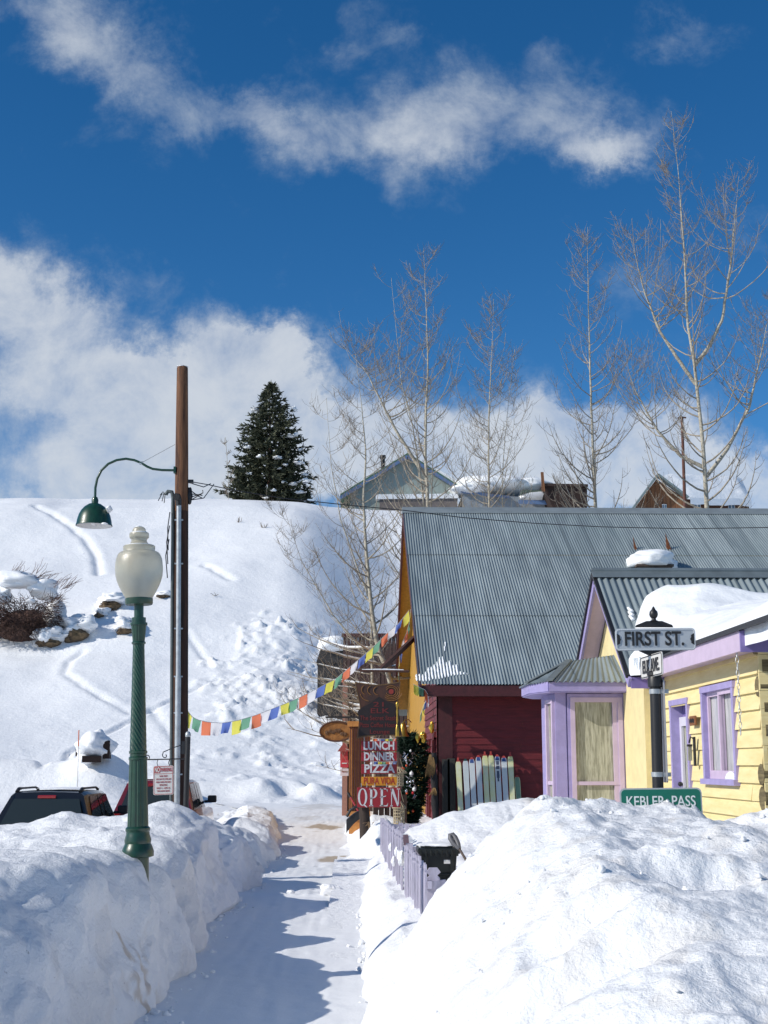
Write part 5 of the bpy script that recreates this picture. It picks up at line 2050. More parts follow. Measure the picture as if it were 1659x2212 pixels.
# flared banner-shaped sign
tl, tr, bl, br_ = at(766.5, 1473, SG), at(865.5, 1472, SG), at(771, 1595, SG), at(869.5, 1591, SG)
es = thing('hanging_sign', 'brown flared hanging sign with swirling sky and red lettering reading 21 ELK', 'sign', (tl + tr) / 2)


def curve_edge(a, b, bow, n=14):
    mid = ((tl + tr + bl + br_) / 4)
    out = []
    for i in range(n):
        t = i / n
        p = a + (b - a) * t
        inward = (mid - p).normalized()
        out.append(p + inward * bow * math.sin(PI * t))
    return out


loop = curve_edge(tl, bl, .09) + curve_edge(bl, br_, .05) + curve_edge(br_, tr, .09) + curve_edge(tr, tl, .06)
m = MB()
m.prism(loop, (0, .03, 0))
bd = m.build('board', M_signbrown, es)
m = MB()
cen = (tl + tr + bl + br_) / 4
inn = [cen + (p - cen) * .95 for p in loop]
n_ = len(loop)
fv = Vector((0, -.006, 0))
m.add([p + fv for p in loop] + [p + fv for p in inn], [(i, n_ + i, n_ + (i + 1) % n_, (i + 1) % n_) for i in range(n_)])
m.build('gilt_edge', mat('sign_gilt', (.16, .085, .03), .6, var=.3, vscale=20), bd)
m = MB()
f2 = Vector((0, -.012, 0))
hill_l = [at(776, 1566, SG), at(773, 1536, SG), at(784, 1527, SG), at(800, 1519, SG), at(812, 1509, SG), at(819, 1505, SG), at(826, 1509, SG), at(838, 1516, SG), at(850, 1520, SG), at(861, 1526, SG), at(863, 1560, SG), at(866, 1586, SG), at(776, 1589, SG)]
m.prism([p + f2 for p in hill_l], (0, .004, 0))
m.build('painted_mountain', mat('sign_mountain', (.016, .008, .008), .6, var=.2), bd)
m = MB()
for (cx_, cy_, r0, k0, k1) in [(845, 1494, 15, -2.6, 2.4), (845, 1494, 11, -2.9, 2.8), (845, 1494, 19, -2.4, .8), (818, 1492, 11, 1.9, 4.6), (806, 1491, 12, 2.0, 4.4), (794, 1490, 13, 2.2, 4.3), (800, 1496, 22, 3.3, 4.6), (845, 1494, 23, -2.0, -.2)]:
    pts = [at(cx_ + r0 * math.cos(a), cy_ - r0 * .85 * math.sin(a), SG) + Vector((0, -.010, 0)) for a in np.linspace(k0, k1, 16)]
    m.tube(pts, [.004] + [.0075] * 14 + [.004], 5)
m.build('painted_swirl', M_sgold, bd)
m = MB()
c_ = at(845, 1494, SG)
m.tube([c_ + Vector((0, -.012, 0)), c_ + Vector((0, -.004, 0))], .055, 16)
m.build('painted_sun', mat('sign_sun', (.26, .03, .02), .6), bd)
XV, ZV = Vector((1, 0, 0)), Vector((0, 0, 1))
for (s_, py, sz, wpx, cx_) in [('21', 1522, .14, 22, 820), ('ELK', 1536, .15, 40, 820), ('The Secret Stash', 1551.5, .14, 78, 817), ('Pizza Coffee House', 1566.5, .14, 80, 817.5), ('Lounge', 1581, .13, 42, 820)]:
    text_mesh('lettering', s_, sz, at(cx_, py, SG) + Vector((0, -.017, 0)), XV, ZV, M_sred, bd, bold=.001, width=wpx * SG / FPX)

SIGN_BOX = {}
for (s_, x0_, x1_, y0_, y1_, matb, matl, lab, sz) in [
        ('LUNCH', 780, 857, 1601, 1622.5, M_signr, M_letter, 'red board with white LUNCH, topmost of the chained shop signs', .24),
        ('DINNER', 780, 857, 1625.5, 1644.5, M_signr, M_letter, 'red board with white DINNER, hung between LUNCH and PIZZA', .23),
        ('PIZZA', 780.5, 857.5, 1651, 1671.5, M_signr, M_letter, 'red board with white PIZZA, hung above the yellow board', .24),
        ('PURA VIDA', 780.5, 857.5, 1678, 1697, mat('sign_yellow', (.66, .27, .012), .5, var=.1), mat('sign_text_red', (.38, .035, .015), .5), 'yellow-orange board with red PURA VIDA letters', .20)]:
    a, b, c = at(x0_, y0_, SG), at(x1_, y0_, SG), at(x0_, y1_, SG)
    cc = Vector(((a.x + b.x) / 2, SG, (a.z + c.z) / 2))
    sgn = thing('hanging_sign', lab, 'sign', (cc.x, SG, c.z), 'boards chained one below the other')
    w_, h_ = b.x - a.x, a.z - c.z
    m = MB()
    m.box((a.x, SG - .012, c.z), (b.x, SG + .012, a.z))
    bd = m.build('board', matb, sgn, bevel=.004)
    text_mesh('lettering', s_, sz, cc + Vector((.0, -.016, 0)), XV, ZV, matl, bd, bold=.008 if s_ != 'PURA VIDA' else .004, width=w_ * (.86 if s_ != 'PURA VIDA' else .88))
    m = MB()
    for xk in (a.x + .06, b.x - .06):
        m.tube([(xk, SG, a.z - .03), (xk + .012, SG, a.z + .04), (xk, SG, a.z + .10)], .007, 5)
    m.build('chain', M_galv, sgn)

# OPEN board with drawn serif capitals
a, b, c = at(771.5, 1701, SG - .05), at(865, 1699, SG - .05), at(772, 1744, SG - .05)
ops = thing('hanging_sign', 'large red OPEN board with ornate white serif capitals, lowest of the chained signs', 'sign', ((a.x + b.x) / 2, SG - .05, c.z), 'boards chained one below the other')
w_, h_ = b.x - a.x, a.z - c.z
m = MB()
m.box((a.x, SG - .064, c.z), (b.x, SG - .036, a.z))
bd = m.build('board', M_signr, ops, bevel=.004)
m = MB()
ly_ = SG - .0685


def LP(u, v):
    return Vector((a.x + u * w_, ly_, c.z + v * h_))


def lpoly(m, pts):
    m.prism([LP(u, v) for u, v in pts], (0, .004, 0))


def lring(m, cu, cv, ru, rv, iu, iv, a0_=0, a1_=2 * PI, n=36):
    A = np.linspace(a0_, a1_, n + 1)
    fo = [LP(cu + ru * math.cos(t), cv + rv * math.sin(t)) for t in A]
    fi = [LP(cu + iu * math.cos(t), cv + iv * math.sin(t)) for t in A]
    m.add(fo + fi, [(i, i + 1, n + 2 + i, n + 1 + i) for i in range(n)])


lring(m, .125, .52, .108, .44, .060, .40)
for (u0_, dd_) in ((.30, .05), (.545, .05)):
    lpoly(m, [(u0_, .08), (u0_ + dd_, .08), (u0_ + dd_, .94), (u0_, .94)])
    for v_ in (.06, .90):
        lpoly(m, [(u0_ - .030, v_), (u0_ + dd_ + .03, v_), (u0_ + dd_ + .01, v_ + .05), (u0_ - .01, v_ + .05)])
lring(m, .36, .70, .105, .25, .055, .20, -PI / 2, PI / 2, 18)
lpoly(m, [(.33, .90), (.37, .90), (.37, .95), (.33, .95)])
lpoly(m, [(.29, .42), (.37, .45), (.37, .50), (.30, .47)])
lpoly(m, [(.57, .90), (.70, .90), (.70, .76), (.685, .86), (.66, .95), (.57, .95)])
lpoly(m, [(.57, .05), (.70, .05), (.715, .24), (.69, .13), (.66, .10), (.57, .10)])
lpoly(m, [(.53, .48), (.66, .54), (.67, .62), (.65, .58), (.53, .53)])
for u0_ in (.785, .945):
    lpoly(m, [(u0_, .08), (u0_ + .018, .08), (u0_ + .018, .94), (u0_, .94)])
lpoly(m, [(.765, .94), (.835, .94), (.965, .08), (.925, .05)])
lpoly(m, [(.755, .05), (.83, .05), (.815, .10), (.77, .10)])
lpoly(m, [(.915, .90), (.99, .90), (.985, .95), (.92, .95)])
lpoly(m, [(.15, .10), (.215, -.0), (.235, .01), (.18, .14)])
m.build('lettering', M_letter, bd)
m = MB()
for u0_ in (.09, .22, .40, .68, .92):
    p = LP(u0_, 1.0)
    m.tube([p + Vector((0, .02, -.02)), p + Vector((.008, .02, .04)), p + Vector((0, .02, .09))], .007, 5)
m.build('chain', M_galv, ops)

# post that holds them, dark planks behind
po = thing('sign_post', 'rough dark timber post below the OPEN board, rooted in the snow', 'post', (at(790, 1800, SG + .1).x, SG + .1, 0))
m = MB()
m.tube([at(790, 1830, SG + .1), at(788, 1770, SG + .1), at(785, 1735, SG + .1)], [.13, .115, .11], 10)
m.build('timber', mat('old_post', (.055, .038, .030), .9, var=.5, vscale=9, stretch=(1, 1, .2), bump=.008), po, smooth=1)
m = MB()
rnd = random.Random(21)
q = at(800, 1795, SG)
for k in range(16):
    a_ = rnd.uniform(-.6, 1.4)
    m.tube([q + Vector((0, 0, -.1)), q + Vector((.12 * math.sin(a_), -.05, .18)), q + Vector((.30 * math.sin(a_), -.08, .20 - .1 * rnd.random()))], .005, 4)
m.build('dry_grass', mat('dry_grass', (.30, .19, .10), .8), po)
pln = thing('plank_fence', 'dark brown vertical plank screen behind the shop signs', 'fence', (1.0, 31.6, 0))
rnd = random.Random(2)
xa, xb = at(806, 1760, 31.6).x, at(880, 1760, 31.6).x
nb_ = 6
for k in range(nb_):
    m = MB()
    x0_ = xa + (xb - xa) * k / nb_
    x1_ = xa + (xb - xa) * (k + 1) / nb_ - .012
    m.box((x0_, 31.6 + rnd.uniform(0, .03), .0), (x1_, 31.66, at(840, 1738 - 22 * 0, 31.6).z + .25 + rnd.uniform(-.05, .1)))
    m.build('plank', mat('plank_brown', (.050, .026, .019), .85, var=.5, vscale=5, stretch=(2, 2, .2), bump=.004) if k == 0 else bpy.data.materials['plank_brown'], pln)

# decorated evergreen garland tree by the doorway
M_needle = mat('fir_needles', (.010, .045, .022), .65, col2=(.004, .018, .010), vscale=5)
ct = thing('christmas_tree', 'dark green decorated evergreen standing against the red wall', 'tree', (at(893, 1783, 32).x, 32.0, .3))
m = MB()
rnd = random.Random(31)
ctr_px = [(873, 1610, 8), (885, 1598, 12), (895, 1612, 25), (899, 1640, 29), (898, 1670, 28), (896, 1700, 26), (893, 1725, 23), (890, 1750, 19), (890, 1772, 12)]
for (px, py, r) in ctr_px:
    for k in range(620):
        a_, rr = rnd.uniform(0, 2 * PI), 1.06 * r * math.sqrt(rnd.random())
        p = at(px + rr * math.cos(a_), py + 14 * rnd.uniform(-1, 1), 32.0) + Vector((0, rnd.uniform(-.22, .22) * (1 - rr / r * .6), 0))
        d = Vector((rnd.gauss(0, 1) + math.cos(a_), rnd.gauss(0, .8) - .4, rnd.gauss(0, .7) + .1)).normalized()
        s_ = d.orthogonal().normalized()
        L = rnd.uniform(.07, .15)
        m.add([p - s_ * .021, p + s_ * .021, p + d * L], [(0, 1, 2)])
        s2 = d.cross(s_)
        m.add([p - s2 * .018, p + s2 * .018, p + d * L * .9], [(0, 1, 2)])
m.build('crown', M_needle, ct)
m = MB()
m.tube([at(890, 1800, 32), at(892, 1600, 32)], [.05, .02], 8)
m.build('trunk', M_brownw, ct)
M_silver = mat('silver_bauble', (.78, .78, .80), .12, .9)
M_orange = mat('orange_bauble', (.75, .10, .02), .2, .2, coat=.6)
M_redb = mat('red_bauble', (.45, .01, .02), .2, .2, coat=.6)
M_whiteb = mat('white_bauble', (.75, .76, .76), .3, coat=.4)
BAUBLES = [(877, 1637, 5, 'silver'), (878, 1643, 3.5, 'silver'), (869, 1660, 4, 'orange'), (878, 1654, 3.5, 'orange'), (872, 1661, 3.5, 'orange'), (889, 1671, 7, 'white'), (880, 1690, 4.5, 'silver'),
           (893, 1687, 4.5, 'silver'), (887, 1689, 4, 'silver'), (895, 1705, 7, 'white'), (878, 1709, 5, 'silver'), (879, 1714, 4, 'orange'), (892, 1713, 5, 'red'), (877, 1732, 5.5, 'silver'),
           (882, 1755, 5, 'gold'), (892, 1752, 4, 'orange'), (875, 1748, 4, 'orange'), (887, 1622, 4, 'white')]
LABS = {'silver': 'small shiny silver bauble hanging in the decorated evergreen', 'orange': 'small orange bauble hanging in the decorated evergreen', 'white': 'white ball ornament hanging in the decorated evergreen',
        'red': 'single deep red bauble hanging in the decorated evergreen', 'gold': 'single gold bauble low on the decorated evergreen'}
MB_ = {'silver': M_silver, 'orange': M_orange, 'white': M_whiteb, 'red': M_redb, 'gold': M_gold}
for (px, py, w_, kd) in BAUBLES:
    q = at(px, py, 31.72)
    m = MB()
    r_ = w_ * .65 * 31.7 / FPX
    m.blob(q, (r_, r_, r_), 1, 0, nu=14, nv=9)
    m.tube([q + Vector((0, 0, r_ * .9)), q + Vector((0, 0, r_ * 1.3))], r_ * .25, 6)
    tag(m.build('bauble', MB_[kd], smooth=1), LABS[kd], 'ornament', 'ornaments on the decorated evergreen')
rnd = random.Random(8)
m = MB()
for (px, py) in [(876, 1628), (884, 1640), (890, 1646), (880, 1650), (893, 1638), (886, 1676), (881, 1680), (895, 1695), (884, 1698), (896, 1716), (899, 1719), (874, 1640), (879, 1633), (893, 1625)]:
    q = at(px, py, 31.74)
    for k in range(3):
        m.tube([q, q + Vector((rnd.uniform(-.08, .08), -.02, rnd.uniform(-.12, .05)))], [.010, .006], 5)
m.build('tinsel', M_silver, ct)

# gold foil shapes, brass bell, cord tassel
for k, (px, py, w_, h_, lab) in enumerate([(932.5, 1571, 11, 25, 'gold foil ornament on the red corner wall, highest of three'), (902, 1594, 9, 20, 'gold foil ornament above the decorated evergreen, nearer its middle'), (915, 1592, 12, 24, 'broad gold foil ornament between the evergreen and red corner')]):
    Yk = 31.0 if k == 0 else 31.6
    q = at(px, py, Yk)
    m = MB()
    m.blob(q, (w_ / 2 * Yk / FPX, .03, h_ / 2 * Yk / FPX), 40 + k, .35, nu=16, nv=12)
    t_ = m.build('foil_ornament', M_gold, smooth=.5)
    tag(t_, lab, 'ornament')
bell = thing('brass_bell', 'hanging brass bell on a curved hook beside the decorated evergreen', 'bell', at(871, 1582, 31.4))
q = at(871, 1591, 31.4)
k_ = 31.4 / FPX
m = MB()
m.lathe([(13 * k_, 0), (12 * k_, .02), (9 * k_, .06), (7.5 * k_, .16), (6.5 * k_, .26), (4 * k_, .31), (1 * k_, .33)], q, 20)
m.build('bell_body', M_brass, bell, smooth=1)
m = MB()
m.tube([q + Vector((0, 0, .32)), at(871, 1566, 31.4), at(874, 1556, 31.4), at(881, 1554, 31.5), at(888, 1560, 31.8)], .014, 7)
m.build('hook', M_brass, bell, smooth=1)
tas = MB()
q = at(858, 1548, SG - .15)
k_ = SG / FPX
tas.lathe([(4 * k_, -.42), (4.6 * k_, -.34), (4 * k_, -.26), (2.2 * k_, -.18), (1.2 * k_, -.15), (2.2 * k_, -.08), (1.6 * k_, .02), (2.4 * k_, .1), (1.2 * k_, .18), (3 * k_, .22), (3.4 * k_, .27), (2.4 * k_, .31), (.3 * k_, .33)], q, 14)
tag(tas.build('brass_tassel', M_brass, smooth=1), 'slim turned brass ornament dangling in front of the brown sign', 'ornament')

# macrame lanterns
M_cord = mat('macrame_cord', (.48, .40, .27), .9, var=.25, vscale=30)
for (px, py, w0, w1, h, lab) in [(861, 1679, 20, 34, 34, 'cream knotted cord lantern with a flared shade, partly behind the signs'), (862, 1757, 22, 28, 42, 'cream woven cord lantern hanging lowest, below the OPEN board')]:
    t_ = thing('cord_lantern', lab, 'lantern', at(px, py, 30.4))
    k_ = 30.4 / FPX
    c_ = at(px, py, 30.4)
    m = MB()
    H = h * k_
    for i in range(14):
        a_ = 2 * PI * i / 14
        ca_, sa_ = math.cos(a_), math.sin(a_)
        m.tube([c_ + Vector((w0 / 2 * k_ * ca_, w0 / 2 * k_ * sa_, -H / 2)), c_ + Vector((w0 / 2 * k_ * ca_, w0 / 2 * k_ * sa_, H * .25)), c_ + Vector((w1 / 2 * k_ * ca_, w1 / 2 * k_ * sa_, H * .30)), c_ + Vector((.02 * ca_, .02 * sa_, H * .62))], .012, 5)
    for zf in (-.5, -.33, -.16, .0, .16, .27):
        r_ = (w0 if zf < .2 else w1) / 2 * k_
        m.tube([c_ + Vector((r_ * math.cos(t), r_ * math.sin(t), zf * H)) for t in np.linspace(0, 2 * PI, 18)], .014, 5)
    m.build('cord_cage', M_cord, t_, smooth=1)
    m = MB()
    for s_ in (-1, 1):
        m.tube([c_ + Vector((s_ * .10, 0, H * .55)), c_ + Vector((s_ * .03, 0, H * 1.15))], .006, 4)
    m.build('hanger', M_cord, t_)

# dark post with straw tufts by the corner
dk = thing('carved_post', 'tall black wrapped post with tan straw tufts against the red corner', 'post', at(939, 1775, 30.4))
m = MB()
pts_ = [(937, 1626, .055), (938, 1640, .075), (937, 1660, .05), (938, 1685, .085), (939, 1705, .07), (939, 1735, .085), (941, 1760, .07), (941, 1790, .06)]
m.tube([at(a_, b_, 30.45) for a_, b_, r_ in pts_][::-1], [r_ for a_, b_, r_ in pts_][::-1], 10)
m.build('shaft', mat('black_bark', (.015, .014, .016), .8, var=.4, vscale=12, bump=.01), dk, smooth=1)
m = MB()
rnd = random.Random(17)
for (px, py, n_, L) in [(930, 1634, 70, .42), (935, 1640, 50, .34), (938, 1706, 40, .12)]:
    q = at(px, py, 30.35)
    for k in range(n_):
        dx, dy = rnd.uniform(-.07, .05), rnd.uniform(-.06, .02)
        m.tube([q + Vector((dx * .3, dy * .3, .04)), q + Vector((dx, dy, -L * .4)), q + Vector((dx * 1.5 - .02, dy, -L * rnd.uniform(.7, 1.1)))], [.010, .008, .003], 4)
m.build('straw_tuft', mat('straw', (.34, .20, .075), .85, var=.4, vscale=30), dk)
m = MB()
for s_, (px, py) in enumerate([(963, 1640), (975, 1638)]):
    q = at(px, py, 30.6)
    m = MB()
    m.box((q.x - .085, 30.60, .2), (q.x + .085, 30.64, q.z))
    tag(m.build('dark_board', mat('grey_board', (.045, .042, .036), .8, var=.4, vscale=5, stretch=(1, 1, .2)) if s_ == 0 else bpy.data.materials['grey_board']), ['plain dark grey board leaning nearest the red building corner', 'dark grey board between the plain board and the skis'][s_], 'board')

# skis leaning on the red wall
SKI = [(515, 535, 'Y', 'yellow'), (605, 525, 'G', 'grey pointed'), (683, 505, 'B', 'grey-blue'), (765, 478, 'B', 'pale blue'), (847, 460, 'Y', 'yellow'), (922, 458, 'Y', 'yellow'), (1000, 470, 'B', 'blue-grey'), (1083, 487, 'B', 'grey'), (1163, 470, 'Y', 'yellow'), (1248, 728, 'S', 'short green')]
M_ski = {'Y': mat('ski_yellow', (.58, .57, .22), .4, col2=(.60, .62, .50), vscale=3, stretch=(1, 1, .5)), 'B': mat('ski_blue_grey', (.46, .51, .57), .4, col2=(.58, .60, .58), vscale=3, stretch=(1, 1, .5)),
         'G': mat('ski_grey', (.42, .47, .48), .4, col2=(.52, .56, .56), vscale=3, stretch=(1, 1, .5)), 'S': mat('ski_green', (.20, .32, .22), .4, var=.2, vscale=4)}
M_skiedge = mat('ski_edge', (.62, .64, .36), .35)
M_skiedge2 = mat('ski_edge_white', (.62, .64, .66), .35)
M_tipred = mat('ski_tip_red', (.45, .06, .045), .4, var=.3, vscale=30)
M_tipblue = mat('ski_tip_blue', (.05, .09, .26), .4, var=.3, vscale=30)
LABSKI = ['yellow ski nearest the dark boards, red tip', 'grey ski with a dark green pointed tip', 'grey-blue ski with red and blue tip beside the dark-tipped grey ski', 'pale blue ski, tallest of the blue ones left of the two yellow skis',
          'yellow ski with red tip, first of the two tall yellow skis side by side', 'yellow ski with red tip, second of the two tall yellow skis, beside a blue-grey one', 'blue-grey ski with a dark emblem below its red tip',
          'grey ski with blue tip between the emblem ski and a tall yellow ski', 'yellow ski with red tip at the end of the tall row', 'short green ski with red tip, much lower than the others']
for k, (zx, zy, kd, nm) in enumerate(SKI):
    px, py = (1250 + zx / 4.1475) * .72, (2150 + zy / 4.1475) * .72
    tip = at(px, py, 30.55)
    pxb, lean = px + 10, .55
    foot = at(px + 9, 1762, 30.55 - lean)
    foot = Vector((foot.x, foot.y, .35))
    ax_ = (tip - foot)
    L = ax_.length
    ax_.normalize()
    sd = Vector((1, 0, 0)) - ax_ * ax_.x
    sd.normalize()
    nrm = sd.cross(ax_)
    nrm = nrm if nrm.y < 0 else -nrm
    t_ = thing('ski', LABSKI[k], 'ski', foot, 'old skis standing in a row against the red wall')
    hw_ = .062

    def sk(u, s_, off=0.0):                  # u metres below the tip
        wv = hw_ * (min(1, .25 + (u / .16) ** .7) if u < .16 else 1 - .10 * math.sin(PI * min(1, (u - .16) / 1.5)))
        curl = .05 * max(0, 1 - u / .22) ** 2
        return tip - ax_ * u + sd * s_ * wv + nrm * (off + curl * -.0 + .0)
    us = [0, .02, .05, .09, .13, .16, .3, .6, .9, L]
    m = MB()
    for (mi, s0, s1, d_) in ((0, -.82, .82, .006), (1, -1, -.82, .005), (1, .82, 1, .005)):
        m.grid([[sk(u, s0, d_), sk(u, s1, d_)] for u in us if u >= .05], mi)
    m.grid([[sk(u, s_, -.008) for s_ in (1, -1)] for u in us])
    m.grid([[sk(u, -1, .005), sk(u, -1, -.008)] for u in us], 1)
    m.grid([[sk(u, 1, .005), sk(u, 1, -.008)] for u in us], 1)
    m.build('blade', [M_ski[kd], M_skiedge if kd in 'YS' else M_skiedge2], t_)
    m = MB()
    m.grid([[sk(u, -1, .007), sk(u, 1, .007)] for u in us if u <= .06])
    if kd == 'Y':
        m.obox(tip - ax_ * -.01, sd * .018, nrm * .012, ax_ * .035)
    m.build('tip', mat('ski_tip_green', (.012, .05, .045), .4) if kd == 'G' else M_tipred, t_)
    if kd in 'B':
        m = MB()
        m.grid([[sk(u, -.7, .009), sk(u, .7, .009)] for u in (.05, .09, .135)])
        m.build('tip_patch', M_tipblue, t_)
    if k == 6:
        m = MB()
        for (u, w_) in ((.20, .5), (.30, .6), (.42, .45), (.5, .5), (.58, .3)):
            m.obox(tip - ax_ * u + nrm * .009, sd * hw_ * w_, nrm * .002, ax_ * .04)
        m.build('emblem', mat('ski_emblem', (.07, .08, .12), .4), t_)

# ---------------------------------------------------------------- brown building, screen and small signs further along
M_brownboard = mat('brown_boards', (.105, .062, .055), .85, col2=(.06, .034, .030), vscale=5, stretch=(3, 3, .15), bump=.004)
bb = thing('brown_building', 'brown false-fronted building with vertical boards behind the bare aspen', 'building', (1.0, 54, 0))
ta, tb = at(741, 1376, 54.0), at(866, 1376, 54.0)
m = MB()
nb_ = 26
rnd = random.Random(6)
xA_, xB_ = ta.x, tb.x + 1.6
for k in range(nb_):
    x0_ = xA_ + (xB_ - xA_) * k / nb_
    m.box((x0_ + .008, 54 - rnd.uniform(0, .03), -.1), (x0_ + (xB_ - xA_) / nb_ - .008, 54.2, ta.z))
m.box((xA_ + .05, 54.2, -.1), (xB_ - .05, 62, ta.z - .4))
m.build('front_wall', M_brownboard, bb)
m = MB()
m.box((xA_ - .06, 53.9, ta.z), (xB_, 54.25, ta.z + .14))
m.build('cornice', M_maroon, bb)
m = MB()
s0, s1 = at(740, 1500, 53.9), at(751, 1500, 53.9)
m.box((s0.x, 53.8, -.1), (s1.x, 53.97, at(745, 1470, 53.9).z))
m.build('corner_board', mat('salmon_paint', (.42, .20, .14), .7, var=.2), bb)
m = MB()
m.box((xA_ + .2, 54.1, ta.z - .9), (xB_ - .2, 61, ta.z - .25))
m.build('roof', M_roofsnow, bb)
sm = thing('dark_shed', 'small dark weathered shed half hidden by branches under the snowy slope', 'shed', (-.6, 93, 4))
m = MB()
a, b = at(686, 1440, 93.0), at(742, 1440, 93.0)
m.box((a.x, 93, 3.0), (b.x + .6, 97, at(700, 1432, 93).z))
m.prism([(a.x - .1, 92.9, at(700, 1432, 93).z), (b.x + .7, 92.9, at(700, 1432, 93).z), (b.x + .7, 92.9, at(735, 1398, 93).z), (a.x + .2, 92.9, at(690, 1402, 93).z)], (0, 4, 0))
m.build('wall', mat('grey_weathered', (.055, .05, .048), .9, var=.6, vscale=2, stretch=(1, 1, 3)), sm)
m = MB()
m.blob(at(725, 1396, 94.0), (1.4, 2.0, .7), 7, .2, nu=28, nv=14)
m.build('snow_cover', M_roofsnow, sm, smooth=1.2)
sc_ = thing('slatted_screen', 'orange timber screen with thin dark vertical bars beside the hanging signs', 'screen', (at(777, 1700, 36).x, 36, 0))
m = MB()
a, b = at(752, 1558, 36), at(800, 1558, 36)
zt_, zb_ = a.z, .2
M_orangew = mat('orange_timber', (.60, .27, .07), .7, col2=(.46, .18, .045), vscale=6, bump=.003)
m.box((a.x + .03, 36, zb_), (b.x, 36.06, zt_))
m.build('backing', M_orangew, sc_)
for k in range(9):
    m = MB()
    xk = a.x + .06 + (b.x - a.x - .1) * k / 8.2
    m.box((xk - .013, 35.93, .75), (xk + .013, 35.97, zt_ - .12))
    m.build('bar', mat('bar_brown', (.12, .035, .03), .7) if k == 0 else bpy.data.materials['bar_brown'], sc_)
m = MB()
m.box((a.x - .02, 35.90, zt_ - .14), (b.x, 35.99, zt_))
m.box((a.x - .02, 35.90, .66), (b.x, 35.99, .78))
m.build('rail', M_orangew, sc_)
ov = thing('oval_sign', 'oval carved wooden shop sign hanging among the aspen branches', 'sign', at(727, 1580, 44))
m = MB()
c_ = at(727, 1580, 44.0)
k_ = 44.0 / FPX
m.prism([c_ + Vector((37 * k_ * math.cos(t), 0, 22 * k_ * math.sin(t))) for t in np.linspace(0, 2 * PI, 36, endpoint=False)], (0, .06, 0))
bd = m.build('board', mat('sign_wood', (.34, .15, .04), .7, col2=(.18, .075, .02), vscale=5), ov)
m = MB()
pts = [c_ + Vector((35 * k_ * math.cos(t), -.01, 20.5 * k_ * math.sin(t))) for t in np.linspace(0, 2 * PI, 37)]
m.tube(pts, .03, 6, cap=False)
m.build('rim', M_brownw, bd)
m = MB()
rnd = random.Random(3)
for k in range(7):
    m.blob(c_ + Vector((k_ * (-20 + 6.6 * k), -.02, k_ * rnd.uniform(-6, 6))), (.07, .02, .06), k, .4, nu=8, nv=6)
m.build('carving', mat('sign_carving', (.10, .05, .025), .8), bd)
m = MB()
for s_ in (-1, 1):
    m.tube([c_ + Vector((s_ * 20 * k_, .03, 18 * k_)), c_ + Vector((s_ * 20 * k_, .03, 30 * k_))], .012, 5)
m.tube([c_ + Vector((-24 * k_, .03, 30 * k_)), c_ + Vector((60 * k_, .03, 30 * k_))], .03, 6)
m.build('hanger', M_black, bd)
rb = thing('birdhouse', 'small red birdhouse on the salmon corner board', 'birdhouse', at(744, 1640, 50))
c_ = at(743, 1628, 50.0)
m = MB()
m.box((c_.x - .14, 50, c_.z - .25), (c_.x + .14, 50.3, c_.z + .12))
m.build('box', mat('birdhouse_red', (.50, .05, .05), .6), rb)
m = MB()
m.prism([(c_.x - .24, 49.9, c_.z + .08), (c_.x + .24, 49.9, c_.z + .08), (c_.x, 49.9, c_.z + .40)], (0, .5, 0))
m.build('roof', mat('birdhouse_roof', (.33, .07, .06), .7), rb)
for k, (py, col_, lab) in enumerate([(1650, (.55, .04, .06), 'pink-red square notice below the red birdhouse'), (1668, (.70, .60, .62), 'small white notice below the pink-red notice')]):
    m = MB()
    c_ = at(744, py, 50.0)
    m.box((c_.x - .15, 49.9, c_.z - .13), (c_.x + .15, 49.95, c_.z + .13))
    m.obox((c_.x, 49.89, c_.z + .02), (.09, 0, 0), (0, .006, 0), (0, 0, .02), 1)
    tag(m.build('notice', [mat('notice_%s' % ('red', 'white')[k], col_, .6), M_signwhite if k == 0 else M_signred]), lab, 'notice')

# black curved plastic scoop and a red pole stuck in the snow
m = MB()
rows = []
for t in np.linspace(0, 1, 10):
    rows.append([at(748 + 40 * t, 1772 - 20 * math.sin(PI * .62 * t), 33.0) + Vector((0, .5 * s_, -.32 * (1 - t) * 0 - .18 * s_ * 0)) for s_ in (0, .5, 1)])
m.grid(rows)
rows2 = [[p[0], p[0] - Vector((0, 0, .30 * (1 - .5 * i / 9)))] for i, p in enumerate(rows)]
m.grid(rows2)
sc2 = thing('plastic_sled', 'black curved plastic sled leaning in the snow by the timber post', 'sled', at(760, 1795, 33.0))
m.build('shell', M_trim, sc2, smooth=1)
m = MB()
m.tube([at(749, 1764, 32.98), at(757, 1750, 32.98), at(768, 1743, 32.98), at(782, 1742, 32.98)], .035, 8)
m.build('rim', M_trim, sc2, smooth=1)
m = MB()
m.tube([at(757, 1722, 34.0), at(776, 1756, 33.6)], .022, 8)
rp = thing('red_pole', 'thin red handle with black grip leaning beside the OPEN board', 'handle', at(776, 1756, 33.6))
m.build('shaft', mat('red_handle', (.32, .02, .03), .5), rp)
m = MB()
m.tube([at(751.5, 1712, 34.05), at(758, 1724, 34.0)], .032, 8)
m.build('grip', M_trim, rp)

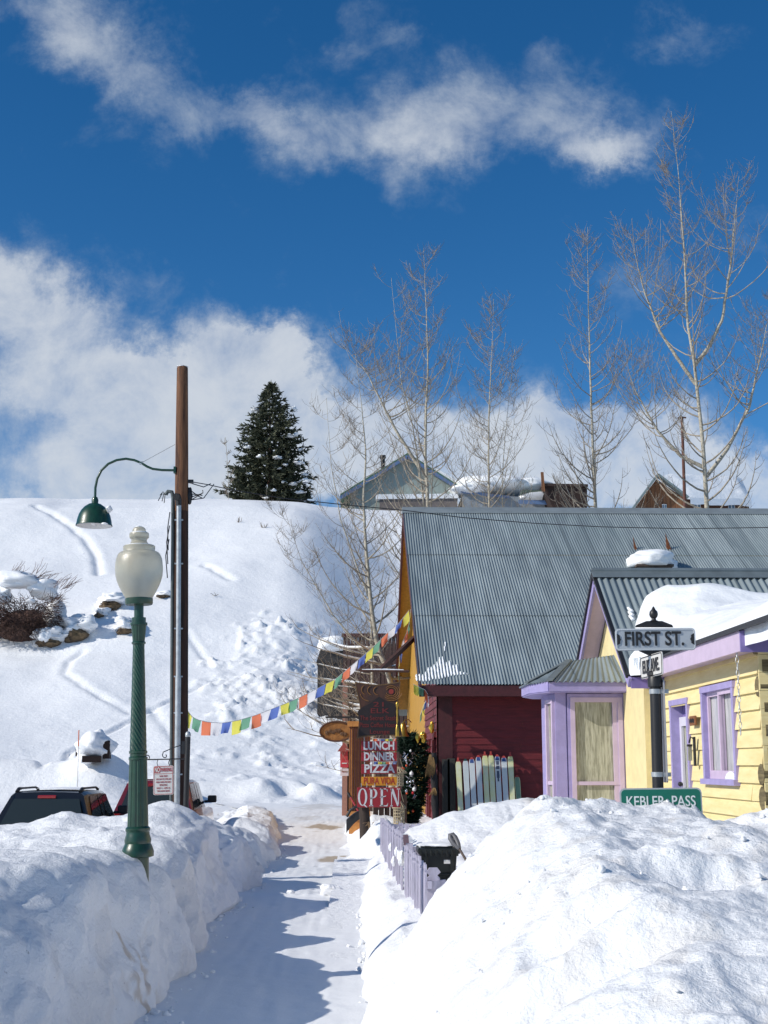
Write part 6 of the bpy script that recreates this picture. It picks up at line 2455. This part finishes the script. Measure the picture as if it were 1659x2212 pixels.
# low white snow lump by the door is part of the bank; strings of flags above
M_flag = {}
for nm, c_ in (('yellow', (.66, .58, .08)), ('green', (.12, .30, .19)), ('red', (.66, .16, .07)), ('white', (.66, .62, .68)), ('blue', (.08, .14, .42))):
    M_flag[nm] = mat('flag_' + nm, c_, .85, var=.18, vscale=8)
    b_ = M_flag[nm].node_tree
    tr_ = b_.nodes.new('ShaderNodeBsdfTranslucent')
    tr_.inputs['Color'].default_value = (*[min(1, k * 1.5 + .06) for k in c_], 1)
    ms_ = b_.nodes.new('ShaderNodeMixShader')
    ms_.inputs[0].default_value = .5
    b_.links.new(b_.nodes['Principled BSDF'].outputs[0], ms_.inputs[1])
    b_.links.new(tr_.outputs[0], ms_.inputs[2])
    b_.links.new(ms_.outputs[0], b_.nodes['Material Output'].inputs['Surface'])
ORDER = ['yellow', 'green', 'red', 'white', 'blue']


def flags(label, px_path, y0, y1, n, start, h, sag_side=1, skew=.0, w_fac=.92, seed=1, rope=True):
    rnd = random.Random(seed)
    pts = []
    seg = [math.hypot(b[0] - a[0], b[1] - a[1]) for a, b in zip(px_path[:-1], px_path[1:])]
    tot = sum(seg)
    acc = [0]
    for s_ in seg:
        acc.append(acc[-1] + s_)

    def P(t):
        s_ = t * tot
        k = min(len(seg) - 1, max(0, int(np.searchsorted(acc, s_)) - 1))
        f = (s_ - acc[k]) / seg[k]
        return at(px_path[k][0] + (px_path[k + 1][0] - px_path[k][0]) * f, px_path[k][1] + (px_path[k + 1][1] - px_path[k][1]) * f, y0 + (y1 - y0) * t)
    fl = thing('prayer_flags', label, 'prayer flags', P(0))
    m = MB()
    m.tube([P(t) for t in np.linspace(0, 1, 60)], .006, 4)
    m.build('cord', M_signwhite, fl)
    for k in range(n):
        ta, tb = (k + .5 - w_fac / 2) / n, (k + .5 + w_fac / 2) / n
        cnm = ORDER[(k + start) % 5]
        ph, hh = rnd.uniform(0, 6), h * rnd.uniform(.85, 1.1)
        sw = skew + rnd.uniform(-.05, .05)
        m = MB()
        rows = []
        for v in np.linspace(0, 1, 5):
            rows.append([P(ta + (tb - ta) * u) + Vector((sw * v * hh / .3 + .012 * v * math.sin(ph + 5 * u), .10 * v * math.sin(ph + 4.0 * u) + .06 * v * math.sin(ph * 2 + 3 * v), -hh * v + .05 * hh * v * math.sin(ph + 3 * u))) for u in np.linspace(0, 1, 6)])
        m.grid(rows)
        m.build('flag', M_flag[cnm], fl, smooth=1.4)
    return fl


flags('long string of coloured prayer flags sagging from the wooden pole to the red building', [(403, 1531), (412, 1546), (426, 1555), (450, 1560), (480, 1562), (515, 1556), (552, 1545), (596, 1528), (640, 1510), (688, 1486), (726, 1466), (757, 1440), (790, 1412), (812, 1392), (838, 1366), (862, 1346), (884, 1318)],
      23.95, 34.2, 26, 0, .24, skew=-.03, seed=4, w_fac=.9)
flags('short string of prayer flags dropping along the ochre gable edge', [(887, 1316), (884, 1345), (878, 1368), (870, 1386), (864, 1412), (862, 1436), (860, 1460)], 33.6, 33.4, 7, 0, .20, skew=.02, seed=9)
flags('bunched prayer flags hanging under the roof corner beside the red wall', [(893, 1478), (905, 1484), (918, 1490), (926, 1503), (916, 1522), (908, 1545)], 29.8, 30.3, 7, 0, .20, skew=-.01, seed=12)
flags('tiny string of mixed pennants between the brown sign and the red LUNCH board', [(806, 1595), (830, 1596.5), (856, 1595)], 31.0, 31.0, 6, 2, .085, seed=21)
flags('tiny string of mixed pennants glimpsed between the DINNER and PIZZA boards', [(800, 1644.5), (826, 1646), (858, 1644)], 31.0, 31.0, 7, 3, .075, seed=22)

# ================================================================== BARE ASPENS
M_bark = mat('aspen_bark', (.50, .46, .37), .8, col2=(.26, .23, .18), vscale=7, stretch=(1, 1, 1.6), bump=.004)
M_limb = mat('aspen_limb', (.40, .345, .27), .85, var=.4, vscale=5)
M_twig = mat('aspen_twig', (.27, .225, .18), .9, var=.35, vscale=5)


def bez_up(p, az, L, e0, e1, n, rnd, wob=.12):
    """Branch polyline that leaves sideways and curves upward."""
    pts = [p.copy()]
    step = L / n
    a = az
    for i in range(n):
        t = (i + .5) / n
        e = e0 + (e1 - e0) * min(1, t * 1.15) ** .8
        a += rnd.uniform(-wob, wob)
        e += rnd.uniform(-wob, wob) * .7
        d = Vector((math.cos(a) * math.cos(e), math.sin(a) * math.cos(e), math.sin(e)))
        pts.append(pts[-1] + d * step)
    return pts


def aspen(name, label, stems, d, lm, nlimb, seed, r0, fmin=.06, snow_low=False, twk=1.0, e1=1.25, sub=(3, 6), rmin=.0068, cat='tree'):
    rnd = random.Random(seed)
    p0 = at(stems[0][0][0], stems[0][0][1], d)
    root = thing(name, label, cat, (p0.x, d, 0), 'bare aspens along the street')
    T, C, S = MB(), MB(), MB()
    for si, stem_ in enumerate(stems):
        pts = [at(x, y, d + rnd.uniform(-.15, .15) + .5 * si) for x, y in stem_]
        if si == 0 or stem_[0][1] > 1085:
            pts = [Vector((pts[0].x + (pts[0].x - pts[1].x) * .3, d + .5 * si, -.1))] + pts
        # resample
        acc = [0]
        for a, b in zip(pts[:-1], pts[1:]):
            acc.append(acc[-1] + (b - a).length)
        tot = acc[-1]

        def P(f):
            s_ = f * tot
            k = max(0, min(len(pts) - 2, int(np.searchsorted(acc, s_)) - 1))
            return pts[k] + (pts[k + 1] - pts[k]) * ((s_ - acc[k]) / (acc[k + 1] - acc[k]))
        rr = r0 if si == 0 else r0 * .55
        rad = lambda f: max(rmin, rr * (1 - f) ** 1.0)
        N_ = 34
        T.tube([P(i / N_) + Vector((rnd.uniform(-.012, .012), 0, 0)) for i in range(N_ + 1)], [rad(i / N_) for i in range(N_ + 1)], 9)
        zlo = 4.5 if not snow_low else 1.6
        k = 0
        tries = 0
        nl = int(nlimb * 1.35) if si == 0 else int(nlimb * .6)
        while k < nl and tries < 900:
            tries += 1
            f = fmin + (1 - fmin) * ((k + rnd.random()) / nl) * .97
            p = P(f)
            k += 1
            if p.z < zlo:
                continue
            az = rnd.uniform(0, 2 * PI)
            L = lm * min(.85, 1.10 - f) ** .8 * rnd.uniform(.5, 1.15)
            low = snow_low and f < .38
            ee0, ee1 = (rnd.uniform(-.25, .15), rnd.uniform(.2, .7)) if low else (rnd.uniform(.0, .45), e1 + rnd.uniform(-.25, .12))
            if low:
                az = PI + rnd.uniform(-.9, .9) if rnd.random() < .8 else az
            lp = bez_up(p, az, L, ee0, ee1, 9, rnd, .10)
            rb = min(rad(f) * .5, .010 + .010 * L)
            C.tube(lp, [max(rmin, rb * (1 - i / 9.5) ** .8) for i in range(10)], 5, 0, cap=False)
            if low and rnd.random() < .6:
                S.tube([q + Vector((0, 0, rb * .9)) for q in lp[1:7]], [.012, rb, rb * .9, rb * .8, .012, .006], 5)
            for j in range(rnd.randint(*sub)):
                u = rnd.uniform(.18, .95)
                i = min(8, int(u * 9))
                q = lp[i] + (lp[i + 1] - lp[i]) * (u * 9 - i)
                a2 = math.atan2((lp[i + 1] - lp[i]).y, (lp[i + 1] - lp[i]).x) + rnd.choice((-1, 1)) * rnd.uniform(.5, 1.5)
                L2 = (L * rnd.uniform(.16, .34) + .15) * (1.15 - u * .5)
                sp_ = bez_up(q, a2, L2, rnd.uniform(.1, .7), rnd.uniform(.9, 1.4), 5, rnd, .22)
                C.tube(sp_, [max(rmin * .95, rb * .42 * (1 - v / 5.5)) for v in range(6)], 4, 1, cap=False)
                for w_ in range(int(rnd.randint(1, 3) * twk)):
                    u2 = rnd.uniform(.15, 1)
                    i2 = min(4, int(u2 * 5))
                    q2 = sp_[i2] + (sp_[i2 + 1] - sp_[i2]) * (u2 * 5 - i2)
                    tw = bez_up(q2, rnd.uniform(0, 2 * PI), rnd.uniform(.22, .75), rnd.uniform(-.1, .7), rnd.uniform(.7, 1.4), 3, rnd, .3)
                    C.tube(tw, [rmin * .8, rmin * .72, rmin * .65, rmin * .5], 3, 1, cap=False)
            for w_ in range(int(4 * twk)):
                q2 = lp[rnd.randint(3, 9)]
                tw = bez_up(q2, rnd.uniform(0, 2 * PI), rnd.uniform(.2, .6), rnd.uniform(-.1, .6), rnd.uniform(.6, 1.3), 3, rnd, .35)
                C.tube(tw, [rmin * .8, rmin * .72, rmin * .65, rmin * .5], 3, 1, cap=False)
    T.build('trunk', M_bark, root, smooth=1)
    C.build('crown', [M_limb, M_twig], root)
    if S.v:
        S.build('snow_line', M_roofsnow, root, smooth=1)
    return root


aspen('aspen_tree', 'bare aspen standing before the brown building, low snow-lined branches spreading over the flags',
      [[(846, 1700), (848, 1560), (848, 1490), (838, 1450), (816, 1400), (801, 1300), (790, 1180), (785, 1080), (790, 980), (782, 880), (768, 765)],
       [(801, 1300), (770, 1220), (735, 1120), (715, 1000), (705, 860)],
       [(845, 1460), (790, 1410), (720, 1330), (650, 1210), (610, 1090)]], 47.0, 4.6, 50, 11, .13, fmin=.14, snow_low=True, e1=1.12)
aspen('aspen_tree', 'bare twin-stemmed aspen in front of the pale green hilltop house',
      [[(925, 1104), (918, 960), (921, 870), (925, 800), (922, 700), (915, 540)],
       [(917, 1104), (906, 1010), (893, 930), (880, 875), (866, 820), (858, 740), (845, 600)],
       [(906, 1010), (855, 930), (825, 870), (790, 800), (740, 745)]], 54.0, 6.0, 54, 12, .15, fmin=.36, e1=1.34)
aspen('aspen_tree', 'bare slender aspen before the snow-roofed hilltop row, two thin stems',
      [[(1057, 1104), (1055, 1000), (1056, 900), (1062, 770), (1066, 645)], [(1085, 1104), (1087, 990), (1098, 870), (1112, 750)]], 53.0, 5.4, 54, 13, .12, fmin=.38, e1=1.36)
aspen('aspen_tree', 'bare narrow aspen with upswept limbs just beyond the dark brown hilltop shed',
      [[(1287, 1108), (1282, 985), (1277, 880), (1273, 740), (1270, 600), (1269, 490)]], 55.0, 5.6, 54, 14, .15, fmin=.38, e1=1.36)
aspen('aspen_tree', 'tallest bare aspen, pale forked trunk beside the brown hilltop cabin',
      [[(1528, 1108), (1519, 960), (1508, 860), (1500, 790), (1484, 690), (1479, 560), (1468, 400), (1450, 240)],
       [(1500, 790), (1530, 752), (1560, 690), (1580, 560), (1596, 380)],
       [(1526, 1030), (1570, 972), (1618, 880), (1645, 760), (1668, 640)],
       [(1503, 830), (1462, 772), (1425, 715), (1392, 630), (1360, 505)],
       [(1520, 1010), (1470, 985), (1420, 930), (1375, 850), (1350, 780)]], 52.0, 5.4, 50, 15, .16, fmin=.36, e1=1.38)
aspen('sapling', 'thin pale bare sapling beside the dark spruce on the hilltop', [[(494, 1085), (493, 1030), (490, 985), (487, 945)]], 150.0, 3.2, 16, 16, .10, fmin=.45, rmin=.03, sub=(2, 4), cat='sapling')

# ================================================================== SPRUCE
M_spruce = mat('spruce_needles', (.085, .092, .050), .8, col2=(.026, .034, .020), vscale=1.3)
DS = 157.0
b0 = at(583, 1083, DS)
spruce = thing('spruce_tree', 'dense dark green spruce with snow clumps on the hilltop', 'tree', (b0.x, DS, b0.z))
kS = DS / FPX
prof_w = [(828, 2), (840, 10), (855, 22), (875, 34), (900, 44), (925, 60), (950, 68), (980, 74), (1010, 80), (1040, 88), (1065, 93), (1080, 90)]
rnd = random.Random(77)
m, sn = MB(), MB()
ys = [p[0] for p in prof_w]
ws = [p[1] for p in prof_w]


def tri_clump(m, p, d, size, n):
    for k in range(n):
        a = (d + Vector((rnd.gauss(0, .55), rnd.gauss(0, .55), rnd.gauss(0, .45)))).normalized()
        s_ = a.orthogonal().normalized()
        s_ = (s_ * math.cos(k * 1.9) + a.cross(s_) * math.sin(k * 1.9))
        L = size * rnd.uniform(.6, 1.25)
        w_ = size * .20
        m.add([p - s_ * w_, p + s_ * w_, p + a * L + s_ * w_ * .25, p + a * L - s_ * w_ * .25], [(0, 1, 2, 3)])


y = 832
while y < 1082:
    W_ = float(np.interp(y, ys, ws)) * kS * (1.02 if int((y - 832) / 6.4 + .5) % 2 else .82) * rnd.uniform(.93, 1.07)
    zc = at(583, y, DS).z
    nb_ = int(6 + W_ * 2.9)
    off = rnd.random() * 6
    for b_ in range(nb_):
        a_ = off + 2 * PI * b_ / nb_ + rnd.uniform(-.25, .25)
        R_ = W_ * rnd.uniform(.62, 1.14)
        if rnd.random() < .08:
            R_ *= 1.12
        out = Vector((math.cos(a_), math.sin(a_), 0))
        nseg = max(2, int(R_ / .42))
        for s_ in range(1, nseg + 1):
            t = s_ / nseg
            if t < .3:
                continue
            p = Vector((b0.x, DS, zc)) + out * R_ * t + Vector((0, 0, -.32 * R_ * t + .30 * R_ * t * t + rnd.uniform(-.1, .1)))
            tri_clump(m, p, out * .8 + Vector((0, 0, -.18 + .30 * t)), .58, 7 if t > .6 else 4)
    y += 6.4
for k in range(26):
    tri_clump(m, Vector((b0.x, DS, at(583, 832 + k * 1.0, DS).z)), Vector((rnd.uniform(-.6, .6), rnd.uniform(-.6, .6), .9)), .5, 3)
m.build('crown', M_spruce, spruce)
for (px, py, w_, h_) in [(550, 887, 20, 10), (634, 885, 12, 14), (622, 942, 24, 10), (638, 938, 12, 14), (603, 988, 20, 8), (640, 1000, 20, 14), (529, 957, 10, 10), (535, 965, 14, 10), (565, 985, 14, 8), (538, 1022, 10, 9), (630, 1045, 16, 8), (655, 1040, 22, 12), (600, 1012, 14, 6), (645, 1062, 16, 8),
                         (612, 1040, 9, 6), (616, 1004, 14, 7), (660, 1025, 12, 8), (590, 1060, 9, 6), (575, 1075, 8, 5), (572, 925, 8, 6), (620, 905, 6, 8), (648, 972, 12, 8)]:
    W_ = float(np.interp(py, ys, ws))
    dx = px - 583
    dep = math.sqrt(max(0, 1 - min(1, abs(dx) / (W_ + 1)) ** 2)) * W_ * kS * .92
    q = at(px, py, DS - dep * .97)
    for j in range(2):
        sn = MB()
        sn.blob(q + Vector((rnd.uniform(-.3, .3) * w_ * kS, 0, rnd.uniform(-.2, .2) * h_ * kS)), (w_ * kS * rnd.uniform(.3, .55), w_ * kS * .40, h_ * kS * rnd.uniform(.18, .40)), seed=px + j, amp=.8, nu=16, nv=10)
        sn.build('snow_clump', M_roofsnow, spruce, smooth=1.2)
m = MB()
m.tube([b0 + Vector((0, 0, -1)), at(583, 850, DS)], [.32, .05], 10)
m.build('trunk', M_brownw, spruce)

# ================================================================== HOUSES ON THE HILLTOP
DH = 168.0
M_palegreen = mat('pale_green_wall', (.30, .36, .34), .8, var=.12, vscale=1.5, stretch=(2, 2, .2))
M_bluetrim = mat('blue_trim', (.10, .17, .32), .6)
M_greenroof = mat('green_roof_edge', (.05, .13, .075), .6)
M_cabin = mat('cabin_boards', (.24, .105, .045), .85, col2=(.10, .042, .020), vscale=1.6, stretch=(3, 3, .2))
M_darkbox = mat('dark_boards', (.032, .015, .011), .85, var=.5, vscale=1.2, stretch=(.4, .4, 3))
h1 = thing('green_house', 'pale green gabled house with blue trim and a stove pipe on the hilltop', 'house', at(870, 1085, DH))
A, Lp, Rp = at(880, 981, DH), at(735, 1070, DH), at(992, 1052, DH)
back = Vector((0, 14, 0))
m = MB()
gl = at(770, 1052, DH)
m.prism([at(752, 1120, DH), at(985, 1120, DH), at(985, 1050, DH), A - Vector((0, 0, .3)), at(760, 1058, DH)][::1], back)
m.build('wall', M_palegreen, h1)
m = MB()
up1 = Vector((0, 0, .35))
o_ = Vector((0, -.8, 0))
m.prism([A + o_, A + o_ - up1 * 1.3, Rp + o_ - up1, Rp + o_], back + Vector((0, 1.6, 0)))
m.prism([A + o_ * .99, Lp + o_ * .99, Lp + o_ * .99 - up1, A + o_ * .99 - up1 * 1.3], back + Vector((0, 1.6, 0)))
rf = m.build('roof', M_greenroof, h1)
m = MB()
for a, b in ((A, Rp), (A, Lp)):
    m.beam(a + o_ * 1.05 - up1 * 1.4, b + o_ * 1.05 - up1 * 1.4, .10, .42)
m.build('barge_board', M_bluetrim, h1)
m = MB()
sA, sB = A + (Lp - A) * .42, Lp
m.prism([sA + Vector((0, -.7, .02)), sB + Vector((0, -.7, .02)), sB + Vector((0, -.7, .34)), sA + Vector((0, -.7, .22))], Vector((0, 13, 0)))
sA, sB = A + (Rp - A) * .55, Rp
m.prism([sA + Vector((0, -.2, .0)), sA + Vector((0, -.2, .5)), sB + Vector((0, -.2, .6)), sB + Vector((0, -.2, .0))], Vector((0, 12, 0)))
m.build('snow_cover', M_roofsnow, h1)
m = MB()
q = at(827, 1012, DH + 4)
m.tube([q, at(827, 990, DH + 4)], .30, 10)
m.tube([at(827, 990, DH + 4), at(827, 984, DH + 4)], [.42, .40], 10)
m.build('stove_pipe', M_black, h1)
m = MB()
m.prism([at(812, 1068, DH - 1.2), at(990, 1066, DH - 1.2), at(990, 1076, DH - 1.2), at(812, 1078, DH - 1.2)][::-1], (0, 1.5, 0))
m.build('porch_snow', M_roofsnow, h1)
m = MB()
m.prism([at(820, 1078, DH - 1.0), at(988, 1076, DH - 1.0), at(988, 1110, DH - 1.0), at(820, 1110, DH - 1.0)][::-1], (0, 1.0, 0))
m.build('porch', mat('porch_grey', (.20, .17, .16), .85, var=.3, vscale=1), h1)
h2 = thing('snowy_house', 'long low house with blue edging almost buried under a thick snow roof', 'house', at(1090, 1090, DH - 2))
m = MB()
m.prism([at(1000, 1120, DH - 2), at(1200, 1120, DH - 2), at(1200, 1078, DH - 2), at(1000, 1066, DH - 2)], (0, 9, 0))
m.build('wall', mat('grey_blue_wall', (.26, .29, .32), .8, var=.3, vscale=.8), h2)
m = MB()
m.beam(at(995, 1062, DH - 2.4), at(1100, 1074, DH - 2.4), .1, .35)
m.beam(at(1120, 1084, DH - 3.4), at(1193, 1086, DH - 3.4), .1, .5)
m.build('fascia', M_bluetrim, h2)
for k, (px, py, hw, hh, dy) in enumerate([(1060, 1050, 85, 22, 0), (1140, 1055, 60, 20, 1), (1020, 1060, 50, 14, -1.2), (1155, 1078, 40, 9, -1.4)]):
    m = MB()
    m.blob(at(px, py, DH + 1 + dy), (hw * DH / FPX, 4, hh * DH / FPX), 50 + k, .14, nu=36, nv=18)
    m.build('snow_cover', M_roofsnow, h2, smooth=1.2)
m = MB()
m.box((at(1128, 1064, DH - 4).x, DH - 4, at(1128, 1064, DH - 4).z), (at(1180, 1064, DH - 4).x, DH - 1, at(1128, 1058, DH - 4).z))
m.build('eave', mat('dark_green_eave', (.07, .10, .08), .7), h2)
h3 = thing('brown_shed', 'dark brown flat-topped shed with a slanting side on the hilltop', 'shed', at(1225, 1100, DH - 6))
m = MB()
m.prism([at(1172, 1047, DH - 6), at(1205, 1120, DH - 6), at(1269, 1120, DH - 6), at(1268, 1049, DH - 6)], (0, 6, 0))
m.build('wall', M_darkbox, h3)
m = MB()
m.beam(at(1170, 1047, DH - 6.2), at(1270, 1049, DH - 6.2), .3, .3)
m.build('roof_edge', mat('shed_edge', (.035, .018, .014), .8), h3)
m = MB()
m.beam(at(1174, 1062, DH - 6.4), at(1171, 1020, DH - 6.4), .35, .2, up=(0, 1, 0))
m.build('chimney_post', M_cabin, h3)
h4 = thing('brown_cabin', 'brown board cabin with snow roof and small white windows on the hilltop', 'cabin', at(1480, 1100, DH - 14))
DC = DH - 14
A, Lp, Rp = at(1418, 1030, DC), at(1362, 1106, DC), at(1478, 1075, DC)
side = Vector((9.0, 13, 0))
far_ = at(1618, 1084, DC + 9)
m = MB()
m.prism([at(1366, 1130, DC), at(1482, 1130, DC), at(1480, 1078, DC), A - Vector((0, 0, .25)), at(1370, 1100, DC)], (0.5, 8, 0))
m.build('wall', M_cabin, h4)
m = MB()
a, b = at(1480, 1078, DC), at(1618, 1084, DC + 3)
m.prism([at(1480, 1130, DC), at(1618, 1130, DC + 3), b, a], (0, 5, 0))
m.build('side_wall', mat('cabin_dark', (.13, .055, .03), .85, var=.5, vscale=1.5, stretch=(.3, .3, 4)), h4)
m = MB()
r0, r1 = A + Vector((0.6, 0, .0)), at(1600, 1036, DC + 6)
e0, e1_ = at(1490, 1078, DC - .6), at(1622, 1083, DC + 2.4)
rows = []
for v in np.linspace(0, 1, 14):
    row = []
    for u in np.linspace(0, 1, 40):
        p = (r0 + (r1 - r0) * u) * (1 - v) + (e0 + (e1_ - e0) * u) * v
        edge = min(1, min(u, 1 - u) * 9 + .15) * min(1, (1 - v) * 5 + .3) * min(1, v * 4 + .6)
        row.append(p + Vector((0, -.25, .55 * edge + .10 * float(vnoise(u * 9, v * 5, None, 151)))))
    rows.append(row)
m.grid(rows)
m.grid([rows[-1], [p - Vector((0, 0, .8)) for p in rows[-1]]])
m.build('snow_cover', M_roofsnow, h4, smooth=1.2)
m = MB()
for a, b in ((A, Lp), (A, at(1483, 1080, DC))):
    m.beam(a + Vector((0, -.5, .1)), b + Vector((0, -.5, .1)), 1.2, .22)
m.build('roof_edge', mat('roof_tin', (.20, .25, .25), .5, .3), h4)
for k, (px, py, w_, h_) in enumerate([(1435, 1095, 10, 12), (1506, 1094, 15, 14), (1580, 1096, 15, 14)]):
    Yw = DC - .12 if k == 0 else DC + (px - 1480) / 138 * 3 - .12
    q = at(px, py, Yw)
    k_ = Yw / FPX
    m = MB()
    m.box((q.x - w_ / 2 * k_, Yw - .05, q.z - h_ / 2 * k_), (q.x + w_ / 2 * k_, Yw, q.z + h_ / 2 * k_))
    wdw = m.build('window', M_white, h4)
    for s_ in (-1, 1):
        m = MB()
        m.box((q.x + (s_ - .7) * w_ / 4 * k_, Yw - .09, q.z - h_ * .34 * k_), (q.x + (s_ + .7) * w_ / 4 * k_, Yw - .051, q.z + h_ * .34 * k_))
        m.build('pane', mat('cabin_pane', (.12, .19, .26), .15) if (k == 0 and s_ < 0) else bpy.data.materials['cabin_pane'], wdw)
up_ = thing('utility_pole', 'distant thin reddish-brown utility pole beside the tallest aspen', 'utility pole', at(1479, 1105, 95))
m = MB()
m.tube([at(1481, 1140, 95), at(1473, 900, 95)], [.13, .10], 10)
m.build('pole_shaft', mat('pole_red', (.12, .045, .03), .8, var=.3), up_, smooth=1)
m = MB()
m.beam(at(1464, 903, 95), at(1482, 902, 95), .1, .1)
m.build('crossarm', M_brownw, up_)

# ================================================================== ROCKS, BUSHES AND ODDS ON THE HILL
M_rock = mat('hill_rock', (.17, .115, .06), .9, col2=(.045, .03, .02), vscale=1.6, bump=.08, bscale=3)
ROCKS = [(160, 1372, 27, 18, 'round dark brown boulder under snow on the hill, between the bush and the lamp globe'), (268, 1362, 20, 12, 'tan boulder under a broad snow hood beside the green lamp post'),
         (238, 1309, 22, 12, 'wedge-shaped brown boulder in the snow just left of the lamp globe'), (214, 1330, 12, 7, 'small dark boulder tip below the wedge-shaped one'),
         (104, 1388, 26, 14, 'low brown boulder at the foot of the dark bush'), (352, 1288, 14, 4, 'thin dark boulder edge between the lamp globe and wooden pole')]
for k, (px, py, hw, hh, lab) in enumerate(ROCKS):
    q = hill_hit(px, py + hh * .6)
    k_ = q.y / FPX
    t_ = thing('boulder', lab, 'boulder', q, 'boulders on the snowy hill')
    m = MB()
    m.blob(q + Vector((0, .55, hh * .5 * k_)), (hw * k_, .9 + hw * k_ * .5, hh * 1.15 * k_), 200 + k, .30, nu=24, nv=14)
    m.build('rock', M_rock, t_, smooth=.9)
    m = MB()
    if hh > 5:
        m.blob(q + Vector((.15, 1.5, hh * 1.7 * k_)), (hw * 1.5 * k_, 1.7 + hw * k_ * .6, hh * 1.45 * k_), 220 + k, .35, nu=36, nv=20)
    else:
        m.blob(q + Vector((.1, 1.0, hh * 2.4 * k_)), (hw * 1.6 * k_, 1.2, hh * 1.9 * k_), 220 + k, .2, nu=30, nv=16)
    m.build('snow_cap', M_hill, t_, smooth=1.2)
M_bush = mat('bush_twigs', (.14, .075, .055), .9, col2=(.022, .013, .011), vscale=3.5)
q = hill_hit(45, 1395)
bush = thing('bush', 'large dark reddish bush sagging under snow on the hillside', 'bush', q)
k_ = q.y / FPX
rnd = random.Random(55)
m = MB()
for k in range(5200):
    a_, b_, rr = rnd.uniform(0, 2 * PI), rnd.uniform(-.3, 1), rnd.random() ** .4
    c_ = Vector((q.x - 5 * k_, q.y + 1.0, q.z + 42 * k_))
    p = c_ + Vector((math.cos(a_) * 84 * k_ * rr, math.sin(a_) * 1.9 * rr - .5, 78 * k_ * rr * (b_ - .10)))
    d = (Vector((math.cos(a_), math.sin(a_) * .6, .5 * b_ - .2)) + Vector((rnd.gauss(0, .5), rnd.gauss(0, .5), rnd.gauss(0, .5)))).normalized()
    s_ = d.orthogonal().normalized() * .035
    L = rnd.uniform(.3, 1.0)
    m.add([p - s_ * .8, p + s_ * .8, p + d * L], [(0, 1, 2)])
m.blob(Vector((q.x - 5 * k_, q.y + 1.4, q.z + 36 * k_)), (52 * k_, 1.2, 42 * k_), 61, .25, nu=24, nv=14)
m.build('twigs', M_bush, bush)
m = MB()
for (px, py, hw, hh, dz) in [(40, 1252, 52, 20, 1.6), (92, 1272, 34, 22, 1.6), (4, 1288, 22, 20, 1.0), (122, 1330, 22, 34, 1.3), (66, 1298, 9, 5, -1.2), (98, 1372, 14, 16, -.6)]:
    c_ = at(px, py, q.y + dz)
    m.blob(c_, (hw * k_, hw * k_ * .6 + .3, hh * k_), int(px * 3 + py), .3, nu=26, nv=16)
m.build('snow_load', M_hill, bush, smooth=1.2)
m = MB()
for (px, py, n_) in [(30, 1238, 14), (75, 1240, 14), (128, 1262, 12), (140, 1270, 12), (100, 1250, 8)]:
    c_ = at(px, py, q.y + .8)
    for k in range(n_):
        tw = bez_up(c_ + Vector((rnd.uniform(-.5, .5), 0, rnd.uniform(-.4, .2))), rnd.uniform(-1, 1), rnd.uniform(.5, 1.7), rnd.uniform(.1, .9), rnd.uniform(.2, 1.2), 4, rnd, .3)
        m.tube(tw, [.022, .02, .018, .015, .01], 3, cap=False)
m.build('bare_shoots', mat('bush_shoots', (.16, .09, .07), .9), bush)
for k, (px, py, lab) in enumerate([(517, 1128, 'tiny dark twig tuft poking from the smooth upper slope'), (572, 1140, 'small bare twig standing in snow below the spruce'), (462, 1286, 'fallen bare stick lying on the mid slope snow')]):
    c_ = hill_hit(px, py)
    m = MB()
    for j in range(7):
        tw = bez_up(c_ + Vector((rnd.uniform(-.2, .2), 0, -.1)), rnd.uniform(0, 6), rnd.uniform(.4, 1.0), .1 if k == 2 else .6, .2 if k == 2 else 1.3, 4, rnd, .4)
        m.tube(tw, [.035, .03, .03, .025, .015], 3, cap=False)
    tag(m.build('dry_shrub', M_twig), lab, 'shrub')
# snow-laden box by the road with a marker wand
q = at(198, 1652, 69.0)
k_ = 69.0 / FPX
sb = thing('buried_box', 'brown timber box nearly buried under a snow dome across the street', 'box', q)
m = MB()
m.obox(q + Vector((.02, -.2, .28)), (.46, .1, 0), (-.08, .4, 0), (0, 0, .16))
m.obox(q + Vector((.72, .15, .75)), (.16, 0, 0), (0, .3, 0), (0, 0, .45))
m.obox(q + Vector((-.80, .4, .75)), (.09, 0, 0), (0, .12, 0), (0, 0, .33))
m.build('timber', M_darkbox, sb)
m = MB()
m.blob(q + Vector((.10, .35, .95)), (.92, .95, .72), 301, .28, nu=40, nv=22)
m.blob(q + Vector((-.3, .2, .5)), (.5, .6, .45), 302, .3, nu=24, nv=14)
m.build('snow_cap', M_hill, sb, smooth=1.2)
m = MB()
m.tube([at(167, 1700, 66.0), at(169.5, 1612, 66.0)], .022, 6)
wd = thing('snow_marker', 'thin whip marker with an orange tip beside the snow dome', 'marker', at(167, 1700, 66.0))
m.build('rod', M_signwhite, wd)
m = MB()
m.tube([at(169.5, 1612, 66.0), at(170.5, 1577, 66.0)], .028, 6)
m.build('tip', mat('marker_orange', (.60, .12, .03), .6), wd)

# service wires
m = MB()
path = [at(410, 1040, 24), at(450, 1047, 25), at(495, 1057, 26), at(610, 1076, 26.5), at(760, 1092, 27.5), at(870, 1102, 28.4), at(1000, 1118, 29), at(1150, 1130, 29.5), at(1300, 1138, 29.7), at(1480, 1142, 29.6), at(1680, 1139, 29.2), at(1900, 1120, 29)]
m.tube(path, .010, 5)
m.tube([at(410, 1043, 24), at(440, 1052, 24.6), at(455, 1045, 25.1)], .010, 5)
m.tube([at(413, 1080, 24), at(440, 1076, 24.6), at(462, 1046, 25.2)], .009, 5)
tag(m.build('service_wire', M_black), 'thin black service wire sagging from the pole across the corrugated roof', 'wire')
